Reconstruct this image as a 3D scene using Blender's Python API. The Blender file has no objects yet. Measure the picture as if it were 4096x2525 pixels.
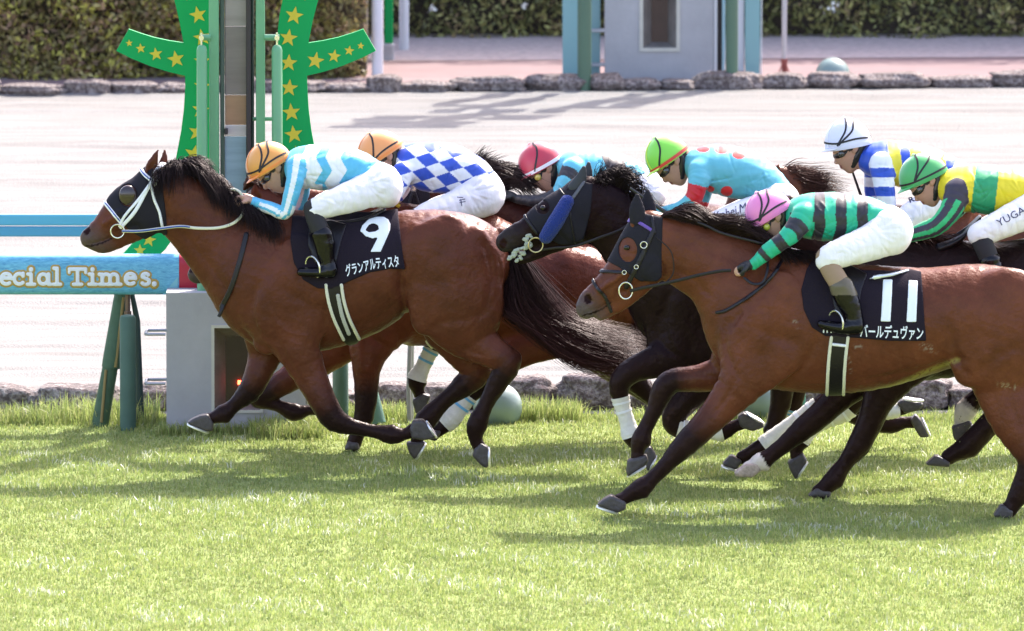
import bpy, bmesh, math, random
import numpy as np
import openvdb
from mathutils import Vector
from mathutils.bvhtree import BVHTree
SC = bpy.context.scene
R = math.radians
rng = np.random.default_rng(7)
random.seed(7)
# ------------------------------------------------------------------ camera
# pixel numbers below are those of the 4096 x 2525 photograph
FPX, CX, CY = 51765.0, 2048.0, 1262.5
CAM_H = 10.5
TH = math.atan(0.10825)
CAM_D = CAM_H / math.tan(TH + math.atan((1880 - CY) / FPX))
cd = bpy.data.cameras.new('camera'); cam = bpy.data.objects.new('camera', cd)
SC.collection.objects.link(cam); SC.camera = cam
cam.location = (0, -CAM_D, CAM_H); cam.rotation_euler = (math.pi / 2 - TH, 0, 0)
cd.sensor_width = 36; cd.lens = FPX / 4096 * 36; cd.clip_start = 1; cd.clip_end = 3000
cd.dof.use_dof = True; cd.dof.focus_distance = CAM_D + 0.4; cd.dof.aperture_fstop = 5.6
# ------------------------------------------------------------------ light
SUN_EL, SUN_AZ = R(51), R(31)
w = bpy.data.worlds.new('World'); SC.world = w; w.use_nodes = True
nt = w.node_tree; sky = nt.nodes.new('ShaderNodeTexSky'); sky.sky_type = 'NISHITA'
sky.sun_disc = False; sky.sun_elevation = SUN_EL; sky.sun_rotation = SUN_AZ
sky.air_density = 1.0; sky.dust_density = 3.0; sky.ozone_density = 0.6
bg = nt.nodes['Background']; bg.inputs[1].default_value = 0.15
tn = nt.nodes.new('ShaderNodeMix'); tn.data_type = 'RGBA'; tn.blend_type = 'MULTIPLY'; tn.inputs[0].default_value = 1; tn.inputs[7].default_value = (1.10, .985, .99, 1)
nt.links.new(sky.outputs[0], tn.inputs[6]); nt.links.new(tn.outputs[2], bg.inputs[0])
sl = bpy.data.lights.new('sun', 'SUN'); sl.energy = 2.5; sl.angle = R(0.6); sl.color = (1, 0.95, 0.88)
sun = bpy.data.objects.new('sun', sl); SC.collection.objects.link(sun)
SD = Vector((math.sin(SUN_AZ) * math.cos(SUN_EL), math.cos(SUN_AZ) * math.cos(SUN_EL), math.sin(SUN_EL)))
sun.rotation_euler = SD.to_track_quat('Z', 'Y').to_euler(); sun.location = SD * 40
SC.view_settings.view_transform = 'Standard'; SC.view_settings.look = 'None'
SC.view_settings.exposure = 1.95; SC.view_settings.gamma = 1.0
SC.render.engine = 'CYCLES'
SC.cycles.max_bounces = 8; SC.cycles.transparent_max_bounces = 12
# ------------------------------------------------------------------ pixel <-> world
_F = np.array([0, math.cos(TH), -math.sin(TH)]); _U = np.array([0, math.sin(TH), math.cos(TH)])
def P(px, py, Y):
    "point of the vertical plane at depth Y seen at pixel px, py"
    a = (px - CX) / FPX; b = (CY - py) / FPX
    dy = _U[1] * b + _F[1]; dz = _U[2] * b + _F[2]
    t = (Y + CAM_D) / dy
    return np.array([t * a, Y, CAM_H + t * dz])
def rowY(r):
    b = (CY - r) / FPX
    t = -CAM_H / (_U[2] * b + _F[2]); return t * (_U[1] * b + _F[1]) - CAM_D
def G(px, py, z=0.0):
    b = (CY - py) / FPX; t = (z - CAM_H) / (_U[2] * b + _F[2])
    return np.array([t * (px - CX) / FPX, t * (_U[1] * b + _F[1]) - CAM_D, z])
def pxof(x, y, z):
    rx = x; ry = y + CAM_D; rz = z - CAM_H
    d = ry * _F[1] + rz * _F[2]
    return CX + FPX * rx / d, CY - FPX * (ry * _U[1] + rz * _U[2]) / d
def S(Y): return FPX / ((Y + CAM_D) * 1.006)      # px per metre
# ------------------------------------------------------------------ materials
MATS = {}
def newmat(n):
    m = bpy.data.materials.new(n); m.use_nodes = True; MATS[n] = m
    return m, m.node_tree, m.node_tree.nodes['Principled BSDF']
def mat(n, col, rough=0.6, metal=0.0, var=0.0, vscale=6.0, bump=0.0, bscale=40.0, spec=0.5, coat=0.0, stretch=(1, 1, 1), sheen=0.0, attr=False, dark=None, trans=0.0, tint=None):
    if n in MATS: return MATS[n]
    m, t, b = newmat(n)
    b.inputs['Roughness'].default_value = rough; b.inputs['Metallic'].default_value = metal
    b.inputs['Specular IOR Level'].default_value = spec
    b.inputs['Coat Weight'].default_value = coat; b.inputs['Coat Roughness'].default_value = 0.25
    if tint: b.inputs['Specular Tint'].default_value = (*tint, 1)
    b.inputs['Sheen Weight'].default_value = sheen
    b.inputs['Transmission Weight'].default_value = trans
    tc = t.nodes.new('ShaderNodeTexCoord'); mp = t.nodes.new('ShaderNodeMapping'); mp.inputs['Scale'].default_value = stretch
    t.links.new(tc.outputs['Object'], mp.inputs[0])
    src = None
    if attr:
        a = t.nodes.new('ShaderNodeAttribute'); a.attribute_name = 'Col'; src = a.outputs['Color']
    if var > 0:
        nz = t.nodes.new('ShaderNodeTexNoise'); nz.inputs['Scale'].default_value = vscale; nz.inputs['Detail'].default_value = 6
        nz.inputs['Roughness'].default_value = 0.65
        t.links.new(mp.outputs[0], nz.inputs['Vector'])
        mr = t.nodes.new('ShaderNodeMapRange'); mr.inputs[1].default_value = 0.3; mr.inputs[2].default_value = 0.7
        mr.inputs[3].default_value = 1 - var; mr.inputs[4].default_value = 1 + var
        t.links.new(nz.outputs[0], mr.inputs[0])
        if dark is not None:
            mx = t.nodes.new('ShaderNodeMix'); mx.data_type = 'RGBA'
            mr.inputs[3].default_value = 0; mr.inputs[4].default_value = 1
            t.links.new(mr.outputs[0], mx.inputs[0])
            mx.inputs[6].default_value = (*dark, 1); mx.inputs[7].default_value = (*col, 1)
            t.links.new(mx.outputs[2], b.inputs['Base Color'])
        else:
            hs = t.nodes.new('ShaderNodeHueSaturation')
            t.links.new(mr.outputs[0], hs.inputs['Value'])
            if src is not None: t.links.new(src, hs.inputs['Color'])
            else: hs.inputs['Color'].default_value = (*col, 1)
            t.links.new(hs.outputs[0], b.inputs['Base Color'])
    elif src is not None: t.links.new(src, b.inputs['Base Color'])
    else: b.inputs['Base Color'].default_value = (*col, 1)
    if bump > 0:
        n2 = t.nodes.new('ShaderNodeTexNoise'); n2.inputs['Scale'].default_value = bscale; n2.inputs['Detail'].default_value = 5
        t.links.new(mp.outputs[0], n2.inputs['Vector'])
        bp = t.nodes.new('ShaderNodeBump'); bp.inputs['Strength'].default_value = bump; bp.inputs['Distance'].default_value = 0.02
        t.links.new(n2.outputs[0], bp.inputs['Height']); t.links.new(bp.outputs[0], b.inputs['Normal'])
    return m
# ------------------------------------------------------------------ objects
ORG = {}
def tag(o, label=None, cat=None, group=None, kind=None):
    if label: o['label'] = label
    if cat: o['category'] = cat
    if group: o['group'] = group
    if kind: o['kind'] = kind
    return o
def empty(name, loc, label, cat, group=None):
    o = bpy.data.objects.new(name, None); SC.collection.objects.link(o)
    o.location = tuple(float(c) for c in loc); o.empty_display_size = 0.2
    ORG[o.name] = np.array(loc, float); return tag(o, label, cat, group)
def mesh(name, verts, faces, m, parent=None, smooth=False, org=None, col=None, facemats=None):
    verts = np.asarray(verts, float).reshape(-1, 3)
    if parent is not None: org = ORG[parent.name]
    elif org is None:
        org = np.array([(verts[:, 0].min() + verts[:, 0].max()) / 2, (verts[:, 1].min() + verts[:, 1].max()) / 2, verts[:, 2].min()])
    me = bpy.data.meshes.new(name)
    if isinstance(faces, tuple):          # numpy fast path (tris, quads)
        tris, quads = faces
        me.vertices.add(len(verts)); me.vertices.foreach_set('co', (verts - org).astype(np.float32).ravel())
        nl = len(tris) * 3 + len(quads) * 4
        me.loops.add(nl)
        me.loops.foreach_set('vertex_index', np.concatenate([tris.ravel(), quads.ravel()]).astype(np.int32))
        me.polygons.add(len(tris) + len(quads))
        st = np.concatenate([np.arange(len(tris)) * 3, len(tris) * 3 + np.arange(len(quads)) * 4]).astype(np.int32)
        me.polygons.foreach_set('loop_start', st)
        me.update(calc_edges=True); me.validate()
    else:
        me.from_pydata([tuple(v) for v in (verts - org)], [], faces); me.update()
    if col is not None:
        ca = me.color_attributes.new('Col', 'FLOAT_COLOR', 'POINT')
        c4 = np.ones((len(me.vertices), 4), np.float32); c4[:, :3] = col; ca.data.foreach_set('color', c4.ravel())
    for mm in (m if isinstance(m, (list, tuple)) else [m]): me.materials.append(mm)
    if facemats is not None: me.polygons.foreach_set('material_index', np.asarray(facemats, np.int32))
    if smooth: me.polygons.foreach_set('use_smooth', [True] * len(me.polygons))
    o = bpy.data.objects.new(name, me); SC.collection.objects.link(o)
    if parent is not None:
        o.parent = parent
        if parent.type == 'EMPTY': pass
    else: o.location = tuple(float(c) for c in org)
    ORG[o.name] = org
    return o
class MB:
    "collects shapes in world space"
    def __init__(s): s.v = []; s.f = []
    def add(s, v, f):
        n = len(s.v); s.v += [tuple(map(float, q)) for q in v]; s.f += [tuple(i + n for i in q) for q in f]; return s
    def box(s, x0, x1, y0, y1, z0, z1, b=0.0):
        if b <= 0:
            v = [(x, y, z) for z in (z0, z1) for y in (y0, y1) for x in (x0, x1)]
            return s.add(v, [(0, 2, 3, 1), (4, 5, 7, 6), (0, 1, 5, 4), (2, 6, 7, 3), (0, 4, 6, 2), (1, 3, 7, 5)])
        bm = bmesh.new(); bmesh.ops.create_cube(bm, size=1)
        for q in bm.verts: q.co = Vector(((x0 + x1) / 2 + q.co.x * (x1 - x0), (y0 + y1) / 2 + q.co.y * (y1 - y0), (z0 + z1) / 2 + q.co.z * (z1 - z0)))
        bmesh.ops.bevel(bm, geom=bm.edges[:] + bm.verts[:], offset=b, segments=2, affect='EDGES', profile=0.5)
        bm.verts.index_update(); s.add([q.co[:] for q in bm.verts], [tuple(q.index for q in f.verts) for f in bm.faces]); bm.free(); return s
    def tube(s, pts, rad, n=12, caps=True, flat=None):
        pts = [Vector(p) for p in pts]; rad = rad if hasattr(rad, '__len__') else [rad] * len(pts)
        base = len(s.v); ref = None
        for i, p in enumerate(pts):
            d = (pts[min(i + 1, len(pts) - 1)] - pts[max(i - 1, 0)]).normalized()
            if ref is None: ref = Vector((0, 1, 0)) if abs(d.y) < 0.9 else Vector((1, 0, 0))
            a = d.cross(ref).normalized(); b = a.cross(d).normalized(); ref = b
            for k in range(n):
                t = 2 * math.pi * k / n; ra = rad[i]; rb = rad[i] if flat is None else flat
                s.v.append(tuple(p + a * math.cos(t) * ra + b * math.sin(t) * rb))
        for i in range(len(pts) - 1):
            for k in range(n):
                s.f.append((base + i * n + k, base + i * n + (k + 1) % n, base + (i + 1) * n + (k + 1) % n, base + (i + 1) * n + k))
        if caps:
            s.f.append(tuple(base + k for k in reversed(range(n)))); s.f.append(tuple(base + (len(pts) - 1) * n + k for k in range(n)))
        return s
    def prism(s, poly, d0, d1):
        "poly: world (x,z) list, extruded from y=d0 to y=d1"
        n = len(poly); v = [(x, d0, z) for x, z in poly] + [(x, d1, z) for x, z in poly]
        f = [tuple(range(n)), tuple(reversed(range(n, 2 * n)))] + [(i, i + n, (i + 1) % n + n, (i + 1) % n) for i in range(n)]
        return s.add(v, f)
    def build(s, name, m, parent=None, smooth=False, org=None, **k):
        o = mesh(name, s.v, s.f, m, parent, smooth, org)
        bm = bmesh.new(); bm.from_mesh(o.data); bmesh.ops.recalc_face_normals(bm, faces=bm.faces[:]); bm.to_mesh(o.data); bm.free()
        if smooth:
            try: o.data.set_sharp_from_angle(angle=R(40))
            except Exception: pass
        return o
def catmull(pts, k=4):
    p = np.asarray(pts, float)
    if len(p) < 3: 
        t = np.linspace(0, 1, k + 1)[:, None]; return p[0] * (1 - t) + p[-1] * t
    q = np.vstack([2 * p[0] - p[1], p, 2 * p[-1] - p[-2]]); out = []
    for i in range(1, len(q) - 2):
        for j in range(k):
            t = j / k
            out.append(0.5 * ((2 * q[i]) + (-q[i - 1] + q[i + 1]) * t + (2 * q[i - 1] - 5 * q[i] + 4 * q[i + 1] - q[i + 2]) * t * t + (-q[i - 1] + 3 * q[i] - 3 * q[i + 1] + q[i + 2]) * t ** 3))
    out.append(p[-1]); return np.array(out)
# ------------------------------------------------------------------ signed distance bodies
def smin(a, b, k):
    h = np.maximum(k - np.abs(a - b), 0) / k
    return np.minimum(a, b) - h * h * k * 0.25
def smax(a, b, k): return -smin(-a, -b, k)
def chain_dist(nodes, X, Y, Z):
    "nodes: n x 5 (x,y,z,in-plane radius,lateral radius); X (nx,1,1) Y (1,ny,1) Z (1,1,nz)"
    D = None
    for i in range(len(nodes) - 1):
        a, b = nodes[i], nodes[i + 1]
        ex, ez = b[0] - a[0], b[2] - a[2]; L = ex * ex + ez * ez + 1e-12
        t = np.clip(((X - a[0]) * ex + (Z - a[2]) * ez) / L, 0, 1)
        cx = a[0] + ex * t; cz = a[2] + ez * t; cy = a[1] + (b[1] - a[1]) * t
        rn = a[3] + (b[3] - a[3]) * t; ry = a[4] + (b[4] - a[4]) * t
        qn2 = (X - cx) ** 2 + (Z - cz) ** 2; qy = Y - cy
        k0 = np.sqrt(qn2 / rn ** 2 + qy ** 2 / ry ** 2); k1 = np.sqrt(qn2 / rn ** 4 + qy ** 2 / ry ** 4) + 1e-9
        d = k0 * (k0 - 1) / k1
        d = np.where(k0 < 0.05, -np.minimum(rn, ry), d)
        D = d if D is None else np.minimum(D, d)
    return D
class Field:
    def __init__(s, lo, hi, h):
        s.lo = np.array(lo, float); s.h = h; n = np.ceil((np.array(hi) - s.lo) / h).astype(int) + 1
        s.x = s.lo[0] + np.arange(n[0]) * h; s.y = s.lo[1] + np.arange(n[1]) * h; s.z = s.lo[2] + np.arange(n[2]) * h
        s.d = np.full(n, 0.15, np.float32)
    def box(s, lo, hi):
        r = []
        for ax, (a, l, h) in enumerate(zip((s.x, s.y, s.z), lo, hi)):
            r.append(slice(max(0, int((l - s.lo[ax]) / s.h)), min(len(a), int((h - s.lo[ax]) / s.h) + 2)))
        return tuple(r)
    def chain(s, nodes, k=0.03, sub=False, infl=0.0):
        nodes = np.array(nodes, float).copy()
        if infl: nodes[:, 3:] += infl
        m = 0.07 + k
        rr = np.maximum(nodes[:, 3], nodes[:, 4])[:, None]
        lo = (nodes[:, :3] - rr).min(0) - m; hi = (nodes[:, :3] + rr).max(0) + m
        sl = s.box(lo, hi)
        if any(q.stop <= q.start for q in sl): return s
        # per segment to keep it light
        D = np.full(s.d[sl].shape, 0.15, np.float32)
        ox, oy, oz = sl[0].start, sl[1].start, sl[2].start
        for i in range(len(nodes) - 1):
            pr = nodes[i:i + 2]; r2 = np.maximum(pr[:, 3], pr[:, 4])[:, None]
            s2 = s.box((pr[:, :3] - r2).min(0) - m, (pr[:, :3] + r2).max(0) + m)
            if any(q.stop <= q.start for q in s2): continue
            d = chain_dist(pr, s.x[s2[0]][:, None, None], s.y[s2[1]][None, :, None], s.z[s2[2]][None, None, :])
            t = (slice(s2[0].start - ox, s2[0].stop - ox), slice(s2[1].start - oy, s2[1].stop - oy), slice(s2[2].start - oz, s2[2].stop - oz))
            D[t] = np.minimum(D[t], d)
        if sub: s.d[sl] = smax(s.d[sl], -D, k)
        else: s.d[sl] = smin(s.d[sl], D, k)
        return s
    def polys(s):
        g = openvdb.FloatGrid(background=0.15); a = np.clip(s.d, -0.15, 0.15).astype(np.float32)
        a[0] = a[-1] = 0.15; a[:, 0] = a[:, -1] = 0.15; a[:, :, 0] = a[:, :, -1] = 0.15
        g.copyFromArray(a)
        pts, tr, qu = g.convertToPolygons(0.0, 0.0)
        pts = np.asarray(pts, float) * s.h + s.lo
        tr = np.asarray(tr, np.int64).reshape(-1, 3); qu = np.asarray(qu, np.int64).reshape(-1, 4)
        return pts, tr[:, ::-1], qu[:, ::-1]
def fmesh(name, F, m, parent=None, colfn=None):
    v, t, q = F.polys()
    if len(v) == 0: print('EMPTY FIELD', name); return None
    col = colfn(v) if colfn else None
    return mesh(name, v, (t, q), m, parent, True, col=col)
def dense(nodes, k=3): return catmull(nodes, k)
# 2D regions in photo pixels -> signed distance in px
def d_poly(poly, px, py):
    poly = np.array(poly, float); d = np.full(px.shape, 1e18); ins = np.zeros(px.shape, bool); n = len(poly)
    for i in range(n):
        a, b = poly[i], poly[(i + 1) % n]; e = b - a
        wx, wy = px - a[0], py - a[1]; t = np.clip((wx * e[0] + wy * e[1]) / (e @ e + 1e-9), 0, 1)
        d = np.minimum(d, (wx - e[0] * t) ** 2 + (wy - e[1] * t) ** 2)
        c = ((a[1] > py) != (b[1] > py)) & (px < (b[0] - a[0]) * (py - a[1]) / (b[1] - a[1] + 1e-12) + a[0]); ins ^= c
    d = np.sqrt(d); return np.where(ins, -d, d)
def d_line(pts, w, px, py, smooth=True):
    p = catmull(pts, 4) if smooth and len(pts) > 2 else np.array(pts, float); d = np.full(px.shape, 1e18)
    for a, b in zip(p[:-1], p[1:]):
        e = b - a; wx, wy = px - a[0], py - a[1]; t = np.clip((wx * e[0] + wy * e[1]) / (e @ e + 1e-9), 0, 1)
        d = np.minimum(d, (wx - e[0] * t) ** 2 + (wy - e[1] * t) ** 2)
    return np.sqrt(d) - w / 2
def d_ell(cx, cy, rx, ry, px, py): 
    k = np.sqrt(((px - cx) / rx) ** 2 + ((py - cy) / ry) ** 2); return (k - 1) * min(rx, ry)
def worn(name, chains, Yc, yref, region, off, m, parent, h=0.007, bounds=None, k=0.04, near=False, colfn=None):
    "a layer worn on a body: the body's surface grown by off, kept inside a side-view region"
    (x0, y0), (x1, y1) = bounds
    a = P(x0, y1, Yc + yref); b = P(x1, y0, Yc + yref); wy = 0.36
    F = Field((a[0] - .03, Yc - wy, a[2] - .03), (b[0] + .03, Yc + (0.02 if near else wy), b[2] + .03), h)
    for c in chains:
        if isinstance(c, tuple): F.chain(c[0], c[1], sub=c[2])
        else: F.chain(c, k=k)
    X = F.x[:, None]; Z = F.z[None, :]
    px, py = pxof(X, Yc + yref, Z)
    reg = region(px, py) / S(Yc)
    F.d = np.maximum(F.d - off, reg[:, None, :].astype(np.float32))
    if near: F.d = np.maximum(F.d, (F.y[None, :, None] - Yc).astype(np.float32))
    return fmesh(name, F, m, parent, colfn)
def crease(F, Yc, lines, yref=-.2):
    "pull the surface in (or out) along side-view px lines: (points, width px, depth m)"
    for pts, w_, amp in lines:
        xs = [p[0] for p in pts]; ys = [p[1] for p in pts]; m = w_ * 2.5
        a = P(min(xs) - m, max(ys) + m, Yc + yref); b = P(max(xs) + m, min(ys) - m, Yc + yref)
        sl = F.box((a[0], -99, a[2]), (b[0], 99, b[2]))
        if sl[0].stop <= sl[0].start or sl[2].stop <= sl[2].start: continue
        px, py = pxof(F.x[sl[0]][:, None], Yc + yref, F.z[sl[2]][None, :])
        p_ = catmull(pts, 4) if len(pts) > 2 else np.array(pts, float); d = np.full(px.shape, 1e9); tt = np.zeros(px.shape); n_ = len(p_) - 1
        for i in range(n_):
            e = p_[i + 1] - p_[i]; wx, wy = px - p_[i][0], py - p_[i][1]; t = np.clip((wx * e[0] + wy * e[1]) / (e @ e + 1e-9), 0, 1)
            q = np.hypot(wx - e[0] * t, wy - e[1] * t); mm = q < d; d[mm] = q[mm]; tt[mm] = ((i + t) / n_)[mm]
        g = amp * np.exp(-(d / w_) ** 2) * np.clip(np.minimum(tt, 1 - tt) * 5 + .15, 0, 1)
        F.d[sl[0], :, sl[2]] += g[:, None, :].astype(np.float32)
# hair: guides are px polylines with lateral offset
def hair(name, guides, n, rad, m, parent, Yc, jit=0.012, ysp=0.05, seed=1, npt=9, wave=0.01, lmin=0.6, cols=None):
    rg = np.random.default_rng(seed); G3 = []
    for g in guides:
        q = np.array([np.append(P(a[0], a[1], Yc + a[2]), 0)[:3] for a in g]); q = catmull(q, 6)
        s = np.linspace(0, len(q) - 1, npt); i = np.minimum(s.astype(int), len(q) - 2); f = (s - i)[:, None]
        G3.append(q[i] * (1 - f) + q[i + 1] * f)
    G3 = np.array(G3); u = rg.random(n) * (len(G3) - 1); i = np.minimum(u.astype(int), len(G3) - 2); f = (u - i)[:, None, None]
    C = G3[i] * (1 - f) + G3[i + 1] * f
    ln = lmin + (1 - lmin) * rg.random(n) ** 0.6
    s = np.linspace(0, 1, npt)
    idx = s[None, :] * ln[:, None] * (npt - 1); i0 = np.minimum(idx.astype(int), npt - 2); fr = (idx - i0)[..., None]
    C = np.take_along_axis(C, np.repeat(i0[..., None], 3, 2), 1) * (1 - fr) + np.take_along_axis(C, np.repeat(i0[..., None] + 1, 3, 2), 1) * fr
    J = rg.normal(0, 1, (n, 1, 3)) * np.array([jit, ysp * .5, jit]) * (0.25 + 1.3 * s[None, :, None])
    ph = rg.random((n, 1, 3)) * 6.28; fq = 3 + 5 * rg.random((n, 1, 3))
    C = C + J + wave * np.sin(ph + fq * s[None, :, None]) * s[None, :, None] * 1.2
    rr = rad * (0.7 + 0.6 * rg.random((n, 1))) * (1 - 0.85 * s[None, :] ** 1.6)
    V = np.empty((n, npt, 3, 3)); T = np.gradient(C, axis=1); T /= np.linalg.norm(T, axis=2, keepdims=True) + 1e-9
    A = np.cross(T, np.array([0, 1.0, 0.01])); A /= np.linalg.norm(A, axis=2, keepdims=True) + 1e-9; B = np.cross(T, A)
    for k in range(3):
        t = 2.094 * k; V[:, :, k] = C + (A * math.cos(t) + B * math.sin(t)) * rr[..., None]
    base = (np.arange(n) * npt * 3)[:, None, None]; j = np.arange(npt - 1)[None, :, None] * 3; kk = np.arange(3)[None, None, :]; k2 = (kk + 1) % 3
    q = np.stack([base + j + kk, base + j + k2, base + j + 3 + k2, base + j + 3 + kk], -1).reshape(-1, 4)
    c0, c1 = np.array(cols[0]), np.array(cols[1]); g = np.clip(s[None, :, None] * 1.25 - .15, 0, 1) * (.4 + .6 * rg.random((n, 1, 1)))
    c = (c0 * (1 - g) + c1 * g) * (.6 + .8 * rg.random((n, 1, 1)))
    return mesh(name, V.reshape(-1, 3), (np.zeros((0, 3), np.int64), q), m, parent, True, col=np.repeat(c.reshape(-1, 3), 3, 0))
def tubepx(name, pts, Yc, r, m, parent, n=8, k=5, flat=None):
    q = catmull([P(a[0], a[1], Yc + a[2]) for a in pts], k)
    return MB().tube(q, r, n, flat=flat).build(name, m, parent, smooth=True)
# ------------------------------------------------------------------ horses
def conv(nodes, Yc):
    "px nodes (px, py, r_px, ry_m, y) -> world nodes"
    s = S(Yc); out = []
    for n in nodes:
        y = n[4] if len(n) > 4 else 0.0
        p = P(n[0], n[1], Yc + y); out.append((p[0], p[1], p[2], n[2] / s, n[3]))
    return catmull(out, 3)
def pt_chain(nodes, V):
    best = np.full(len(V), 9.0); tt = np.zeros(len(V)); nn = np.zeros(len(V)); lat = np.zeros(len(V))
    for i in range(len(nodes) - 1):
        a, b = nodes[i], nodes[i + 1]; ex, ez = b[0] - a[0], b[2] - a[2]; L = ex * ex + ez * ez + 1e-12
        t = np.clip(((V[:, 0] - a[0]) * ex + (V[:, 2] - a[2]) * ez) / L, 0, 1)
        rn = a[3] + (b[3] - a[3]) * t; ry = a[4] + (b[4] - a[4]) * t
        dx = V[:, 0] - a[0] - ex * t; dz = V[:, 2] - a[2] - ez * t; dy = V[:, 1] - a[1] - (b[1] - a[1]) * t
        d = (np.sqrt((dx * dx + dz * dz) / rn ** 2 + dy * dy / ry ** 2) - 1) * np.minimum(rn, ry)
        m = d < best; best[m] = d[m]; tt[m] = (i + t)[m]
        side = (dx * -ez + dz * ex) / math.sqrt(L) / rn; nn[m] = side[m]; lat[m] = (dy / ry)[m]
    return best, tt / 3.0, nn, lat
def shift(nodes, dx, dy): return [(n[0] + dx, n[1] + dy) + tuple(n[2:]) for n in nodes]
def legn(pts, y, ry=None):
    "leg nodes: (px,py,r) list with lateral offset y; lateral radius follows"
    out = []; N_ = len(pts)
    for i, q in enumerate(pts):
        r = q[2] * (.88 if i in (N_ - 5, N_ - 4) and q[2] < 42 else 1.04 if i == N_ - 3 else .92 if i == N_ - 2 else 1); l = (q[3] if len(q) > 3 else min(0.15, r / 591 * (0.95 if r < 60 else 0.85)))
        yy = y * (0.75 if i == 0 else 1.0); out.append((q[0], q[1], r, l, yy))
    return out
HEAD9 = [(628, 742, 84, .075), (588, 795, 98, .10), (530, 832, 98, .10), (478, 868, 80, .082), (430, 910, 62, .062), (388, 948, 54, .056), (362, 952, 42, .05)]
HEAD9J = [(610, 850, 78, .075), (560, 900, 58, .06), (495, 945, 40, .045), (430, 985, 26, .04), (400, 992, 20, .035)]
NECK9 = [(648, 770, 100, .08), (705, 810, 122, .085), (810, 890, 150, .09), (930, 985, 190, .115), (1060, 1075, 240, .17), (1150, 1120, 255, .20)]
TOR9 = [(1075, 1180, 190, .15), (1140, 1135, 272, .215), (1250, 1128, 280, .255), (1390, 1108, 254, .285), (1520, 1072, 216, .285), (1640, 1030, 190, .265), (1760, 1035, 195, .275), (1860, 1040, 175, .25), (1930, 1065, 118, .19), (1960, 1090, 80, .12)]
THIGH9 = [(1790, 980, 100, .12, -.13), (1800, 1120, 190, .125, -.145), (1835, 1215, 180, .12, -.15)]
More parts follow.
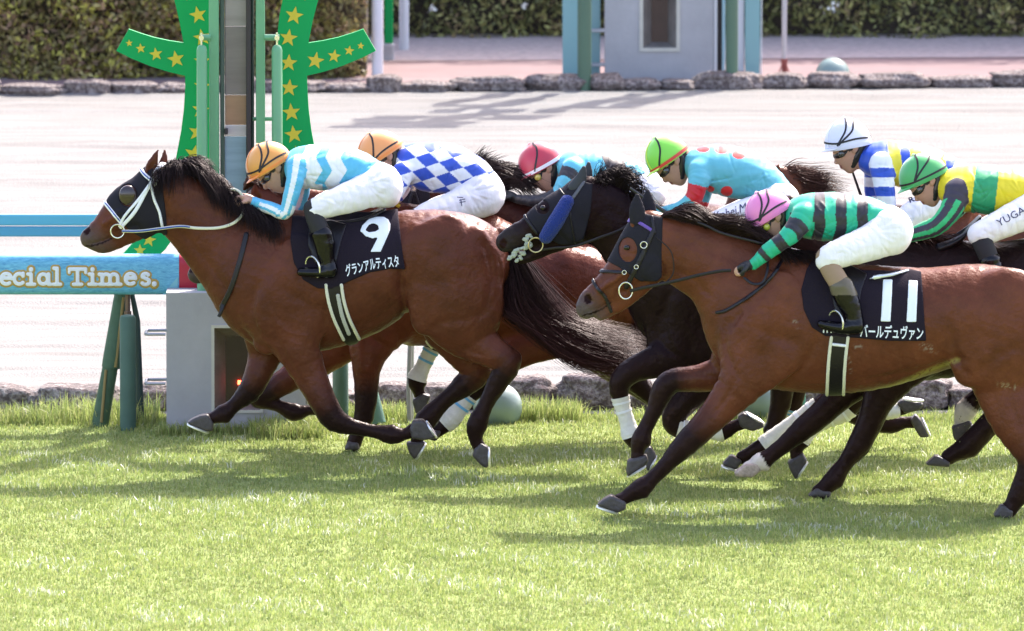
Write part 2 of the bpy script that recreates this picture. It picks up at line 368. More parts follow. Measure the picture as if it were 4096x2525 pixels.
def horse(key, row, label, headpx, jawpx, neckpx, torpx, legs, lumps, coat, h=0.0105, ears=(), socks=None, muzzle=(.05, .04, .04), ptc=(.016, .008, .008), eye=None, mane=None, tail=None, nostril=None, cr=(), mouth=None, stains=(), group='racehorses galloping along the rail'):
    Yc = rowY(row); s = S(Yc)
    n0 = torpx[3]; o = P(n0[0], n0[1], Yc); root = empty('racehorse', (o[0], Yc, 0.0), label, 'horse', group)
    Cc = {}
    Cc['torso'] = conv(torpx, Yc); Cc['neck'] = conv(neckpx, Yc)
    Cc['head'] = conv(headpx, Yc)
    if jawpx: Cc['jaw'] = conv(jawpx, Yc)
    lg = []
    for L in legs: lg.append((conv(L['n'], Yc), L))
    allv = np.vstack([c for c in Cc.values()] + [c for c, _ in lg])
    lo = (allv[:, :3] - allv[:, 3:].max(1)[:, None]).min(0) - 0.05; hi = (allv[:, :3] + allv[:, 3:].max(1)[:, None]).max(0) + 0.05
    lo[1], hi[1] = Yc - 0.42, Yc + 0.42
    ops = [(Cc['torso'], .05, False), (Cc['neck'], .10, False)]
    ops += [(c, L.get('k', .045), False) for c, L in lg] + [(Cc['head'], .05, False)]
    if jawpx: ops.append((Cc['jaw'], .03, False))
    for _, L in lg:          # flexor tendon behind each cannon and the heel of the fetlock
        n_ = L['n']; k0, k1 = len(n_) - 5, len(n_) - 3; T = []
        for i in range(k0, k1 + 1):
            q0, q1 = n_[max(i - 1, 0)], n_[min(i + 1, len(n_) - 1)]; dx, dy = q1[0] - q0[0], q1[1] - q0[1]; l = math.hypot(dx, dy) + 1e-6; r_ = n_[i][2]
            of = r_ * (.62 if i < k1 else .5); T.append((n_[i][0] + dy / l * of, n_[i][1] - dx / l * of, r_ * (.42 if i < k1 else .66), n_[i][3] * (.55 if i < k1 else .8), n_[i][4]))
        ops.append((conv(T, Yc), .008, False))
    for L in lumps: ops.append((conv(L['n'], Yc), L.get('k', .03), L.get('sub', False)))
    eo = []
    for e in ears:
        c = conv(e, Yc); lo = np.minimum(lo, c[:, :3].min(0) - .04); hi = np.maximum(hi, c[:, :3].max(0) + .04)
        eo.append((c, .012, False)); q = c.copy(); q[:, 1] -= .022; q[:, 3] *= .55; q[:, 4] *= .8; q = q[:-3]; eo.append((q, .008, True))
    lo[1], hi[1] = Yc - 0.42, Yc + 0.42
    F = Field(lo, hi, h)
    for c, k, sb in ops + eo: F.chain(c, k, sub=sb)
    if nostril is not None:
        for sg in (-1, 1): F.chain(conv([(nostril[0], nostril[1], 15, .02, sg * .058), (nostril[0] + 10, nostril[1] + 12, 10, .02, sg * .06)], Yc), 0.012, sub=True)
    if len(cr): crease(F, Yc, cr)
    X = F.x[:, None, None]; Y = F.y[None, :, None]; Z = F.z[None, None, :]
    F.d += (.0016 * np.sin(31 * X + 19 * Z + 1.8 * np.sin(17 * Z - 9 * X + Y * 6)) * np.sin(23 * Z - 14 * X + 2.1 * np.sin(13 * X + 7 * Z)) + .0012 * np.sin(67 * X + 2.3 * np.sin(29 * Z) + 30 * Y) * np.sin(59 * Z - 31 * X)).astype(np.float32)
    def col(V):
        V = V.astype(float); c = np.tile(np.array(coat), (len(V), 1))
        px, py = pxof(V[:, 0], V[:, 1], V[:, 2])
        db, _, _, _ = pt_chain(Cc['torso'], V)
        # points: lower legs dark
        for ch, L in lg:
            d, t, _, _ = pt_chain(ch, V); b0 = L.get('black', 2.6)
            wgt = np.clip((t - b0) / 1.3, 0, 1) * np.clip(1 - (d - 0.02) / 0.03, 0, 1)
            c = c * (1 - wgt[:, None]) + np.array(ptc) * wgt[:, None]
            if 'sock' in L:
                wgt = np.clip((t - L['sock']) / 0.15, 0, 1) * (d < 0.03)
                c = c * (1 - wgt[:, None]) + np.array((.62, .55, .5)) * wgt[:, None]
            for (a, b2, cc) in L.get('spots', []):
                m = (np.abs(px - a) < b2[2]) & (np.abs(py - b2[0]) < b2[1]) & (d < .03); c[m] = cc
        dh, th, _, _ = pt_chain(Cc['head'], V)
        wgt = np.clip((th - 3.9) / 1.4, 0, 1) * (dh < 0.05)
        c = c * (1 - wgt[:, None]) + np.array(muzzle) * wgt[:, None]
        if nostril is not None:
            m = ((px - nostril[0]) ** 2 / 15 ** 2 + (py - nostril[1] - 3) ** 2 / 20 ** 2 < 1); c[m] = (.012, .003, .003)
        for pts, w_, cc, th_ in stains:
            nz = np.random.default_rng(3).uniform(-1, 1, len(V)) * .7 + .5 * np.sin(V[:, 0] * 91 + 3 * np.sin(V[:, 2] * 47)) * np.sin(V[:, 2] * 83 + 2 * np.sin(V[:, 0] * 61)); wg = np.clip(1 - d_line(pts, 0, px, py) / w_, 0, 1) * (nz > th_) * .8
            c = c * (1 - wg[:, None]) + np.array(cc) * wg[:, None]
        if mouth is not None: c[(d_line(mouth, 6, px, py) < 0) & (dh < .06)] = (.012, .006, .006)
        return c
    if 'horse_coat' not in MATS:
        hm_ = mat('horse_coat', (0, 0, 0), 0.33, attr=True, var=0.3, vscale=4, bump=0.28, bscale=42, spec=0.4, coat=.0, tint=(1, .70, .62)); tt_ = hm_.node_tree; at_ = tt_.nodes.new('ShaderNodeAttribute'); at_.attribute_name = 'Col'
        sp_ = tt_.nodes.new('ShaderNodeSeparateColor'); mr_ = tt_.nodes.new('ShaderNodeMapRange'); mr_.inputs[1].default_value = .01; mr_.inputs[2].default_value = .10; mr_.inputs[3].default_value = .13; mr_.inputs[4].default_value = .27
        tt_.links.new(at_.outputs['Color'], sp_.inputs[0]); tt_.links.new(sp_.outputs[0], mr_.inputs[0]); tt_.links.new(mr_.outputs[0], tt_.nodes['Principled BSDF'].inputs['Specular IOR Level'])
    body = fmesh('body', F, mat('horse_coat', (0, 0, 0), 0.36, attr=True, var=0.3, vscale=4, bump=0.28, bscale=42, spec=0.5, coat=.10, tint=(1, .66, .56)), root, col)
    for ch, L in lg:
        if 'hoof' in L: hoof(L['hoof'], Yc, L['n'][-1][4], root, L.get('sole'), L.get('hcol'))
        if 'wrap' in L: wrap(L['n'], L['wrap'], Yc, root, L.get('tape'))
    if eye:
        for sg in (-1, 1):
            e = MB(); p = P(eye[0], eye[1], Yc - .085); ce = np.array([p[0], Yc + sg * eye[2], p[2]])
            bm = bmesh.new(); bmesh.ops.create_uvsphere(bm, u_segments=16, v_segments=10, radius=1)
            e.add([(ce[0] + q.co.x * .021, ce[1] + q.co.y * .014, ce[2] + q.co.z * .018) for q in bm.verts], [tuple(q.index for q in f.verts) for f in bm.faces]); bm.free()
            e.build('eye', mat('eye', (.008, .004, .003), .08), root, True)
    hm = mat('horse_hair', (0, 0, 0), 0.42, spec=0.22, attr=True, tint=(1, .72, .68))
    if mane: hair('mane', mane['g'], mane.get('n', 500), mane.get('r', .0035), hm, root, Yc, mane.get('jit', .012), mane.get('ysp', .05), 11, wave=mane.get('wave', .01), lmin=mane.get('lmin', .6), cols=(mane['col'], mane.get('tip', mane['col'])))
    if tail: hair('tail', tail['g'], tail.get('n', 900), tail.get('r', .0035), hm, root, Yc, tail.get('jit', .02), tail.get('ysp', .09), 5, wave=.012, npt=12, cols=(tail['col'], tail.get('tip', tail['col'])))
    return dict(ops=ops, root=root, Yc=Yc, ch=Cc, legs=lg, body=body, s=s)
def hoof(poly, Yc, y, root, sole=None, hcol=None):
    a = [P(q[0], q[1], Yc + y) for q in poly]; xs = [q[0] for q in a]; zs = [q[2] for q in a]
    F = Field((min(xs) - .03, Yc + y - .085, min(zs) - .03), (max(xs) + .03, Yc + y + .085, max(zs) + .03), .005)
    px, py = pxof(F.x[:, None], Yc + y, F.z[None, :]); pl = [tuple(q) for q in poly]
    for _ in range(1):
        o2 = []
        for i in range(len(pl)):
            a0, b0 = pl[i], pl[(i + 1) % len(pl)]; o2 += [(a0[0] * .88 + b0[0] * .12, a0[1] * .88 + b0[1] * .12), (a0[0] * .12 + b0[0] * .88, a0[1] * .12 + b0[1] * .88)]
        pl = o2
    d2 = (d_poly(pl, px, py) - .5) / S(Yc)
    cx = sum(xs) / len(xs); cz = sum(zs) / len(zs)
    yy = np.abs(F.y[None, :, None] - Yc - y) - .058
    F.d = smax(np.broadcast_to((d2[:, None, :] - .002), F.d.shape), np.broadcast_to(yy, F.d.shape), .022).astype(np.float32)
    m = mat('hoof_' + str(hcol), hcol or (.055, .045, .045), .45, var=.35, vscale=30, bump=.2, bscale=60)
    o = fmesh('hoof', F, m, root)
    if sole:
        p0 = P(sole[0][0], sole[0][1], Yc + y); p1 = P(sole[1][0], sole[1][1], Yc + y)
        pts = []; hc_ = np.array([cx, Yc + y, cz]); out_ = (p0 + p1) / 2 - hc_; out_ /= np.linalg.norm(out_) + 1e-9; p0 = p0 + out_ * .007; p1 = p1 + out_ * .007
        ax = (p1 - p0); L = np.linalg.norm(ax); u = ax / L; v = np.array([0, 1., 0])
        for t in np.linspace(R(25), R(335), 22):
            pts.append((p0 + p1) / 2 - u * math.cos(t) * L * .5 + v * math.sin(t) * .060)
        MB().tube(pts, .0085, 6).build('horseshoe', mat('shoe_metal', (.75, .74, .72), .35, metal=.7), o, True)
def wrap(nodes, rg, Yc, root, tape=None):
    ch = conv(nodes, Yc); i0, i1 = int(rg[0] * 3), int(rg[1] * 3) + 1; c = ch[i0:i1].copy()
    if len(c) < 3: return
    pts = [tuple(q[:3]) for q in c]; mb = MB()
    pts2 = catmull(pts, 3); rad = catmull(c[:, 3:], 3)
    n = 16; base = 0
    for i, p in enumerate(pts2):
        d = pts2[min(i + 1, len(pts2) - 1)] - pts2[max(0, i - 1)]; d = d / np.linalg.norm(d)
        a = np.array([-d[2], 0, d[0]]); r = 1 + .03 * math.sin(i * 2.1)
        for k in range(n):
            t = 2 * math.pi * k / n; mb.v.append(tuple(p + a * math.cos(t) * (rad[i][0] * 1.03 + .006) * r + np.array([0, 1., 0]) * math.sin(t) * (rad[i][1] * 1.03 + .007) * r))
    for i in range(len(pts2) - 1):
        for k in range(n): mb.f.append((i * n + k, i * n + (k + 1) % n, (i + 1) * n + (k + 1) % n, (i + 1) * n + k))
    mb.f.append(tuple(range(n))); mb.f.append(tuple((len(pts2) - 1) * n + k for k in range(n)))
    o = mb.build('leg_wrap', mat('bandage', (.74, .71, .64), .85, var=.08, vscale=25, bump=.35, bscale=55), root, True)
    if tape:
        for f0 in tape['at']:
            i = f0 * (len(pts2) - 1); i0 = int(i); i1 = min(i0 + 1, len(pts2) - 1); mb = MB()
            for q, f in ((0, 0), (1, 1)):
                ii = min(i0 + q, len(pts2) - 1); p = pts2[ii]; d = pts2[min(ii + 1, len(pts2) - 1)] - pts2[max(0, ii - 1)]; d = d / np.linalg.norm(d); a = np.array([-d[2], 0, d[0]])
                for k in range(n):
                    t = 2 * math.pi * k / n; mb.v.append(tuple(p + a * math.cos(t) * (rad[ii][0] * 1.03 + .0105) + np.array([0, 1., 0]) * math.sin(t) * (rad[ii][1] * 1.03 + .0115)))
            for k in range(n): mb.f.append((k, (k + 1) % n, n + (k + 1) % n, n + k))
            mb.build('tape', mat('tape_' + tape['m'], tape['c'], .5), o, True)
WBLUE = dict(at=(.1, .3), m='blue', c=(.16, .45, .75)); WWHITE = dict(at=(.12, .32), m='white', c=(.88, .88, .9))
# ---- conform flat marks to a curved near side
def bvh_of(o):
    org = Vector(ORG[o.name]); me = o.data
    return BVHTree.FromPolygons([v.co + org for v in me.vertices], [p.vertices[:] for p in me.polygons])
def conform(name, pts2, faces, target, off, m, parent, Yc, yref=-.25, maxe=10):
    bm = bmesh.new()
    vs = [bm.verts.new((p[0], p[1], 0)) for p in pts2]
    for f in faces:
        try: bm.faces.new([vs[i] for i in f])
        except ValueError: pass
    bmesh.ops.triangulate(bm, faces=bm.faces[:])
    for _ in range(5):
        E = [e for e in bm.edges if e.calc_length() > maxe]
        if not E: break
        bmesh.ops.subdivide_edges(bm, edges=E, cuts=1); bmesh.ops.triangulate(bm, faces=[f for f in bm.faces if len(f.verts) > 3])
    b = bvh_of(target); C0 = Vector((0, -CAM_D, CAM_H)); out = []
    for v in bm.verts:
        p = Vector(P(v.co.x, v.co.y, Yc + yref)); d = (p - C0).normalized(); hit = b.ray_cast(C0, d)
        q = hit[0] if hit[0] is not None else p
        if hit[0] is not None and abs(q.y - (Yc + yref)) > .6: q = p
        out.append(tuple(q - d * off))
    bm.verts.index_update(); F = [tuple(x.index for x in f.verts) for f in bm.faces]; bm.free()
    return mesh(name, out, F, m, parent)
def text_px(s, x0, y0, x1, y1, size_h, italic=0.0, bold=0.0, fitw=None):
    "mesh of a text in px: baseline from x0,y0 to x1,y1, glyph height size_h px"
    cu = bpy.data.curves.new('txt', 'FONT'); cu.body = s; cu.size = 1.0; cu.offset = bold; cu.resolution_u = 2
    ob = bpy.data.objects.new('txt', cu); SC.collection.objects.link(ob); bpy.context.view_layer.update()
    me = bpy.data.meshes.new_from_object(ob.evaluated_get(bpy.context.evaluated_depsgraph_get()))
    V = [v.co.copy() for v in me.vertices]; Fc = [tuple(p.vertices) for p in me.polygons]
    bpy.data.objects.remove(ob); bpy.data.curves.remove(cu); bpy.data.meshes.remove(me)
    if not V: print('no glyphs', s); return [], []
    xa, xb = min(v.x for v in V), max(v.x for v in V); ya, yb = min(v.y for v in V), max(v.y for v in V)
    L = math.hypot(x1 - x0, y1 - y0); ux, uy = (x1 - x0) / L, (y1 - y0) / L; out = []
    for v in V:
        a = (v.x - xa) / (xb - xa) * L; b = (v.y - ya) / (yb - ya) * size_h; a += italic * b
        out.append((x0 + ux * a + uy * b, y0 + uy * a - ux * b))
    return out, Fc
BAY = (.090, .026, .014); BAY2 = (.110, .033, .016); BLK = (.010, .0045, .006); DBAY = (.04, .010, .007)
LEATH = mat('black_leather', (.009, .006, .009), .36, bump=.15, bscale=80, spec=.35)
CLOTH = mat('black_saddle_cloth', (.017, .012, .020), .9, bump=.2, bscale=120, spec=.15)
HOODM = mat('black_hood_fabric', (.013, .011, .017), .75, bump=.2, bscale=150, spec=.25)
WHITE_T = mat('white_webbing', (.82, .82, .83), .5, bump=.1, bscale=90)
CREAM = mat('cream_rubber', (.68, .66, .52), .55, bump=.15, bscale=60)
METAL = mat('steel_bit', (.75, .72, .6), .25, metal=.9)
PRINT = mat('white_print', (.82, .86, .9), .6)
def strap(H, name, part, pts, w, m, off=.009, yref=-.09, h=.006, near=False, smooth=True, parent=None, pad=25):
    xs = [p[0] for p in pts]; ys = [p[1] for p in pts]
    return worn(name, H['ops'], H['Yc'], yref, lambda px, py: d_line(pts, w, px, py, smooth), off, m, parent or H['root'], h, ((min(xs) - pad, min(ys) - pad), (max(xs) + pad, max(ys) + pad)), k=.05, near=near)
def patch(H, name, part, poly, m, off=.006, yref=-.09, h=.007, holes=(), k=.08, near=False, parent=None):
    xs = [p[0] for p in poly]; ys = [p[1] for p in poly]
    def reg(px, py):
        d = d_poly(poly, px, py) + 3
        for hl in holes: d = np.maximum(d, -d_ell(*hl, px, py))
        return d
    return worn(name, H['ops'], H['Yc'], yref, reg, off, m, parent or H['root'], h, ((min(xs), min(ys)), (max(xs), max(ys))), k=k, near=near)
def ring(name, c, rx, Yc, y, r, m, parent, ry=None):
    p = P(c[0], c[1], Yc + y); s = S(Yc); ry = ry or rx
    pts = [(p[0] + math.cos(t) * rx / s, p[1] - .004, p[2] + math.sin(t) * ry / s) for t in np.linspace(0, 2 * math.pi, 25)]
    return MB().tube(pts, r, 7, caps=False).build(name, m, parent, True)
def saddle(H, pts, r=15, ry=.16):
    "pommel to cantle px points"
    c = conv([(p[0], p[1], p[2] if len(p) > 2 else r, p[3] if len(p) > 3 else ry, 0) for p in pts], H['Yc'])
    rr = (c[:, 3:].max()) + .06
    F = Field(c[:, :3].min(0) - rr, c[:, :3].max(0) + rr, .008).chain(c, .01)
    F.chain(c + np.array([0, 0, .02, 0, -.045]), .01, sub=True, infl=-.004)
    return fmesh('saddle', F, LEATH, H['root'])
def leglump(x, y, r, yo, ry): return (x, y, r, ry, yo)
CR9 = [
 ([(1612, 1020), (1606, 1110), (1612, 1200), (1628, 1290), (1665, 1345)], 15, .016), ([(1608, 1195), (1560, 1235), (1500, 1275), (1440, 1300), (1390, 1315)], 18, .010),
 ([(1345, 1150), (1310, 1260), (1285, 1350), (1268, 1410)], 18, .012), ([(1170, 900), (1120, 1010), (1060, 1110), (1010, 1200), (985, 1290)], 22, .009),
 ([(1120, 1130), (1190, 1190), (1270, 1230), (1320, 1230)], 22, .007), ([(1095, 1300), (1130, 1400), (1190, 1500), (1240, 1570)], 11, .007), ([(975, 1320), (1020, 1370), (1080, 1400), (1115, 1445)], 12, .009),
 ([(1905, 935), (1950, 1010), (1965, 1110), (1945, 1220), (1900, 1300)], 15, .011), ([(1985, 1000), (2003, 1100), (1978, 1200), (1940, 1270)], 9, .006), ([(1700, 1330), (1780, 1285), (1870, 1275), (1925, 1240)], 18, .008),
 ([(1690, 900), (1700, 980), (1740, 1060)], 24, .006), ([(690, 900), (780, 1000), (880, 1120), (960, 1230)], 17, .008), ([(730, 775), (850, 860), (1000, 960), (1100, 1010)], 26, .006),
 ([(1750, 1380), (1860, 1395), (1960, 1440)], 9, .006), ([(1840, 1430), (1920, 1430), (2000, 1440)], 7, -.004), ([(1120, 1425), (1175, 1530), (1265, 1605)], 4, -.003), ([(1290, 1335), (1390, 1330), (1500, 1265), (1570, 1215)], 5, -.004),
 ([(1060, 1220), (1110, 1290), (1160, 1330), (1230, 1340)], 5, -.0035), ([(1030, 1290), (1050, 1350), (1090, 1400)], 12, -.006), ([(1215, 1180), (1230, 1290), (1215, 1390)], 26, -.006), ([(1780, 1010), (1820, 1120), (1810, 1230)], 45, -.008)]
CR9 += [([(1400 + 38 * i, 1150 + 4 * i), (1412 + 38 * i, 1220 - 4 * i), (1425 + 36 * i, 1285 - 12 * i)], 9, .0035) for i in range(5)]
CRH9 = [([(560, 838), (500, 872), (450, 900)], 8, -.007), ([(575, 920), (530, 900), (500, 890)], 14, .006), ([(345, 985), (372, 982), (400, 975), (420, 968), (455, 950)], 5, .014), ([(335, 905), (350, 898), (365, 912), (358, 935)], 5, -.006), ([(470, 925), (430, 945), (400, 950)], 12, .004), ([(640, 800), (668, 850), (668, 905)], 14, .010)]
def csh(cr, dx, dy): return [([(a + dx, b_ + dy) for a, b_ in p], w_, am) for p, w_, am in cr]
CR11 = [([(3830, 1180), (3815, 1290), (3818, 1400), (3845, 1470), (3885, 1505)], 15, .014), ([(3810, 1440), (3700, 1475), (3560, 1503), (3400, 1520)], 15, .008),
 ([(3280, 1330), (3240, 1420), (3180, 1500), (3110, 1560)], 20, .012), ([(3155, 1020), (3070, 1140), (2970, 1250), (2890, 1330)], 18, .011), ([(2898, 1290), (2905, 1380), (2925, 1450), (2965, 1520)], 11, .009),
 ([(3020, 1300), (3110, 1345), (3210, 1375)], 20, .007), ([(2965, 1480), (2905, 1590), (2845, 1670)], 9, .007), ([(3900, 1500), (3990, 1420), (4096, 1380)], 20, .008), ([(2690, 1080), (2780, 1130), (2850, 1200)], 13, .008),
 ([(2700, 960), (2830, 1000), (2960, 1060), (3060, 1130)], 22, .007), ([(3120, 1160), (3060, 1280), (3040, 1390)], 30, -.006), ([(3000, 1350), (2950, 1440), (2900, 1540)], 5, -.0035), ([(3200, 1540), (3350, 1530), (3500, 1500), (3650, 1450)], 5, -.004), ([(2620, 1040), (2652, 1080), (2650, 1130)], 12, .010),
 ([(2560, 1072), (2490, 1112), (2430, 1150)], 8, -.007), ([(2330, 1264), (2370, 1252), (2410, 1235), (2442, 1212)], 5, .006), ([(2335, 1185), (2352, 1175), (2372, 1190), (2366, 1215)], 5, -.007), ([(2510, 1130), (2560, 1140), (2600, 1130)], 12, .006),
 ([(2760, 1510), (2840, 1520), (2900, 1530)], 7, .005), ([(4020, 1480), (4040, 1600), (4080, 1720)], 12, .006)] + [([(3470 + 40 * i, 1385), (3482 + 40 * i, 1440 - 3 * i), (3492 + 40 * i, 1500 - 8 * i)], 9, .0035) for i in range(6)]
# ============ HORSE 9
L9 = [
 dict(n=legn([(1120, 1240, 150, .11), (1190, 1390, 92, .085), (1238, 1495, 68, .07), (1292, 1605, 55), (1340, 1680, 49), (1425, 1712, 34), (1500, 1727, 29), (1566, 1740, 36), (1618, 1738, 26), (1655, 1722, 30)], -.15), black=2.3, hoof=[(1653, 1681), (1690, 1679), (1722, 1705), (1743, 1750), (1695, 1758), (1648, 1750), (1640, 1715)], sole=[(1700, 1686), (1741, 1750)]),
 dict(n=legn([(1080, 1290, 120, .09), (1062, 1410, 72, .07), (1030, 1500, 54), (992, 1570, 46), (935, 1622, 31), (893, 1655, 35), (850, 1672, 26), (825, 1680, 26)], .13), black=1.6, hoof=[(751, 1687), (775, 1672), (803, 1660), (832, 1655), (853, 1690), (850, 1722), (820, 1720), (768, 1702)], sole=[(750, 1692), (835, 1727)]),
 dict(n=THIGH9 + legn([(1868, 1325, 112, .09), (1955, 1400, 70, .065), (2030, 1452, 54), (1990, 1530, 42), (1942, 1620, 34), (1905, 1700, 38), (1903, 1755, 30), (1915, 1785, 26)], -.15)[0:], black=4.3, hoof=[(1891, 1824), (1898, 1795), (1923, 1771), (1949, 1785), (1962, 1819), (1949, 1869), (1928, 1861)], sole=[(1951, 1787), (1953, 1867)], k=.03),
 dict(n=[(1800, 1060, 160, .11, .1), (1800, 1250, 140, .10, .13)] + legn([(1850, 1380, 92, .08), (1905, 1480, 64), (1850, 1545, 46), (1775, 1605, 36), (1700, 1680, 40), (1678, 1730, 30), (1668, 1760, 26)], .13), black=2.6, hoof=[(1626, 1768), (1700, 1766), (1693, 1790), (1658, 1835), (1637, 1808)], sole=[(1700, 1770), (1662, 1834)]),
]
LM9 = [
 dict(n=[(1180, 1020, 70, .03, -.205), (1130, 1150, 85, .035, -.215), (1110, 1260, 75, .03, -.20)], k=.05),      # shoulder blade
 dict(n=[(1230, 1290, 85, .05, -.19), (1205, 1390, 70, .05, -.175)], k=.03),                                   # triceps
 dict(n=[(1060, 1260, 75, .05, -.10), (1070, 1360, 60, .05, -.11)], k=.03),                                     # breast
 dict(n=[(1700, 950, 50, .03, -.215), (1790, 910, 50, .04, -.18)], k=.09),
 dict(n=[(1900, 960, 55, .06, -.155), (1960, 1080, 58, .06, -.135), (1945, 1190, 52, .05, -.14)], k=.02),         # hamstring line
 dict(n=[(1720, 1180, 95, .045, -.21), (1700, 1280, 62, .05, -.18)], k=.03),                                     # stifle
 dict(n=[(1620, 1150, 24, .03, -.265), (1560, 1240, 18, .02, -.26), (1480, 1290, 14, .015, -.26)], k=.03, sub=True),
 dict(n=[(1618, 1010, 10, .02, -.31), (1606, 1100, 16, .025, -.305), (1612, 1190, 22, .04, -.27), (1632, 1290, 18, .03, -.25)], k=.05, sub=True),
 dict(n=[(2000, 930, 22, .035, 0), (2035, 985, 20, .03, 0)], k=.02), dict(n=[(2062, 1428, 25, .03, -.15), (2030, 1500, 22, .025, -.15)], k=.02),
 dict(n=[(432, 984, 24, .035, 0), (412, 990, 20, .032, 0)], k=.012), dict(n=[(392, 992, 13, .03, 0), (380, 990, 12, .03, 0)], k=.008), dict(n=[(350, 955, 22, .045, 0), (345, 968, 17, .04, 0)], k=.012),
 dict(n=[(575, 870, 52, .02, -.085)], k=.02) if False else dict(n=[(560, 845, 40, .022, -.085), (600, 880, 40, .02, -.07)], k=.02),
 dict(n=[(480, 850, 14, .02, -.085), (420, 895, 10, .018, -.062)], k=.015),
 dict(n=[(545, 905, 10, .02, -.095), (480, 925, 8, .02, -.08)], k=.03, sub=True),
]
EAR9 = [[(598, 705, 25, .028, -.045), (610, 655, 22, .016, -.05), (632, 602, 5, .006, -.052)], [(640, 700, 22, .026, .045), (655, 650, 18, .016, .05), (658, 600, 5, .006, .052)]]
MANE9 = dict(col=(.012, .008, .009), n=2600, r=.0024, ysp=.06, jit=.014, wave=.014, g=[
 [(640, 700, 0), (612, 690, -.07), (600, 720, -.1), (612, 790, -.11)],
 [(680, 665, 0), (690, 650, -.05), (680, 720, -.1), (670, 800, -.12)],
 [(720, 690, 0), (760, 640, -.02), (830, 650, -.04), (880, 730, -.06)],
 [(760, 700, 0), (790, 668, -.06), (830, 740, -.10), (860, 830, -.12)],
 [(800, 720, 0), (850, 690, -.06), (880, 770, -.11), (900, 860, -.13)],
 [(850, 745, 0), (900, 740, -.08), (940, 820, -.13), (930, 900, -.13)],
 [(900, 765, 0), (950, 790, -.08), (1000, 860, -.15), (1010, 950, -.16)],
 [(960, 800, 0), (1010, 830, -.10), (1060, 900, -.18), (1080, 975, -.19)],
 [(1030, 830, 0), (1090, 860, -.12), (1120, 920, -.20), (1120, 980, -.21)]])
TAIL9 = dict(col=(.012, .006, .007), tip=(.045, .011, .011), n=5200, r=.0026, ysp=.13, jit=.024, g=[
 [(2030, 960, 0), (2080, 1060, 0), (2120, 1200, 0), (2250, 1330, 0), (2420, 1400, 0), (2590, 1380, 0)],
 [(2030, 990, 0), (2060, 1100, 0), (2110, 1230, 0), (2200, 1360, 0), (2330, 1460, 0), (2500, 1480, 0)],
 [(2030, 1010, 0), (2030, 1120, 0), (2000, 1220, -.02), (2060, 1260, -.02), (2180, 1330, 0), (2330, 1420, 0)],
 [(2040, 970, 0), (2100, 1040, 0), (2190, 1160, 0), (2300, 1280, 0), (2450, 1330, 0), (2600, 1360, 0)],
 [(2050, 990, 0), (2110, 1090, 0), (2180, 1220, 0), (2290, 1330, 0), (2440, 1390, 0), (2570, 1440, 0)],
 [(2040, 1010, 0), (2070, 1130, 0), (2130, 1260, 0), (2240, 1370, 0), (2380, 1440, 0), (2520, 1430, 0)]])
H9 = horse('nine', 1880, 'leading bay racehorse with number 9 on its black saddle cloth and a white bridle', HEAD9, HEAD9J, NECK9, TOR9, L9, LM9, BAY, ears=EAR9, eye=(512, 786, .088), mane=MANE9, tail=TAIL9, nostril=(346, 917), cr=CR9 + CRH9, muzzle=(.07, .05, .045), mouth=[(345, 985), (372, 982), (400, 975), (420, 968), (450, 952)])
A = H9['ch']
hood9 = patch(H9, 'hood', ['head', 'neck', 'jaw'], [(430, 790), (415, 815), (470, 880), (520, 930), (590, 975), (670, 945), (668, 870), (655, 760), (660, 690), (620, 640), (540, 640)], HOODM, off=.007, holes=[(512, 783, 36, 42)])
e9 = P(512, 783, H9['Yc'] - .1)
bm = bmesh.new(); bmesh.ops.create_uvsphere(bm, u_segments=20, v_segments=12, radius=1)
for sg in (-1, 1): MB().add([(e9[0] + q.co.x * .062, H9['Yc'] + sg * .092 + q.co.y * .03, e9[2] + q.co.z * .07) for q in bm.verts], [tuple(q.index for q in f.verts) for f in bm.faces]).build('blinker_cup', mat('dark_plastic', (.03, .015, .012), .12, coat=.5), hood9, True)
bm.free()
strap(H9, 'noseband', ['head', 'jaw'], [(418, 815), (450, 850), (485, 893)], 15, WHITE_T, .014)
strap(H9, 'noseband_stripe', ['head', 'jaw'], [(419, 813), (452, 850), (486, 892)], 6, mat('blue_webbing', (.03, .08, .35), .5), .017)
strap(H9, 'browband', ['head', 'neck', 'jaw'], [(553, 672), (578, 700), (606, 722)], 16, WHITE_T, .016)
strap(H9, 'browband_stripe', ['head', 'neck', 'jaw'], [(553, 672), (578, 700), (604, 720)], 6, mat('blue_webbing', (.03, .08, .35), .5), .019)
strap(H9, 'cheekpiece', ['head', 'neck', 'jaw'], [(622, 705), (590, 755), (540, 845), (484, 910)], 15, WHITE_T, .018)
strap(H9, 'cheekpiece', ['head', 'neck', 'jaw'], [(600, 735), (560, 790), (500, 862), (478, 905)], 11, WHITE_T, .020)
strap(H9, 'headpiece', ['head', 'neck', 'jaw'], [(655, 665), (632, 690), (612, 730)], 34, WHITE_T, .014)
strap(H9, 'throatlatch', ['head', 'neck', 'jaw'], [(606, 748), (618, 800), (638, 850), (650, 915)], 11, WHITE_T, .017)
ring('bit_ring', (470, 925), 27, H9['Yc'], -.10, .005, METAL, H9['root'])
tubepx('rein', [(488, 925, -.115), (560, 925, -.13), (640, 915, -.15), (720, 906, -.16), (790, 913, -.16), (870, 912, -.17), (930, 895, -.17), (965, 865, -.16), (978, 835, -.14)], H9['Yc'], .010, CREAM, H9['root'], flat=.007)
tubepx('rein_cover', [(488, 925, -.127), (560, 925, -.142), (640, 915, -.162), (720, 906, -.172), (760, 909, -.172)], H9['Yc'], .005, mat('blue_webbing', (.03, .08, .35), .5), H9['root'], flat=.004)
tubepx('rein', [(905, 775, -.10), (930, 757, -.12), (958, 768, -.13), (972, 790, -.13)], H9['Yc'], .010, CREAM, H9['root'])
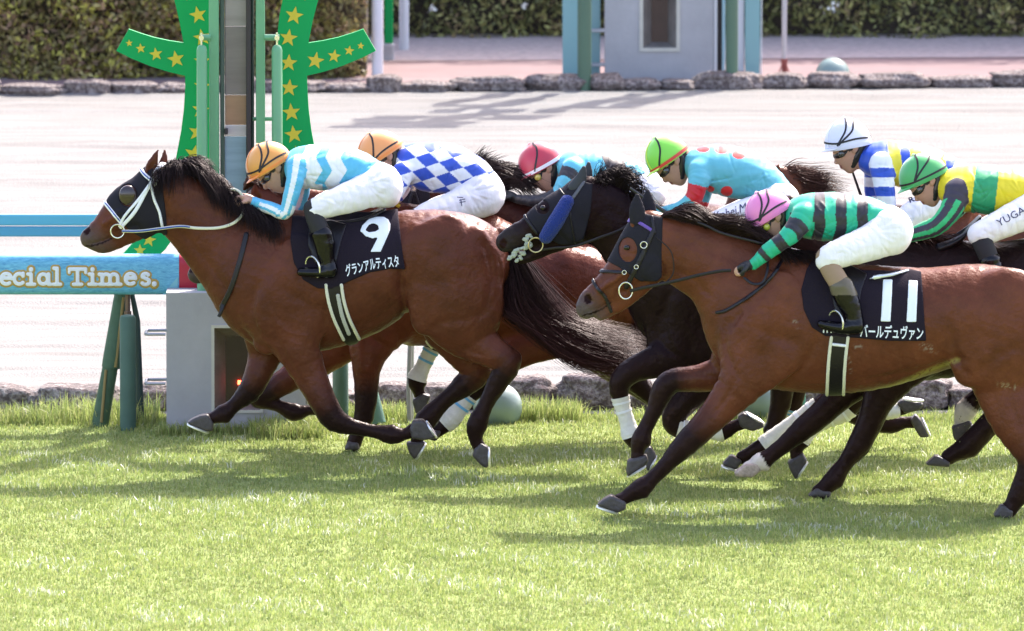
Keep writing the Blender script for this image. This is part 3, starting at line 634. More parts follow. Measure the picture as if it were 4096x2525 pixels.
tubepx('rein', [(985, 832, -.12), (1010, 855, -.13), (1045, 862, -.14), (1060, 850, -.14)], H9['Yc'], .010, CREAM, H9['root'])
strap(H9, 'neck_strap', ['neck', 'torso'], [(985, 940), (960, 1040), (925, 1150), (885, 1235)], 20, LEATH, .010, yref=-.17)
tubepx('strap_end', [(893, 1218, -.12), (885, 1245, -.13), (875, 1268, -.13)], H9['Yc'], .012, LEATH, H9['root'], flat=.005)
CL9 = [(1165, 870), (1185, 868), (1300, 880), (1430, 850), (1590, 838), (1600, 900), (1612, 1000), (1624, 1080), (1560, 1076), (1480, 1090), (1400, 1125), (1330, 1157), (1270, 1155), (1210, 1120), (1172, 1050), (1158, 960)]
cloth9 = patch(H9, 'saddle_cloth', ['torso', 'neck'], CL9, CLOTH, off=.016, yref=-.24, h=.008, k=.10)
def nine(px, py):
    ring_ = np.maximum(d_poly([(1440, 928), (1448, 908), (1475, 884), (1505, 877), (1535, 877), (1553, 886), (1561, 902), (1560, 925), (1550, 945), (1525, 950), (1490, 956), (1462, 948)], px, py), -d_poly([(1461, 925), (1475, 905), (1495, 900), (1512, 908), (1515, 922), (1500, 930), (1475, 933)], px, py))
    return np.minimum(ring_, d_poly([(1561, 905), (1556, 935), (1523, 1007), (1482, 1007), (1512, 950), (1530, 920)], px, py))
worn('number_nine', H9['ops'], H9['Yc'], -.27, nine, .021, PRINT, cloth9, .0055, ((1430, 865), (1575, 1015)), k=.10, near=True)
v, f = text_px('グランアルティスタ', 1386, 1108, 1600, 1070, 50, bold=.018)
if v: 
    v = [(x, y - 26 * max(0, 1 - abs((x - 1500) / 110)) * .35) for x, y in v]
    conform('name_lettering', v, f, cloth9, .004, PRINT, cloth9, H9['Yc'])
def girth(H, pts, w, name='girth', m=LEATH, off=.014, pad=CREAM):
    g = strap(H, name, ['torso', 'neck'], pts, w, m, off, yref=-.22, h=.008)
    for sg in (-1, 1):
        q = []
        for i, p in enumerate(pts): q.append((p[0] + sg * w * .5, p[1]))
        strap(H, 'girth_padding', ['torso', 'neck'], q, 13, pad, off + .008, yref=-.22, h=.007, parent=g)
    return g
g9 = girth(H9, [(1335, 1135), (1345, 1200), (1365, 1270), (1390, 1330), (1405, 1365)], 62)
strap(H9, 'girth_elastic', ['torso', 'neck'], [(1352, 1180), (1368, 1260), (1395, 1340)], 16, mat('grey_elastic', (.45, .45, .4), .7), .020, yref=-.24, parent=g9)
saddle(H9, [(1290, 880, 22, .15), (1380, 880, 14, .15), (1460, 868, 12, .15), (1535, 838, 9, .12)])
patch(H9, 'saddle_flap', ['torso', 'neck'], [(1230, 890), (1330, 885), (1390, 900), (1370, 960), (1345, 1060), (1260, 1060), (1228, 980)], LEATH, off=.026, yref=-.26, k=.10)
# ============ HORSE 11
HEAD11 = [(2590, 920, 76, .075), (2565, 990, 92, .10), (2525, 1062, 90, .10), (2470, 1125, 76, .08), (2410, 1175, 62, .062), (2362, 1215, 54, .056), (2345, 1235, 42, .05)]
HEAD11J = [(2600, 1050, 80, .075), (2575, 1110, 56, .06), (2500, 1190, 42, .045), (2440, 1235, 30, .04), (2405, 1262, 22, .035)]
NECK11 = [(2620, 960, 108, .08), (2690, 1000, 125, .085), (2775, 1035, 138, .09), (2880, 1090, 158, .105), (2990, 1165, 205, .15), (3090, 1240, 250, .19)]
TOR11 = [(3000, 1300, 150, .15), (3080, 1285, 262, .21), (3220, 1290, 282, .255), (3390, 1312, 262, .285), (3540, 1305, 242, .285), (3690, 1285, 215, .27), (3800, 1268, 205, .27), (3910, 1268, 213, .275), (4030, 1285, 205, .26), (4120, 1320, 165, .2), (4180, 1340, 110, .14)]
L11 = [
 dict(n=legn([(3030, 1360, 160, .115), (2985, 1500, 105, .09), (2900, 1610, 72, .07), (2812, 1708, 56), (2740, 1780, 50), (2665, 1858, 37), (2605, 1918, 34), (2565, 1952, 38), (2505, 1988, 30), (2480, 2000, 28)], -.16), black=2.2, hoof=[(2388, 2018), (2415, 1995), (2445, 1978), (2503, 2006), (2502, 2034), (2470, 2048)], sole=[(2388, 2022), (2472, 2050)]),
 dict(n=legn([(2960, 1420, 110, .08), (2890, 1490, 72, .07), (2780, 1515, 54), (2700, 1520, 48), (2655, 1555, 48), (2618, 1640, 37), (2582, 1710, 33), (2563, 1760, 37), (2552, 1800, 30), (2550, 1830, 28)], .12), black=1.7, hoof=[(2511, 1838), (2585, 1818), (2592, 1840), (2582, 1858), (2512, 1904), (2506, 1885)], sole=[(2584, 1858), (2511, 1904)]),
 dict(n=[(4030, 1240, 170, .13, -.13), (4000, 1380, 170, .125, -.15)] + legn([(4020, 1520, 135, .10), (4060, 1680, 98, .08), (4120, 1820, 60), (4110, 1900, 48), (4080, 1970, 42), (4050, 2020, 36), (4035, 2040, 34)], -.15), black=3.2, hoof=[(3972, 2064), (4005, 2015), (4052, 2040), (4045, 2072)], k=.03),
 dict(n=[(3990, 1320, 150, .11, .1)] + legn([(3960, 1450, 120, .09), (4080, 1560, 90), (4220, 1680, 58), (4230, 1800, 40), (4200, 1900, 38)], .13), black=2.4),
]
LM11 = [
 dict(n=[(3110, 1150, 70, .03, -.20), (3050, 1280, 85, .035, -.215), (3010, 1380, 75, .03, -.19)], k=.05),
 dict(n=[(3130, 1430, 85, .05, -.20), (3060, 1500, 65, .05, -.18)], k=.03),
 dict(n=[(2950, 1390, 62, .05, -.11), (2940, 1450, 50, .05, -.11)], k=.03),
 dict(n=[(3880, 1420, 90, .045, -.20), (3870, 1490, 55, .05, -.17)], k=.07),
 dict(n=[(3835, 1440, 22, .03, -.25), (3700, 1490, 16, .02, -.24), (3560, 1520, 12, .015, -.2)], k=.03, sub=True),
 dict(n=[(2590, 1060, 40, .022, -.085), (2620, 1090, 38, .02, -.07)], k=.02),
 dict(n=[(2490, 1090, 14, .02, -.085), (2400, 1160, 10, .018, -.062)], k=.015),
 dict(n=[(2560, 1150, 10, .02, -.085), (2480, 1170, 8, .02, -.075)], k=.03, sub=True),
]
EAR11 = [[(2552, 895, 30, .03, -.05), (2548, 840, 28, .020, -.055), (2549, 785, 7, .006, -.055)], [(2596, 885, 30, .03, .045), (2592, 825, 28, .020, .05), (2590, 768, 7, .006, .05)]]
MANE11 = dict(col=(.018, .010, .010), n=1700, r=.0032, ysp=.05, jit=.011, g=[
 [(2615, 890, 0), (2660, 860, -.03), (2720, 870, -.05), (2790, 880, -.06)],
 [(2660, 880, 0), (2730, 825, -.02), (2800, 830, -.03), (2840, 870, -.05)],
 [(2720, 890, 0), (2790, 845, -.04), (2850, 890, -.05), (2900, 880, -.05)],
 [(2790, 910, 0), (2860, 880, -.05), (2940, 870, -.06), (2990, 860, -.04)],
 [(2860, 930, 0), (2930, 900, -.06), (3010, 910, -.08), (3070, 950, -.10)],
 [(2950, 960, 0), (3010, 930, -.06), (3080, 960, -.10), (3130, 1010, -.12)],
 [(3040, 990, 0), (3090, 990, -.08), (3130, 1020, -.14), (3160, 1060, -.16)],
 [(3090, 1000, 0), (3150, 1005, -.04), (3200, 1030, -.1), (3235, 1065, -.14)], [(3130, 1010, 0), (3190, 1012, -.04), (3250, 1035, -.1), (3290, 1075, -.15)], [(3200, 1015, 0), (3240, 1015, -.04), (3300, 1040, -.1), (3340, 1080, -.15)]])
H11 = horse('eleven', 2065, 'bay racehorse with number 11 on its black cloth, a black hood and brown reins', HEAD11, HEAD11J, NECK11, TOR11, L11, LM11, BAY2, ears=EAR11, eye=(2507, 990, .098), mane=MANE11, nostril=(2352, 1193), muzzle=(.085, .065, .065), cr=CR11, mouth=[(2330, 1264), (2370, 1252), (2410, 1235), (2440, 1214)], stains=[([(3370, 1592), (3560, 1550), (3700, 1490), (3830, 1440)], 16, (.30, .26, .06), -.6), ([(3178, 1288), (3190, 1305)], 12, (.3, .26, .21), .3), ([(3422, 1388), (3440, 1388)], 11, (.3, .26, .21), .2), ([(3690, 1385), (3740, 1400)], 20, (.25, .2, .16), .45), ([(3398, 1420), (3402, 1490)], 8, (.25, .2, .16), .4), ([(4000, 1540), (4060, 1550)], 16, (.25, .2, .13), .3)])
hood11 = patch(H11, 'hood', ['head', 'neck', 'jaw'], [(2402, 1040), (2440, 965), (2500, 870), (2560, 850), (2655, 870), (2650, 1000), (2650, 1110), (2630, 1130), (2560, 1130), (2500, 1090), (2470, 1070)], HOODM, off=.007, holes=[(2512, 1000, 36, 48)])
for e in EAR11:
    c = conv([(a[0], a[1], a[2], a[3], a[4]) for a in e], H11['Yc'])[1:]; c[:, 3:] += .005
    fmesh('ear_cover', Field(c[:, :3].min(0) - .08, c[:, :3].max(0) + .08, .006).chain(c, .01), HOODM, hood11)
strap(H11, 'browband', ['head', 'neck', 'jaw'], [(2508, 888), (2540, 885), (2580, 905), (2612, 925)], 13, mat('purple_webbing', (.12, .06, .32), .5), .016)
strap(H11, 'cheekpiece', ['head', 'neck', 'jaw'], [(2612, 925), (2590, 975), (2550, 1060), (2525, 1110), (2505, 1150)], 20, LEATH, .018)
strap(H11, 'noseband', ['head', 'jaw'], [(2362, 1108), (2385, 1092), (2430, 1088), (2500, 1088)], 13, LEATH, .012)
strap(H11, 'noseband', ['head', 'jaw'], [(2362, 1108), (2385, 1150), (2420, 1190), (2445, 1250)], 13, LEATH, .012)
strap(H11, 'headpiece', ['head', 'neck', 'jaw'], [(2608, 870), (2618, 930)], 14, LEATH, .016)
ring('bit_ring', (2503, 1163), 27, H11['Yc'], -.105, .005, METAL, H11['root'], ry=33)
for bx, by in ((2497, 1090), (2545, 1068)): ring('buckle', (bx, by), 8, H11['Yc'], -.118, .0028, METAL, H11['root'])
ring('buckle', (2575, 980), 13, H11['Yc'], -.125, .0035, METAL, H11['root'])
tubepx('rein', [(2520, 1165, -.11), (2570, 1152, -.13), (2640, 1138, -.15), (2720, 1120, -.17), (2800, 1100, -.19), (2880, 1085, -.20), (2925, 1082, -.2)], H11['Yc'], .011, LEATH, H11['root'], flat=.006)
tubepx('rein', [(2790, 890, -.08), (2830, 905, -.10), (2880, 930, -.12), (2950, 950, -.14), (3030, 970, -.14), (3062, 985, -.14), (3070, 1050, -.2), (3068, 1090, -.24), (3050, 1130, -.25), (3010, 1135, -.24), (2975, 1110, -.22)], H11['Yc'], .009, LEATH, H11['root'], flat=.006)
tubepx('martingale_cord', [(2620, 945, -.12), (2680, 1000, -.14), (2695, 1060, -.14), (2690, 1100, -.14), (2670, 1125, -.14)], H11['Yc'], .004, LEATH, H11['root'])
strap(H11, 'neck_strap', ['neck', 'torso'], [(3150, 1010), (3080, 1110), (2990, 1185), (2905, 1240), (2866, 1252)], 13, LEATH, .012, yref=-.16)
CL11 = [(3260, 1030), (3300, 1055), (3450, 1085), (3560, 1090), (3640, 1085), (3690, 1093), (3695, 1180), (3700, 1280), (3708, 1366), (3560, 1364), (3430, 1352), (3300, 1345), (3245, 1310), (3212, 1240), (3202, 1160), (3225, 1080)]
cloth11 = patch(H11, 'saddle_cloth', ['torso', 'neck'], CL11, CLOTH, off=.016, yref=-.24, h=.008, k=.10)
B11 = H11['ch']
def eleven(px, py):
    return np.minimum(d_poly([(3535, 1125), (3570, 1125), (3560, 1284), (3524, 1283)], px, py) , d_poly([(3637, 1128), (3671, 1131), (3663, 1286), (3627, 1285)], px, py)) - 1.5
worn('number_eleven', H11['ops'], H11['Yc'], -.27, eleven, .021, PRINT, cloth11, .0055, ((3505, 1105), (3690, 1305)), k=.10, near=True)
v, f = text_px('バールデュヴァン', 3440, 1352, 3692, 1362, 56, bold=.018)
if v: conform('name_lettering', v, f, cloth11, .004, PRINT, cloth11, H11['Yc'])
conform('name_lettering', [(3292, 1320), (3297, 1320), (3297, 1332), (3292, 1332), (3306, 1320), (3311, 1320), (3311, 1332), (3306, 1332), (3322, 1320), (3327, 1320), (3327, 1332), (3322, 1332)], [(0, 1, 2, 3), (4, 5, 6, 7), (8, 9, 10, 11)], cloth11, .004, PRINT, cloth11, H11['Yc'])
g11 = girth(H11, [(3358, 1345), (3350, 1410), (3345, 1480), (3343, 1560), (3343, 1592)], 66)
strap(H11, 'girth_buckle', ['torso', 'neck'], [(3332, 1375), (3380, 1380)], 12, mat('white_webbing', (.82, .82, .83), .5), .024, yref=-.24, parent=g11, smooth=False)
saddle(H11, [(3300, 1075, 26, .15), (3400, 1080, 18, .15), (3500, 1100, 14, .15), (3570, 1095, 12, .14), (3628, 1082, 8, .12)])
MB().tube(catmull([P(3480, 1115, H11['Yc'] - .2), P(3520, 1106, H11['Yc'] - .21), P(3570, 1098, H11['Yc'] - .19), P(3632, 1081, H11['Yc'] - .10)], 5), [.004] * 2 + [.014] * 4 + [.011] * 6 + [.008] * 4, 8, flat=.012).build('saddle_rim', mat('silver_trim', (.75, .78, .82), .22, metal=.5), H11['root'], True)
patch(H11, 'saddle_flap', ['torso', 'neck'], [(3330, 1080), (3400, 1065), (3475, 1100), (3450, 1160), (3430, 1260), (3340, 1260), (3320, 1160)], LEATH, off=.026, yref=-.26, k=.10)
# ============ HORSE 5 (dark, blue sheepskin cheekpiece)
dx, dy = 1650, 30
HEADC = [(2335, 790, 80, .075), (2300, 835, 96, .10), (2245, 868, 98, .10), (2180, 898, 80, .08), (2120, 930, 62, .062), (2062, 950, 52, .056), (2025, 968, 42, .05)]
HEADCJ = [(2310, 900, 78, .075), (2260, 945, 52, .06), (2190, 985, 36, .045), (2130, 1018, 26, .04), (2085, 1040, 19, .034)]
NECKC = [(2360, 810, 100, .08), (2420, 855, 122, .085), (2510, 925, 145, .09), (2610, 1010, 180, .115), (2720, 1100, 230, .17), (2800, 1150, 250, .20)]
TORC = shift(TOR9, dx, dy)
LC = [
 dict(n=legn([(2790, 1290, 150, .11), (2710, 1415, 92, .085), (2600, 1455, 62, .065), (2520, 1487, 50), (2478, 1540, 44), (2487, 1615, 33), (2510, 1690, 31), (2526, 1745, 35), (2555, 1785, 27), (2590, 1805, 26)], -.15), black=1.5, wrap=(4.7, 7.2), tape=WWHITE, hoof=[(2572, 1798), (2600, 1783), (2624, 1820), (2612, 1865), (2590, 1882), (2575, 1842)], sole=[(2624, 1822), (2592, 1880)]),
 dict(n=legn([(2850, 1380, 130, .1), (2800, 1520, 82, .08), (2735, 1610, 56), (2692, 1672, 46), (2712, 1712, 40), (2780, 1718, 31), (2850, 1728, 31), (2890, 1725, 36), (2940, 1705, 27), (2975, 1690, 27)], .13), black=1.2, wrap=(4.2, 7.1), tape=WWHITE, hoof=[(2952, 1665), (2975, 1648), (3050, 1688), (3055, 1706), (3010, 1722), (2962, 1705)], sole=[(2978, 1650), (3052, 1698)]),
 dict(n=shift(THIGH9, dx, dy) + legn([(3500, 1370, 108, .09), (3480, 1500, 74, .065), (3420, 1590, 52), (3375, 1645, 40), (3300, 1680, 36), (3240, 1715, 38), (3200, 1758, 38), (3185, 1800, 28), (3188, 1825, 27)], -.15), black=4, wrap=(5.9, 9.1), tape=WWHITE, hoof=[(3152, 1845), (3210, 1812), (3227, 1842), (3190, 1906), (3180, 1912), (3158, 1872)], sole=[(3227, 1844), (3183, 1910)], k=.03),
 dict(n=[(3450, 1150, 150, .1, .1)] + legn([(3450, 1330, 110, .09), (3420, 1500, 70), (3330, 1585, 46), (3240, 1645, 34), (3130, 1725, 33), (3055, 1785, 36), (3000, 1812, 29), (2970, 1830, 27)], .13), black=1.6, wrap=(3.9, 6.1), tape=WWHITE, hoof=[(2888, 1856), (2925, 1818), (2968, 1842), (2945, 1876)], sole=[(2888, 1860), (2945, 1878)]),
]
LMC = [dict(n=shift([(1180, 1020, 70, .03, -.205), (1130, 1150, 85, .035, -.215), (1110, 1260, 75, .03, -.20)], dx, dy), k=.05),
 dict(n=[(2860, 1330, 80, .05, -.19), (2800, 1420, 65, .05, -.175)], k=.03), dict(n=[(2650, 1290, 70, .05, -.10), (2640, 1370, 55, .05, -.11)], k=.03),
 dict(n=shift([(560, 845, 40, .022, -.085), (600, 880, 40, .02, -.07)], 1705, 45), k=.02)]
EARC = [[(2290, 765, 27, .03, -.045), (2320, 725, 24, .018, -.05), (2336, 672, 6, .006, -.052)], [(2330, 750, 22, .026, .045), (2350, 700, 18, .016, .05), (2355, 655, 5, .006, .052)]]
MANEC = dict(col=(.010, .007, .008), n=900, r=.0032, ysp=.05, jit=.02, wave=.02, lmin=.4, g=[
 [(2385, 750, 0), (2390, 730, -.03), (2410, 735, -.06), (2400, 770, -.08)],
 [(2410, 745, 0), (2405, 705, 0), (2425, 680, 0), (2445, 690, .02)],
 [(2440, 745, 0), (2460, 690, 0), (2500, 690, 0), (2530, 730, -.02)],
 [(2470, 760, 0), (2510, 700, 0), (2545, 700, 0), (2570, 740, 0)],
 [(2500, 790, 0), (2540, 760, -.05), (2570, 800, -.08), (2580, 850, -.1)],
 [(2560, 840, 0), (2600, 830, -.06), (2650, 870, -.1), (2680, 920, -.12)],
 [(2650, 880, 0), (2700, 880, -.08), (2740, 920, -.12), (2770, 960, -.14)]])
HC = horse('five', 1915, 'almost black racehorse with a foaming mouth and a fluffy blue cheekpiece', HEADC, HEADCJ, NECKC, TORC, LC, LMC, BLK, ears=EARC, eye=(2173, 832, .09), mane=MANEC, nostril=(2012, 970), muzzle=(.022, .018, .018), cr=csh(CR9, 1650, 30) + csh(CRH9[:2], 1705, 45), mouth=[(2030, 1030), (2070, 1015), (2110, 1000)],
 tail=dict(col=(.02, .012, .012), n=500, g=[[(3690, 1000, 0), (3760, 1100, 0), (3830, 1250, 0), (3900, 1400, 0)], [(3680, 1040, 0), (3720, 1160, 0), (3760, 1300, 0), (3850, 1450, 0)]]))
hoodC = patch(HC, 'hood', ['head'], [(2098, 868), (2150, 790), (2220, 735), (2290, 715), (2375, 735), (2365, 850), (2330, 985), (2240, 985), (2150, 935)], HOODM, off=.006, holes=[(2172, 832, 26, 26)])
for e in EARC:
    c = conv(e, HC['Yc'])[1:]; c[:, 3:] += .005
    fmesh('ear_cover', Field(c[:, :3].min(0) - .08, c[:, :3].max(0) + .08, .006).chain(c, .01), mat('ear_fabric', (.025, .027, .03), .6), hoodC)
strap(HC, 'browband', ['head'], [(2225, 745), (2250, 775), (2272, 795)], 10, LEATH, .012)
cf = conv([(2268, 808, 28, .045, -.10), (2242, 855, 31, .05, -.115), (2215, 900, 32, .05, -.12), (2184, 948, 28, .045, -.11)], HC['Yc'])
F = Field(cf[:, :3].min(0) - .12, cf[:, :3].max(0) + .12, .006).chain(cf, .01)
F.d += (.0025 * np.sin(F.x[:, None, None] * 260) * np.sin(F.z[None, None, :] * 240 + F.y[None, :, None] * 200)).astype(np.float32)
fmesh('sheepskin_cheekpiece', F, mat('blue_sheepskin', (.007, .028, .20), .95, bump=.9, bscale=120, sheen=.15), HC['root'])
strap(HC, 'noseband', ['head'], [(2098, 868), (2120, 900), (2148, 935)], 13, LEATH, .012)
strap(HC, 'headpiece', ['head'], [(2335, 730), (2300, 780), (2282, 800)], 13, mat('grey_leather', (.09, .09, .10), .4), .014)
strap(HC, 'throatlatch', ['head'], [(2278, 845), (2290, 910), (2300, 975)], 9, LEATH, .012)
ring('bit_ring', (2143, 980), 29, HC['Yc'], -.10, .005, mat('brass', (.6, .5, .25), .3, metal=.9), HC['root'])
tubepx('rein', [(2165, 1000, -.1), (2220, 992, -.13), (2300, 985, -.15), (2400, 950, -.16), (2480, 920, -.15), (2560, 870, -.12)], HC['Yc'], .009, LEATH, HC['root'], flat=.005)
FOAM = mat('foam', (.42, .45, .36), .5, bump=.9, bscale=70, var=.25, vscale=40)
def blobs(name, pts, Yc, m, parent, hh=.005, seed=0):
    rg = np.random.default_rng(seed); cs = []
    for (x, y, r, yo) in pts:
        for _ in range(6):
            p = P(x + rg.normal(0, r * .6), y + rg.normal(0, r * .6), Yc + yo); rr = r / S(Yc) * (.35 + .35 * rg.random()); cs.append(np.array([[*p, rr, rr * .8], [p[0] + .004, p[1], p[2] + .003, rr, rr * .8]]))
    a = np.vstack(cs); F = Field(a[:, :3].min(0) - .06, a[:, :3].max(0) + .06, hh)
    for c in cs: F.chain(c, .008)
    return fmesh(name, F, m, parent)
blobs('foam', [(2118, 945, 9, -.07), (2100, 960, 10, -.07), (2108, 978, 10, -.07), (2072, 1003, 10, -.058), (2052, 1018, 9, -.055), (2037, 1032, 8, -.05), (2092, 1012, 9, -.055), (2080, 1030, 9, -.05), (2066, 1045, 8, -.045), (2098, 992, 9, -.06), (2120, 985, 8, -.065)], HC['Yc'], FOAM, HC['root'])
# ============ HORSE with the white sock (green cap rider)
dx, dy = 2500, 110
TORF = shift(TOR9, dx, dy); HEADF = shift(HEAD9, dx, dy + 40); NECKF = shift(NECK9, dx, dy)
LF = [
 dict(n=legn([(3640, 1380, 150, .11), (3570, 1500, 95, .085), (3515, 1600, 64), (3480, 1690, 52), (3432, 1785, 47), (3378, 1855, 36), (3335, 1915, 38), (3300, 1950, 36), (3280, 1972, 36)], -.14), black=1.4, hoof=[(3230, 1984), (3265, 1950), (3322, 1965), (3320, 1988)]),
 dict(n=legn([(3600, 1350, 130, .1), (3480, 1480, 88, .08), (3370, 1575, 62), (3280, 1660, 52), (3205, 1722, 46), (3135, 1780, 38), (3080, 1822, 35), (3048, 1845, 37), (3015, 1862, 30), (2995, 1872, 28)], -.02), black=1.2, sock=6.8, hoof=[(2938, 1890), (2980, 1856), (3033, 1850), (3042, 1880), (3010, 1906), (2945, 1903)], hcol=(.42, .33, .28)),
 dict(n=shift(THIGH9, dx, dy) + legn([(4360, 1400, 100, .09), (4210, 1480, 70, .07), (4080, 1560, 56), (3970, 1680, 46), (3870, 1785, 44), (3815, 1815, 36), (3795, 1830, 32)], -.12), black=3, hoof=[(3700, 1857), (3745, 1818), (3798, 1846), (3796, 1866)]),
 dict(n=legn([(4250, 1250, 150, .1), (4150, 1400, 90, .08), (4020, 1500, 58), (3910, 1590, 40), (3862, 1640, 40), (3848, 1685, 34), (3845, 1705, 30)], .12), black=1, sock=3.6, hoof=[(3808, 1705), (3870, 1680), (3888, 1692), (3832, 1766), (3815, 1752)], sole=[(3888, 1696), (3835, 1765)]),
]
HF = horse('sock', 1985, 'black-brown racehorse with one white sock, mostly hidden behind horse number 11', HEADF, None, NECKF, TORF, LF, [], (.014, .007, .007), h=.012, cr=csh(CR9, dx, dy), mane=dict(col=(.05, .02, .015), n=350, g=[[(3400, 960, 0), (3440, 940, -.04), (3480, 960, -.08)], [(3560, 960, 0), (3620, 945, -.05), (3660, 965, -.09)], [(3650, 960, 0), (3720, 950, -.06), (3760, 975, -.1)], [(3760, 960, 0), (3840, 948, -.06), (3880, 972, -.1)]], jit=.012))
saddle(HF, [(3760, 985, 30, .15), (3820, 960, 24, .15), (3870, 920, 12, .14), (3920, 868, 7, .12)])
# ============ HORSE 3 (red cap)
dx, dy = 1080, -25
HEADD = shift(HEAD9, dx - 15, dy + 45); NECKD = shift(NECK9, dx, dy)
LD = [
 dict(n=legn([(2230, 1230, 150, .11), (2340, 1370, 90, .085), (2440, 1450, 60), (2540, 1525, 46), (2612, 1600, 32), (2680, 1640, 34), (2740, 1630, 26), (2775, 1610, 26)], -.14), black=1.5, hoof=[(2765, 1575), (2800, 1572), (2835, 1612), (2790, 1625)]),
 dict(n=legn([(2230, 1280, 110, .09), (2350, 1400, 70), (2470, 1490, 50), (2570, 1560, 42), (2640, 1620, 30), (2690, 1650, 32)], .13), black=1.4),
 dict(n=shift(THIGH9, dx, dy) + legn([(3000, 1330, 100, .09), (3110, 1440, 60), (3128, 1530, 50), (3118, 1620, 38), (3100, 1690, 38), (3085, 1720, 34)], -.13), black=3.4, hoof=[(3055, 1745), (3070, 1712), (3108, 1715), (3108, 1748)]),
 dict(n=legn([(2960, 1150, 150, .1), (3100, 1380, 80), (3190, 1470, 52), (3188, 1560, 40), (3165, 1640, 32), (3150, 1690, 36), (3140, 1720, 30)], .12), black=1.4, wrap=(4, 5.2), tape=WBLUE, hoof=[(3115, 1742), (3125, 1712), (3160, 1715), (3160, 1745)]),
]
MANED = dict(col=(.014, .010, .010), n=900, r=.0032, ysp=.06, jit=.02, g=[
 [(1850, 700, 0), (1900, 640, 0), (1935, 610, 0)], [(1900, 720, 0), (1940, 660, 0), (1985, 640, 0)],
 [(1900, 730, 0), (1990, 665, 0), (2060, 700, 0), (2130, 740, 0)], [(1960, 750, 0), (2040, 690, -.02), (2110, 720, -.03), (2170, 770, -.03)],
 [(2000, 770, 0), (2060, 740, -.04), (2110, 770, -.06), (2150, 800, -.08)]])
HD = horse('three', 1765, 'dark brown racehorse wearing bridle tag 3, running behind the leading horse', HEADD, None, NECKD, shift(TOR9, dx, dy), LD, [], DBAY, h=.012, cr=csh(CR9, dx, dy), mane=MANED, eye=(1577, 806, .09))
patch(HD, 'hood', ['head'], [(1480, 860), (1560, 690), (1640, 690), (1725, 720), (1722, 850), (1700, 960), (1600, 960)], HOODM, off=.006)
strap(HD, 'cheekpiece', ['head'], [(1655, 765), (1640, 800), (1630, 860)], 12, LEATH, .016)
strap(HD, 'throatlatch', ['head'], [(1657, 765), (1670, 800), (1690, 850)], 11, LEATH, .016)
conform('bridle_tag', [(1645, 738), (1668, 740), (1664, 768), (1642, 765)], [(0, 1, 2, 3)], HD['body'], .022, mat('tag_plate', (.12, .10, .09), .3), HD['root'], HD['Yc'])
v, f = text_px('3', 1650, 762, 1662, 763, 18, bold=.03); conform('tag_numeral', v, f, HD['body'], .026, mat('tag_print', (.6, .42, .25), .5), HD['root'], HD['Yc'])
strap(HD, 'red_rein', ['neck'], [(1915, 885), (1960, 860), (1995, 825), (2010, 800)], 12, mat('red_rein', (.33, .07, .04), .5), .012)
# ============ HORSE with the blue-striped bandages (behind the leader)
dx, dy = 455, -30
HEADB = shift(HEAD9, dx - 22, dy + 105); HEADB = [(1065, 830, 84, .075), (1030, 880, 98, .10), (975, 930, 95, .10), (915, 985, 76, .08), (865, 1035, 60, .062), (815, 1080, 50, .056), (788, 1098, 38, .05)]
NECKB = [(1075, 835, 100, .08), (1140, 860, 120, .085), (1240, 905, 150, .09), (1370, 960, 190, .115), (1510, 1040, 240, .17), (1600, 1090, 255, .20)]
LB = [
 dict(n=legn([(1560, 1230, 150, .11), (1490, 1360, 95, .085), (1470, 1440, 66), (1465, 1520, 50), (1462, 1600, 44), (1452, 1670, 36), (1432, 1730, 34), (1415, 1775, 30)], -.14), black=2.4, hoof=[(1378, 1797), (1392, 1765), (1432, 1768), (1438, 1797)]),
 dict(n=legn([(1480, 1260, 120, .1), (1330, 1400, 80, .08), (1180, 1500, 58), (1080, 1565, 44), (1035, 1592, 42), (1105, 1622, 27), (1178, 1652, 33), (1230, 1642, 23), (1275, 1640, 24)], .12), black=1.7, hoof=[(1270, 1615), (1300, 1610), (1335, 1640), (1320, 1670), (1285, 1662)]),
 dict(n=[(2270, 1080, 90, .12, -.13), (2290, 1170, 160, .125, -.145), (2300, 1240, 150, .12, -.15)] + legn([(2260, 1320, 105, .09), (2090, 1390, 78, .07), (1975, 1475, 56), (1915, 1540, 42), (1860, 1605, 34), (1805, 1675, 35), (1768, 1712, 30), (1745, 1730, 25)], -.13), black=4.2, wrap=(6.9, 8.9), tape=WBLUE, hoof=[(1695, 1750), (1718, 1718), (1765, 1722), (1745, 1762)]),
 dict(n=legn([(2100, 1100, 150, .1), (1950, 1250, 95, .08), (1820, 1310, 62), (1765, 1345, 46), (1728, 1395, 33), (1690, 1470, 31), (1668, 1520, 36), (1672, 1560, 27), (1680, 1580, 25)], .08), black=2.2, wrap=(4.0, 6.15), tape=WBLUE, hoof=[(1650, 1600), (1690, 1572), (1722, 1582), (1696, 1640), (1664, 1654)]),
]
TORB = [(1560, 1150, 190, .15), (1620, 1110, 270, .215), (1740, 1105, 280, .255), (1870, 1112, 275, .285), (1990, 1140, 235, .285), (2110, 1150, 212, .27), (2240, 1155, 192, .275), (2350, 1150, 166, .25), (2430, 1180, 130, .19), (2495, 1225, 90, .12)]
MANEB = dict(col=(.05, .018, .012), n=500, r=.0032, ysp=.05, jit=.012, g=[
 [(975, 760, 0), (985, 725, -.03), (1015, 720, -.06), (1040, 735, -.08)], [(1010, 740, 0), (1040, 705, 0), (1060, 720, -.03), (1080, 760, -.06)],
 [(1060, 745, 0), (1100, 745, -.04), (1140, 770, -.08), (1170, 800, -.1)], [(1120, 765, 0), (1180, 780, -.06), (1220, 810, -.1), (1250, 840, -.12)]])
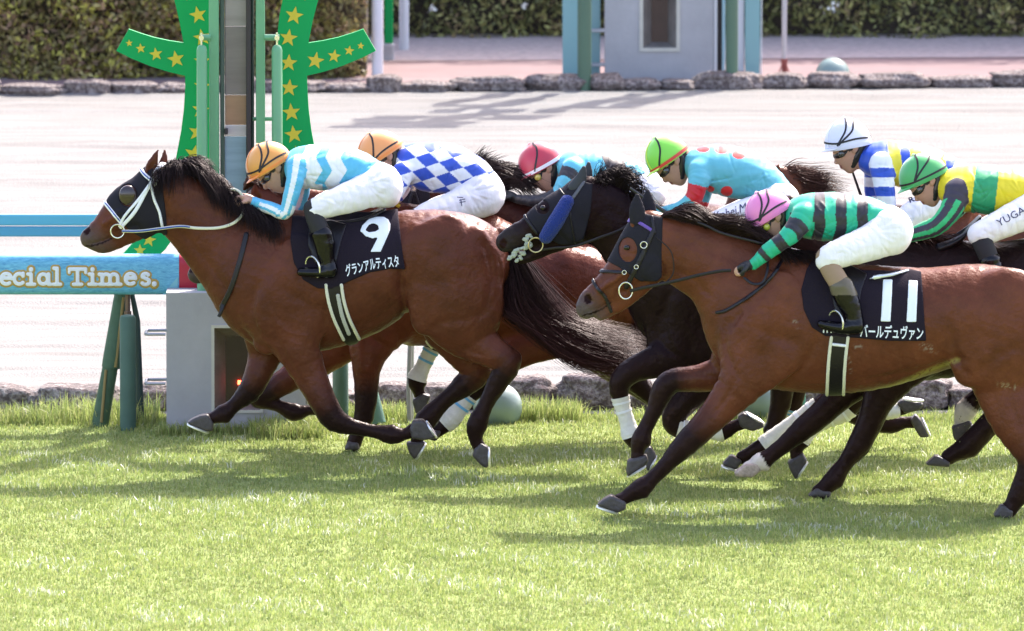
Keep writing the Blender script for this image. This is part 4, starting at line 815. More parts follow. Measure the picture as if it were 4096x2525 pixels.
HB = horse('stripe', 1795, 'bay racehorse with blue-striped white bandages, head low behind the leading jockey', HEADB, None, NECKB, TORB, LB, [], (.10, .024, .012), h=.012, cr=csh(CR9, 480, -10), ears=[[(1035, 795, 22, .028, -.045), (1020, 765, 20, .016, -.05), (1030, 722, 5, .006, -.052)]], eye=(960, 915, .09), mane=MANEB, nostril=(768, 1072), muzzle=(.06, .05, .05),
 tail=dict(col=(.05, .015, .012), n=700, r=.0034, ysp=.08, jit=.02, g=[[(2500, 1120, 0), (2560, 1230, 0), (2600, 1350, 0), (2680, 1450, 0)], [(2490, 1150, 0), (2530, 1260, 0), (2560, 1370, 0), (2620, 1480, 0)]]))
tubepx('yellow_girth_end', [(1700, 1352, -.1), (1712, 1372, -.1), (1728, 1390, -.05)], HB['Yc'], .012, CREAM, HB['root'])
MB().tube(catmull([P(1560, 815, HB['Yc'] - .1), P(1572, 792, HB['Yc'] - .1), P(1590, 788, HB['Yc'] - .1), P(1593, 806, HB['Yc'] - .1), P(1585, 818, HB['Yc'] - .1), P(1600, 826, HB['Yc'] - .1)], 4), .013, 8).build('yellow_ribbon', mat('yellow_tape', (.75, .45, .02), .5), HB['root'], True)
# ============ HORSE of the white cap rider
dx, dy = 2330, -30
HEADG = shift(HEAD9, dx + 150, dy + 40); NECKG = [(3130, 770, 100, .08)] + shift(NECK9, dx, dy)[1:]
LG_ = [
 dict(n=legn([(3500, 1260, 140, .1), (3470, 1390, 80), (3410, 1490, 54), (3365, 1570, 44), (3400, 1620, 36), (3480, 1640, 31), (3548, 1640, 34), (3600, 1640, 27), (3625, 1628, 26)], -.13), black=1.4, wrap=(5, 7.1), hoof=[(3588, 1612), (3610, 1597), (3692, 1612), (3680, 1636), (3620, 1652)], sole=[(3606, 1600), (3690, 1606)]),
 dict(n=legn([(3530, 1300, 110, .1), (3480, 1440, 70), (3420, 1560, 48), (3400, 1640, 42), (3470, 1690, 32), (3560, 1700, 35), (3620, 1690, 26), (3650, 1690, 25)], .12), black=1.2, hoof=[(3640, 1680), (3662, 1656), (3682, 1680), (3718, 1745), (3680, 1747)], sole=[(3682, 1668), (3716, 1745)]),
 dict(n=shift(THIGH9, dx, dy) + legn([(4200, 1320, 100, .09), (4290, 1420, 60), (4260, 1550, 40), (4200, 1700, 36)], -.13), black=3.4),
 dict(n=legn([(4150, 1100, 150, .1), (4200, 1350, 90), (4240, 1460, 55), (4200, 1600, 38)], .12), black=2),
]
MANEG = dict(col=(.06, .025, .018), n=1000, r=.003, ysp=.06, jit=.022, lmin=.45, g=[
 [(3110, 690, 0), (3150, 670, 0), (3200, 690, 0), (3270, 690, 0)], [(3130, 710, 0), (3200, 690, 0), (3280, 705, 0), (3350, 715, 0)],
 [(3120, 730, 0), (3190, 715, 0), (3290, 735, 0), (3390, 745, 0)], [(3120, 750, 0), (3200, 745, 0), (3290, 765, 0), (3385, 785, 0)],
 [(3140, 775, 0), (3220, 770, 0), (3300, 790, 0), (3370, 810, 0)], [(3160, 800, 0), (3240, 800, 0), (3330, 810, 0), (3400, 850, 0)]])
HG = horse('far', 1805, 'brown racehorse with a long wind-blown mane showing behind the lime cap jockey', HEADG, None, NECKG, shift(TOR9, dx, dy), LG_, [], BAY2, h=.012, cr=csh(CR9, dx, dy), ears=[[(3108, 700, 14, .026, -.045), (3108, 680, 12, .014, -.05), (3114, 655, 4, .006, -.052)]], mane=MANEG)
# ------------------------------------------------------------------ jockeys
SKIN = (.48, .27, .19)
GLOVE = (.02, .02, .022)
def rider(key, row, label, helm, torso, armN, armF, hips, thigh, leg, foot, jersey, caps, hand=None, glove=False, stock=(.015, .013, .016), boot=(.003, .002, .004), goggle=(.02, .02, .025), lens=None, neck=None, farleg=True, h=.0062, topboot=None, face=True, peak=True, bands=None, hairc=(.02, .015, .012), gcol=None):
    Yc = rowY(row); s = S(Yc)
    b0, f0 = helm['back'], helm['front']; s_ = s / 591
    mid = ((b0[0] + f0[0]) / 2, (b0[1] + f0[1]) / 2); L = math.hypot(f0[0] - b0[0], f0[1] - b0[1])
    fw = ((f0[0] - b0[0]) / L, (f0[1] - b0[1]) / L); up = (fw[1] * 1.0, -fw[0] * 1.0)
    if up[1] > 0: up = (-up[0], -up[1])
    def hp(f, u): return (mid[0] + (fw[0] * f + up[0] * u) * s_, mid[1] + (fw[1] * f + up[1] * u) * s_)
    o = P(hips[0][0], hips[0][1], Yc); root = empty('jockey_person', (o[0], Yc, o[2]), label, 'person', 'jockeys riding in the race')
    cv = lambda n: conv(n, Yc)
    # ---- skin body: head, neck, trunk core, arms, legs in one piece
    def hn(f, u, r, ry, y=0): q = hp(f, u); return (q[0], q[1], r * s_, ry, y)
    skull = cv([hn(-8, 0, 74, .078), hn(-4, -22, 70, .076)])
    facec = cv([hn(12, -40, 50, .066), hn(8, -70, 42, .058), hn(10, -96, 24, .038), hn(14, -106, 14, .026)])
    jaw = cv([hn(-22, -40, 40, .062), hn(-12, -78, 26, .052), hn(6, -104, 14, .03)])
    nose = cv([hn(50, -44, 7, .012), hn(57, -60, 9, .013), hn(60, -67, 9, .016)])
    lips = cv([hn(42, -84, 7, .02), hn(41, -92, 7, .018)])
    brow = cv([hn(50, -24, 10, .05), hn(48, -30, 8, .045)])
    nk = neck or torso[0]; nkc = cv([hn(-25, -45, 40, .055), (nk[0], nk[1], 42 * s_, .058, 0)])
    ops = [(skull, .02), (facec, .025), (jaw, .02), (nkc, .03), (nose, .012), (lips, .008), (brow, .015)]
    for sg in (-1, 1): ops.append((cv([hn(-22, -12, 13, .009, sg * .086), hn(-24, -24, 15, .010, sg * .090), hn(-18, -38, 8, .008, sg * .084)]), .006))
    tc = cv(torso); thin = lambda c, d: np.column_stack([c[:, :3], np.maximum(c[:, 3] - d, .012), np.maximum(c[:, 4] - d, .012)])
    ops.append((thin(tc, .02), .03))
    aN = cv([a for a in armN]); aF = cv([a for a in armF])
    ops += [(thin(aN, .014), .02), (thin(aF, .014), .02)]
    # hands: palm, four bent fingers, thumb
    for arm, hnd, sg in ((armN, hand, -1), (armF, None, 1)):
        e, wst = arm[-2], arm[-1]; dx, dy = wst[0] - e[0], wst[1] - e[1]; l = math.hypot(dx, dy); dx, dy = dx / l, dy / l
        if hnd: dx, dy = hnd[0] - wst[0], hnd[1] - wst[1]; l = math.hypot(dx, dy); dx, dy = dx / l, dy / l
        nx, ny = dy, -dx       # towards the back of the hand
        if ny > 0: nx, ny = -nx, -ny
        yy = wst[4]; q = lambda a, b, r, ry, y: (wst[0] + (dx * a + nx * b) * s_, wst[1] + (dy * a + ny * b) * s_, r * s_, ry, y)
        ops.append((cv([q(-4, 0, 17, .026, yy), q(22, 4, 20, .034, yy), q(42, 4, 19, .036, yy)]), .015))
        for i, (yo, le) in enumerate(((-.030, 1.0), (-.010, 1.1), (.011, 1.05), (.031, .88))):
            ops.append((cv([q(44, 12 - i, 8.5, .0095, yy + yo), q(44 + 22 * le, 8 - i, 8, .009, yy + yo), q(44 + 26 * le, -10, 7.5, .0085, yy + yo), q(44 + 8 * le, -20, 7, .008, yy + yo)]), .003))
        ops.append((cv([q(20, 2, 9, .011, yy - sg * -.032), q(38, -8, 8.5, .010, yy + sg * .048), q(56, -14, 7, .0085, yy + sg * .036)]), .005))
    hc = cv(hips); tN = cv(thigh); tF = cv([(a[0] + 12, a[1] - 8, a[2], a[3], -a[4]) for a in thigh])
    lN = cv(leg); lF = cv([(a[0] + 12, a[1] - 8, a[2], a[3], -a[4]) for a in leg])
    ops += [(thin(hc, .02), .03), (thin(tN, .015), .03), (thin(tF, .015), .03), (thin(lN, .012), .02), (thin(lF, .012), .02)]
    allc = np.vstack([c for c, _ in ops]); lo = (allc[:, :3] - allc[:, 3:].max(1)[:, None]).min(0) - .03; hi = (allc[:, :3] + allc[:, 3:].max(1)[:, None]).max(0) + .03
    F = Field(lo, hi, h)
    for c, k in ops: F.chain(c, k)
    hw = [P(a[-1][0], a[-1][1], Yc + a[-1][4]) for a in (armN, armF)]
    mth = np.array([P(*hp(47, -88), Yc)[i] for i in (0, 2)])
    def scol(V):
        c = np.tile(np.array(SKIN), (len(V), 1))
        if glove:
            for q in hw: c[np.linalg.norm(V - q, axis=1) < .115] = GLOVE
        c[(np.hypot(V[:, 0] - mth[0], V[:, 2] - mth[1]) < .012)] = (.28, .10, .08)
        # short hair behind the ear
        e = np.array([P(*hp(-44, -22), Yc)[i] for i in (0, 2)]); c[(np.hypot(V[:, 0] - e[0], V[:, 2] - e[1]) < .05) & (np.abs(V[:, 1] - Yc) < .078)] = hairc; e = np.array([P(*hp(-2, -14), Yc)[i] for i in (0, 2)]); c[(np.hypot(V[:, 0] - e[0], V[:, 2] - e[1]) < .026)] = hairc
        return c
    fmesh('body', F, mat('skin', (0, 0, 0), .5, attr=True, var=.06, vscale=20, spec=.4), root, scol)
    # ---- jersey
    def field(chs, hh, pad=.05):
        a = np.vstack([c for c, _ in chs]); F = Field((a[:, :3] - a[:, 3:].max(1)[:, None]).min(0) - pad, (a[:, :3] + a[:, 3:].max(1)[:, None]).max(0) + pad, hh)
        for c, k in chs: F.chain(c, k)
        return F
    def wrinkle(F, amp=.0035, seed=0):
        X = F.x[:, None, None]; Y = F.y[None, :, None]; Z = F.z[None, None, :]
        s1 = np.sin(27 * X + 31 * Z + 2.6 * np.sin(13 * Z - 8 * X + 9 * Y + seed)); s2 = np.sin(41 * Z - 22 * X + 2.1 * np.sin(15 * X + 11 * Y + seed * 1.7))
        F.d = F.d + amp * .6 * (s1 * s2 + .5 * s2).astype(np.float32)
        return F
    Fj = wrinkle(field([(tc, .02), (aN, .03), (aF, .03)], .0056), .003, row)
    rg = np.random.default_rng(row); CL = []
    t0, t1 = np.array(torso[1][:2]), np.array(torso[-1][:2]); ax_ = (t1 - t0) / np.linalg.norm(t1 - t0); nr = np.array([-ax_[1], ax_[0]]); TL = np.linalg.norm(t1 - t0)
    for i in range(20):
        c0 = t0 + ax_ * TL * rg.uniform(.12, 1.0) + nr * rg.uniform(-50, 70) * s_; dr = nr * rg.uniform(.3, 1) * rg.choice([-1, 1]) + ax_ * rg.uniform(-1, 1.2); dr /= np.linalg.norm(dr); ln = rg.uniform(35, 95) * s_
        CL.append(([tuple(c0 - dr * ln / 2), tuple(c0 + nr * rg.normal(0, 5) + ax_ * rg.normal(0, 5)), tuple(c0 + dr * ln / 2)], rg.uniform(3.5, 6.5), rg.choice([.0045, .0035, -.0035])))
    sh_ = np.array(armN[0][:2])
    for i in range(6):       # folds radiating from the armpit
        an = rg.uniform(-.6, 1.6); dr = ax_ * math.cos(an) + nr * math.sin(an) * np.sign(nr[1] + 1e-6); q = sh_ + np.array([25, 35]) * s_; CL.append(([tuple(q + dr * 12), tuple(q + dr * 50 + rg.normal(0, 4, 2)), tuple(q + dr * 105)], 5, .0045))
    for i in range(len(armN) - 1):
        p0, p1 = np.array(armN[i][:2]), np.array(armN[i + 1][:2]); dd = p1 - p0; nn2 = np.array([-dd[1], dd[0]]) / (np.linalg.norm(dd) + 1e-6)
        for _ in range(3):
            c0 = p0 + dd * rg.random(); CL.append(([tuple(c0 - nn2 * 24 + dd * .06), tuple(c0), tuple(c0 + nn2 * 24 - dd * .12)], 4, rg.choice([.003, -.003])))
    crease(Fj, Yc, CL, -.18)
    def jcol(V):
        px, py = pxof(V[:, 0], V[:, 1], V[:, 2])
        dT, tT, _, latT = pt_chain(tc, V); dN, tN_, nN, _ = pt_chain(aN, V); dF, tF_, nF, _ = pt_chain(aF, V)
        arm = np.where(dN < np.minimum(dT, dF) - .004, 1, np.where(dF < dT - .004, 2, 0))
        return jersey(px, py, arm, np.where(arm == 1, tN_, tF_) / (len(armN) - 1), np.where(arm == 1, nN, nF), V)
    fmesh('jersey', Fj, mat('silk', (0, 0, 0), .42, attr=True, bump=.28, bscale=7, spec=.4, sheen=.12, stretch=(1, 1, 1.8)), root, jcol)
    # ---- breeches
    kc = lambda c: c
    Fb = wrinkle(field([(hc, .03), (tN, .05), (tF, .05)], .0065), .0035, row + 5)
    CL = []; q = (np.array(torso[-1][:2]) + np.array(thigh[1][:2])) / 2; hp0 = np.array(hips[1][:2])
    for i in range(9):
        an = R(-50 + 15 * i + rg.uniform(-5, 5)); dr = np.array([math.cos(an), math.sin(an)]); CL.append(([tuple(q + dr * 22 * s_), tuple(q + dr * 60 * s_ + rg.normal(0, 3, 2)), tuple(q + dr * rg.uniform(85, 130) * s_)], rg.uniform(3.5, 5.5), .0045 if i % 2 else -.003))
    for i in range(1, len(thigh) - 1):
        p0, p1 = np.array(thigh[i][:2]), np.array(thigh[i + 1][:2]); dd = p1 - p0; nn2 = np.array([-dd[1], dd[0]]) / (np.linalg.norm(dd) + 1e-6)
        for _ in range(2):
            c0 = p0 + dd * rg.random() + nn2 * rg.uniform(-20, 20); dr = dd / np.linalg.norm(dd) * rg.uniform(.4, 1) + nn2 * rg.uniform(-1, 1); CL.append(([tuple(c0 - dr * 32), tuple(c0 + nn2 * 3), tuple(c0 + dr * 32)], rg.uniform(3.5, 6), rg.choice([.004, -.003])))
    crease(Fb, Yc, CL, -.25)
    br = fmesh('breeches', Fb, mat('white_breeches', (.82, .79, .81), .6, bump=.55, bscale=10, sheen=.1, stretch=(1.6, 1, 1)), root)
    # ---- stockings and boots
    for sg, lc in ((-1, lN), (1, lF)):
        n1 = int(len(lc) * .45)
        sk = lc[:n1 + 2].copy(); sk[:, 3:] -= .006; F1 = field([(sk, .02)], .0065); st = fmesh('stocking', F1, mat('stocking_' + key, stock, .75), root)
        yy = sg * abs(foot[0][4]); ft = cv([(a[0], a[1], a[2], a[3], yy) for a in foot])
        bt = lc[n1:].copy(); bt[:, 3:] += .006
        F2 = wrinkle(field([(bt, .02), (ft, .03)], .0065), .003, 3)
        cf = None
        if topboot is not None:
            def cf(V):
                _, py = pxof(V[:, 0], V[:, 1], V[:, 2]); c = np.tile(np.array(boot), (len(V), 1)); c[py < topboot[0]] = topboot[1]; return c
        else:
            def cf(V): return np.tile(np.array(boot), (len(V), 1))
        fmesh('riding_boot', F2, mat('boot_leather', (0, 0, 0), .14, attr=True, bump=.3, bscale=18, coat=.05, spec=.3), root, cf)
        # stirrup iron round the foot
        q = ft[len(ft) // 2]; fx = (ft[-1] - ft[0])[:3]; fx /= np.linalg.norm(fx); upv = np.array([-fx[2], 0, fx[0]]); upv *= np.sign(upv[2])
        c0 = q[:3] + fx * .03; pts = [c0 + (np.array([0, 1., 0]) * .7 + fx * .7) * math.cos(t) * .066 + upv * (math.sin(t) * .075 + .035) + fx * .01 * math.sin(t) for t in np.linspace(-1.0, 4.14, 18)] + [c0 + (np.array([0, 1., 0]) * .7 + fx * .7) * .036 - upv * .028]
        MB().tube(pts, .007, 7).build('stirrup', METAL, root, True)
    # ---- helmet
    hl = MB(); a = L / 2 / s; hh = helm.get('h', 96) / 591; cw = P(mid[0], mid[1], Yc)
    f3 = P(hp(100, 0)[0], hp(100, 0)[1], Yc) - cw; f3 /= np.linalg.norm(f3); u3 = P(hp(0, 100)[0], hp(0, 100)[1], Yc) - cw; u3 -= f3 * (f3 @ u3); u3 /= np.linalg.norm(u3); y3 = np.array([0, 1., 0]); wy = .118
    def dome(th, ph, g=0.0):      # th around, ph from rim (slightly under) to crown
        cr = max(0, math.cos(ph))
        return cw + f3 * math.cos(th) * cr * (a + g) + y3 * math.sin(th) * cr * (wy + g) + u3 * math.sin(ph) * (hh + g)
    NT, NP = 40, 14; V = []; FC = []
    for j in range(NP):
        ph = -0.16 + (1.5707 + .16) * j / NP
        for i in range(NT): V.append(dome(2 * math.pi * i / NT, ph, .0018 * math.sin(3 * 2 * math.pi * i / NT) if 0 < j < NP else 0))
    V.append(cw + u3 * hh)
    for j in range(NP - 1):
        for i in range(NT): FC.append((j * NT + i, j * NT + (i + 1) % NT, (j + 1) * NT + (i + 1) % NT, (j + 1) * NT + i))
    for i in range(NT): FC.append(((NP - 1) * NT + i, (NP - 1) * NT + (i + 1) % NT, NP * NT))
    FC.append(tuple(reversed(range(NT))))
    hm = mat('cap_' + key, caps['c'], .38, bump=.1, bscale=14, sheen=.5)
    hl.add(V, FC); H = hl.build('helmet', hm, root, True)
    MB().add([tuple(cw + u3 * (hh + .004) + f3 * .016 * math.cos(t) + y3 * .016 * math.sin(t)) for t in np.linspace(0, 6.283, 11)[:-1]] + [tuple(cw + u3 * (hh + .016))], [(i, (i + 1) % 10, 10) for i in range(10)] + [tuple(range(9, -1, -1))]).build('cap_button', hm, H, True)
    def band(name, pts, w_, m, g=.003):
        q = catmull([np.array(dome(t, p_, g)) for t, p_ in pts], 5); mb = MB(); e_ = []
        for p in q:
            r_ = p - cw; v_ = np.array([r_ @ f3 / (a + g), r_ @ y3 / (wy + g), r_ @ u3 / (hh + g)]); v_ /= np.linalg.norm(v_); e_.append(cw + f3 * v_[0] * (a + g) + y3 * v_[1] * (wy + g) + u3 * v_[2] * (hh + g))
        q = np.array(e_)
        for i, p in enumerate(q):
            d = q[min(i + 1, len(q) - 1)] - q[max(0, i - 1)]; nrm = p - cw; sd = np.cross(d, nrm); sd /= np.linalg.norm(sd) + 1e-9
            nrm = nrm / np.linalg.norm(nrm); mb.v += [tuple(p + sd * w_ / 2 - nrm * .003), tuple(p + sd * w_ / 2 + nrm * .001), tuple(p - sd * w_ / 2 + nrm * .001), tuple(p - sd * w_ / 2 - nrm * .003)]
        n = len(q)
        for i in range(n - 1):
            for k in range(3): mb.f.append((4 * i + k, 4 * i + k + 1, 4 * i + 4 + k + 1, 4 * i + 4 + k))
        mb.build(name, m, H, False)
    blk = mat('goggle_strap', (.015, .013, .015), .6); rim = mat('capband_' + key, caps.get('rim', caps['c']), .5)
    th = np.linspace(R(-178), R(178), 30)
    band('cap_rim', [(t, -.05) for t in th], caps.get('rw', .016), rim, .0025)
    for bd in (bands or [((-150, .12), (-110, .18), (-60, .12), (0, .2), (60, .12), (110, .18), (150, .12), (180, .12)), ((-62, .02), (-85, .5), (-95, .9), (-100, 1.25), (100, 1.25), (85, .5), (62, .02)), ((-66, .05), (-105, .5), (-130, .95), (130, .95), (105, .5))]):
        band('goggle_band', [(R(t), p_) for t, p_ in bd], .0125, blk, .0035)
    if caps.get('seam'): band('cap_seam', [(R(-30), -.05), (R(-25), .5), (R(-20), 1.0), (R(-10), 1.4)], .009, mat('seam_' + key, caps['seam'], .4), .001)
    if peak:
        mb = MB(); n = 13
        for i in range(n):
            t = R(-62 + 124 * i / (n - 1)); p = np.array(dome(t, -.04)); e = (math.cos(t) ** .7) * .032 + .004
            out = p + f3 * e - u3 * e * .42
            mb.v += [tuple(p), tuple(out), tuple(out - u3 * .003), tuple(p - u3 * .004)]
        for i in range(n - 1):
            for k in range(4): mb.f.append((4 * i + k, 4 * i + (k + 1) % 4, 4 * i + 4 + (k + 1) % 4, 4 * i + 4 + k))
        mb.f += [(0, 1, 2, 3), (4 * n - 1, 4 * n - 2, 4 * n - 3, 4 * n - 4)]
        mb.build('cap_peak', mat('peak_' + key, caps.get('peak', caps['c']), .45), H, True)
    # ---- goggles, chin strap
    gm = mat('goggle_frame', (.012, .012, .014), .3)
    go = cv([hn(10, -26, 9, .084), hn(26, -34, 19, .084), hn(42, -38, 21, .070), hn(52, -40, 17, .036)])
    g = fmesh('goggles', field([(go, .02)], .005), gm, root)
    if lens is not None:
        for sg in (-1, 1):
            bm = bmesh.new(); bmesh.ops.create_uvsphere(bm, u_segments=14, v_segments=8, radius=1); q = P(*hp(34, -37), Yc - .07)
            MB().add([(q[0] + x.co.x * .024, Yc + sg * .082 + x.co.y * .014, q[2] + x.co.z * .024) for x in bm.verts], [tuple(x.index for x in f.verts) for f in bm.faces]).build('goggle_lens', mat('lens_' + key, lens, .1, coat=1), g, True); bm.free()
    for sg in (-1, 1):
        y = sg * .075
        cs = cv([hn(-46, -8, 8, .006, y), hn(-46, -34, 10, .008, y * .98), hn(-26, -62, 14, .012, y * .88), hn(-4, -92, 12, .02, y * .5)])
        fmesh('chin_strap', field([(cs, .01)], .005), gm, root)
    return dict(root=root, breeches=br, Yc=Yc)
def mask(c, m, v): c[m] = v
# ---- jockey 9
AQ = (.10, .46, .68); WH = (.80, .82, .86)
def j9(px, py, arm, t, n, V):
    c = np.tile(np.array(AQ), (len(px), 1))
    z = np.interp(py, [560, 578, 631, 682, 732, 780], [22, 28, 0, 27, -4, 22])
    e = px - z
    w_ = ((e > 1203) & (e < 1263)) | ((e > 1302) & (e < 1361)); c[(arm == 0) & w_] = WH
    c[(arm == 0) & (px > 1222) & (py > 738) & (px < 1290)] = WH
    c[(arm == 1) & (n > -.45) & (n < .15) & (t < .93)] = WH
    c[(arm == 1) & (n > .55) & (t > .45)] = WH
    c[(arm == 2) & (np.abs(n) < .35)] = (.82, .62, .64)
    c[(arm > 0) & (t > .93)] = AQ
    return c
TOR_R9 = [(1170, 655, 40, .07), (1205, 668, 78, .16), (1255, 668, 90, .20), (1320, 668, 92, .19), (1390, 668, 80, .165), (1450, 680, 66, .15), (1500, 700, 56, .14)]
HIP9 = [(1492, 715, 62, .15, 0), (1525, 738, 84, .18, 0), (1545, 770, 62, .16, 0)]
TH9 = [(1510, 745, 78, .10, -.10), (1430, 778, 66, .09, -.17), (1340, 810, 56, .075, -.24), (1275, 832, 46, .065, -.27), (1262, 842, 44, .06, -.275)]
LEG9 = [(1252, 835, 42, .06, -.275), (1262, 880, 40, .058, -.29), (1282, 925, 41, .058, -.30), (1298, 975, 38, .052, -.30), (1305, 1030, 30, .045, -.30), (1318, 1075, 28, .042, -.30)]
FOOT9 = [(1322, 1085, 26, .042, -.31), (1270, 1090, 22, .045, -.31), (1205, 1088, 17, .04, -.31)]
def arms(n, f): return n, f
J9 = rider('nine', 1880, 'jockey in aqua and white zigzag silks and orange cap crouched on the leading horse', dict(back=(1161, 612), front=(996, 712)), TOR_R9,
  [(1190, 665, 44, .07, -.15), (1180, 720, 36, .055, -.20), (1160, 800, 31, .048, -.21), (1138, 852, 28, .044, -.20), (1080, 832, 26, .040, -.17), (1012, 808, 20, .032, -.11)],
  [(1230, 670, 44, .07, .15), (1210, 740, 36, .055, .17), (1190, 820, 31, .048, .17), (1150, 860, 28, .044, .15), (1090, 840, 26, .040, .12), (1020, 812, 20, .032, .08)],
  HIP9, TH9, LEG9, FOOT9, j9, dict(c=(.75, .32, .06), seam=(.85, .25, .04), peak=(.85, .26, .05), rim=(.85, .26, .05)), hand=(955, 800), lens=(.02, .02, .02))
# ---- jockey 11
EM = (.015, .42, .24); BK = (.022, .02, .026)
def j11(px, py, arm, t, n, V):
    c = np.tile(np.array(EM), (len(px), 1)); e = px + np.clip((py - 830), 0, 200) * .10 - 8 * np.sin(np.clip((py - 860) / 90, 0, 1) * 3.14)
    for a, b in ((3258, 3301), (3344, 3388), (3429, 3473)): c[(arm == 0) & (e > a) & (e < b)] = BK
    for a, b in ((.08, .24), (.36, .49), (.60, .70)): c[(arm > 0) & (t > a) & (t < b)] = BK
    c[(arm == 0) & (px > 3160) & (px < 3262) & (py > 850) & (py < 890)] = BK
    return c
J11 = rider('eleven', 2065, 'jockey in green silks with black hoops and a pink cap on horse number 11', dict(back=(3162, 806), front=(2992, 908)),
  [(3172, 865, 42, .07), (3215, 862, 80, .16), (3270, 866, 96, .20), (3350, 866, 96, .19), (3430, 862, 82, .165), (3490, 865, 70, .15), (3535, 880, 58, .14)],
  [(3215, 868, 52, .07, -.15), (3175, 925, 42, .055, -.21), (3128, 965, 35, .05, -.23), (3075, 1005, 33, .046, -.23), (3032, 1042, 24, .036, -.22), (3012, 1058, 22, .03, -.21)],
  [(3215, 868, 50, .07, .15), (3140, 900, 38, .055, .19), (3050, 905, 34, .05, .18), (2980, 895, 30, .045, .15), (2930, 895, 24, .036, .1), (2915, 893, 22, .03, .08)],
  [(3530, 880, 62, .15, 0), (3560, 915, 88, .18, 0), (3580, 950, 66, .16, 0)],
  [(3550, 935, 88, .10, -.10), (3470, 975, 72, .09, -.17), (3390, 1003, 62, .078, -.24), (3325, 1028, 54, .07, -.28), (3312, 1040, 50, .066, -.285)],
  [(3305, 1030, 46, .062, -.285), (3325, 1080, 45, .06, -.30), (3355, 1130, 45, .06, -.31), (3385, 1190, 44, .056, -.31), (3410, 1250, 36, .048, -.31), (3420, 1290, 32, .045, -.31)],
  [(3425, 1308, 30, .044, -.32), (3360, 1312, 25, .046, -.32), (3285, 1296, 17, .04, -.32)], j11, dict(c=(.80, .22, .50), seam=(.9, .35, .6), peak=(.85, .4, .6)), hand=(2950, 1085), glove=True, stock=(.30, .20, .13), topboot=(1182, (.12, .10, .07)), lens=(.5, .5, .05))
def sh(n, dx, dy): return [(a[0] + dx, a[1] + dy) + tuple(a[2:]) for a in n]
def jB(px, py, arm, t, n, V):
    c = np.tile(np.array(WH), (len(px), 1)); x = px - 1710 + 0.0; y = py - 640
    # lattice vectors (95,20) and (-15,57)
    det = 95 * 57 + 15 * 20; a = (x * 57 + y * 15) / det; b = (95 * y - 20 * x) / det
    s_, d_ = a + b, a - b; c[((np.floor(s_ + .5) + np.floor(d_ + .5)) % 2) == 0] = (.03, .085, .50)
    return c
BL = (.02, .08, .50)
JB = rider('stripe', 1795, 'jockey in blue and white diamond silks and orange cap beside the leading jockey', dict(back=(1606, 565), front=(1443, 668)),
  [(1620, 640, 40, .07), (1650, 650, 76, .16), (1710, 668, 98, .20), (1790, 675, 100, .19), (1850, 690, 88, .165), (1895, 700, 72, .15), (1920, 715, 62, .14)],
  [(1615, 690, 46, .07, -.15), (1590, 750, 36, .055, -.20), (1560, 800, 31, .048, -.20), (1500, 800, 28, .044, -.17), (1450, 790, 20, .032, -.11)],
  [(1640, 680, 44, .07, .15), (1600, 760, 36, .055, .17), (1560, 800, 30, .045, .15), (1500, 790, 22, .032, .1)],
  [(1900, 725, 72, .15, 0), (1930, 770, 90, .18, 0), (1950, 800, 62, .16, 0)],
  [(1905, 790, 84, .10, -.10), (1820, 825, 62, .09, -.17), (1730, 850, 50, .075, -.24), (1660, 885, 44, .065, -.27), (1650, 895, 40, .06, -.275)],
  sh(LEG9, 400, 40), sh(FOOT9, 400, 40), jB, dict(c=(.80, .33, .10), seam=(.85, .25, .05), peak=(.85, .28, .06), rim=(.85, .28, .06)), bands=[((-150, .1), (-100, .12), (-70, .0)), ((-70, .0), (-85, .5), (-95, .9), (-100, 1.25), (100, 1.25), (85, .5), (62, .02))])
v, f = text_px('佳', 1840, 824, 1862, 820, 38, bold=.01)
v = [(1846 + (x - 1851) * .8, y) for x, y in v]
INK = mat('ink', (.03, .03, .09), .6)
conform('signature', [(1828, 787), (1852, 789), (1852, 792), (1828, 790), (1841, 797), (1845, 797), (1849, 824), (1846, 824), (1836, 800), (1860, 795), (1861, 798), (1837, 803), (1838, 809), (1862, 805), (1862, 808), (1838, 812)], [(0, 1, 2, 3), (4, 5, 6, 7), (8, 9, 10, 11), (12, 13, 14, 15)], JB['breeches'], .004, INK, JB['breeches'], JB['Yc'], maxe=12)
AQ2 = (.13, .50, .62)
def jD(px, py, arm, t, n, V):
    c = np.tile(np.array(AQ2), (len(px), 1)); e = px - .55 * (py - 605) + .0016 * (py - 605) ** 2
    c[(arm == 0) & (e > 2395) & (e < 2478)] = (.03, .025, .03)
    c[(arm == 1) & (t > .02) & (t < .25)] = (.03, .025, .03)
    c[(arm > 0) & (t > .52)] = (.03, .028, .034)
    return c
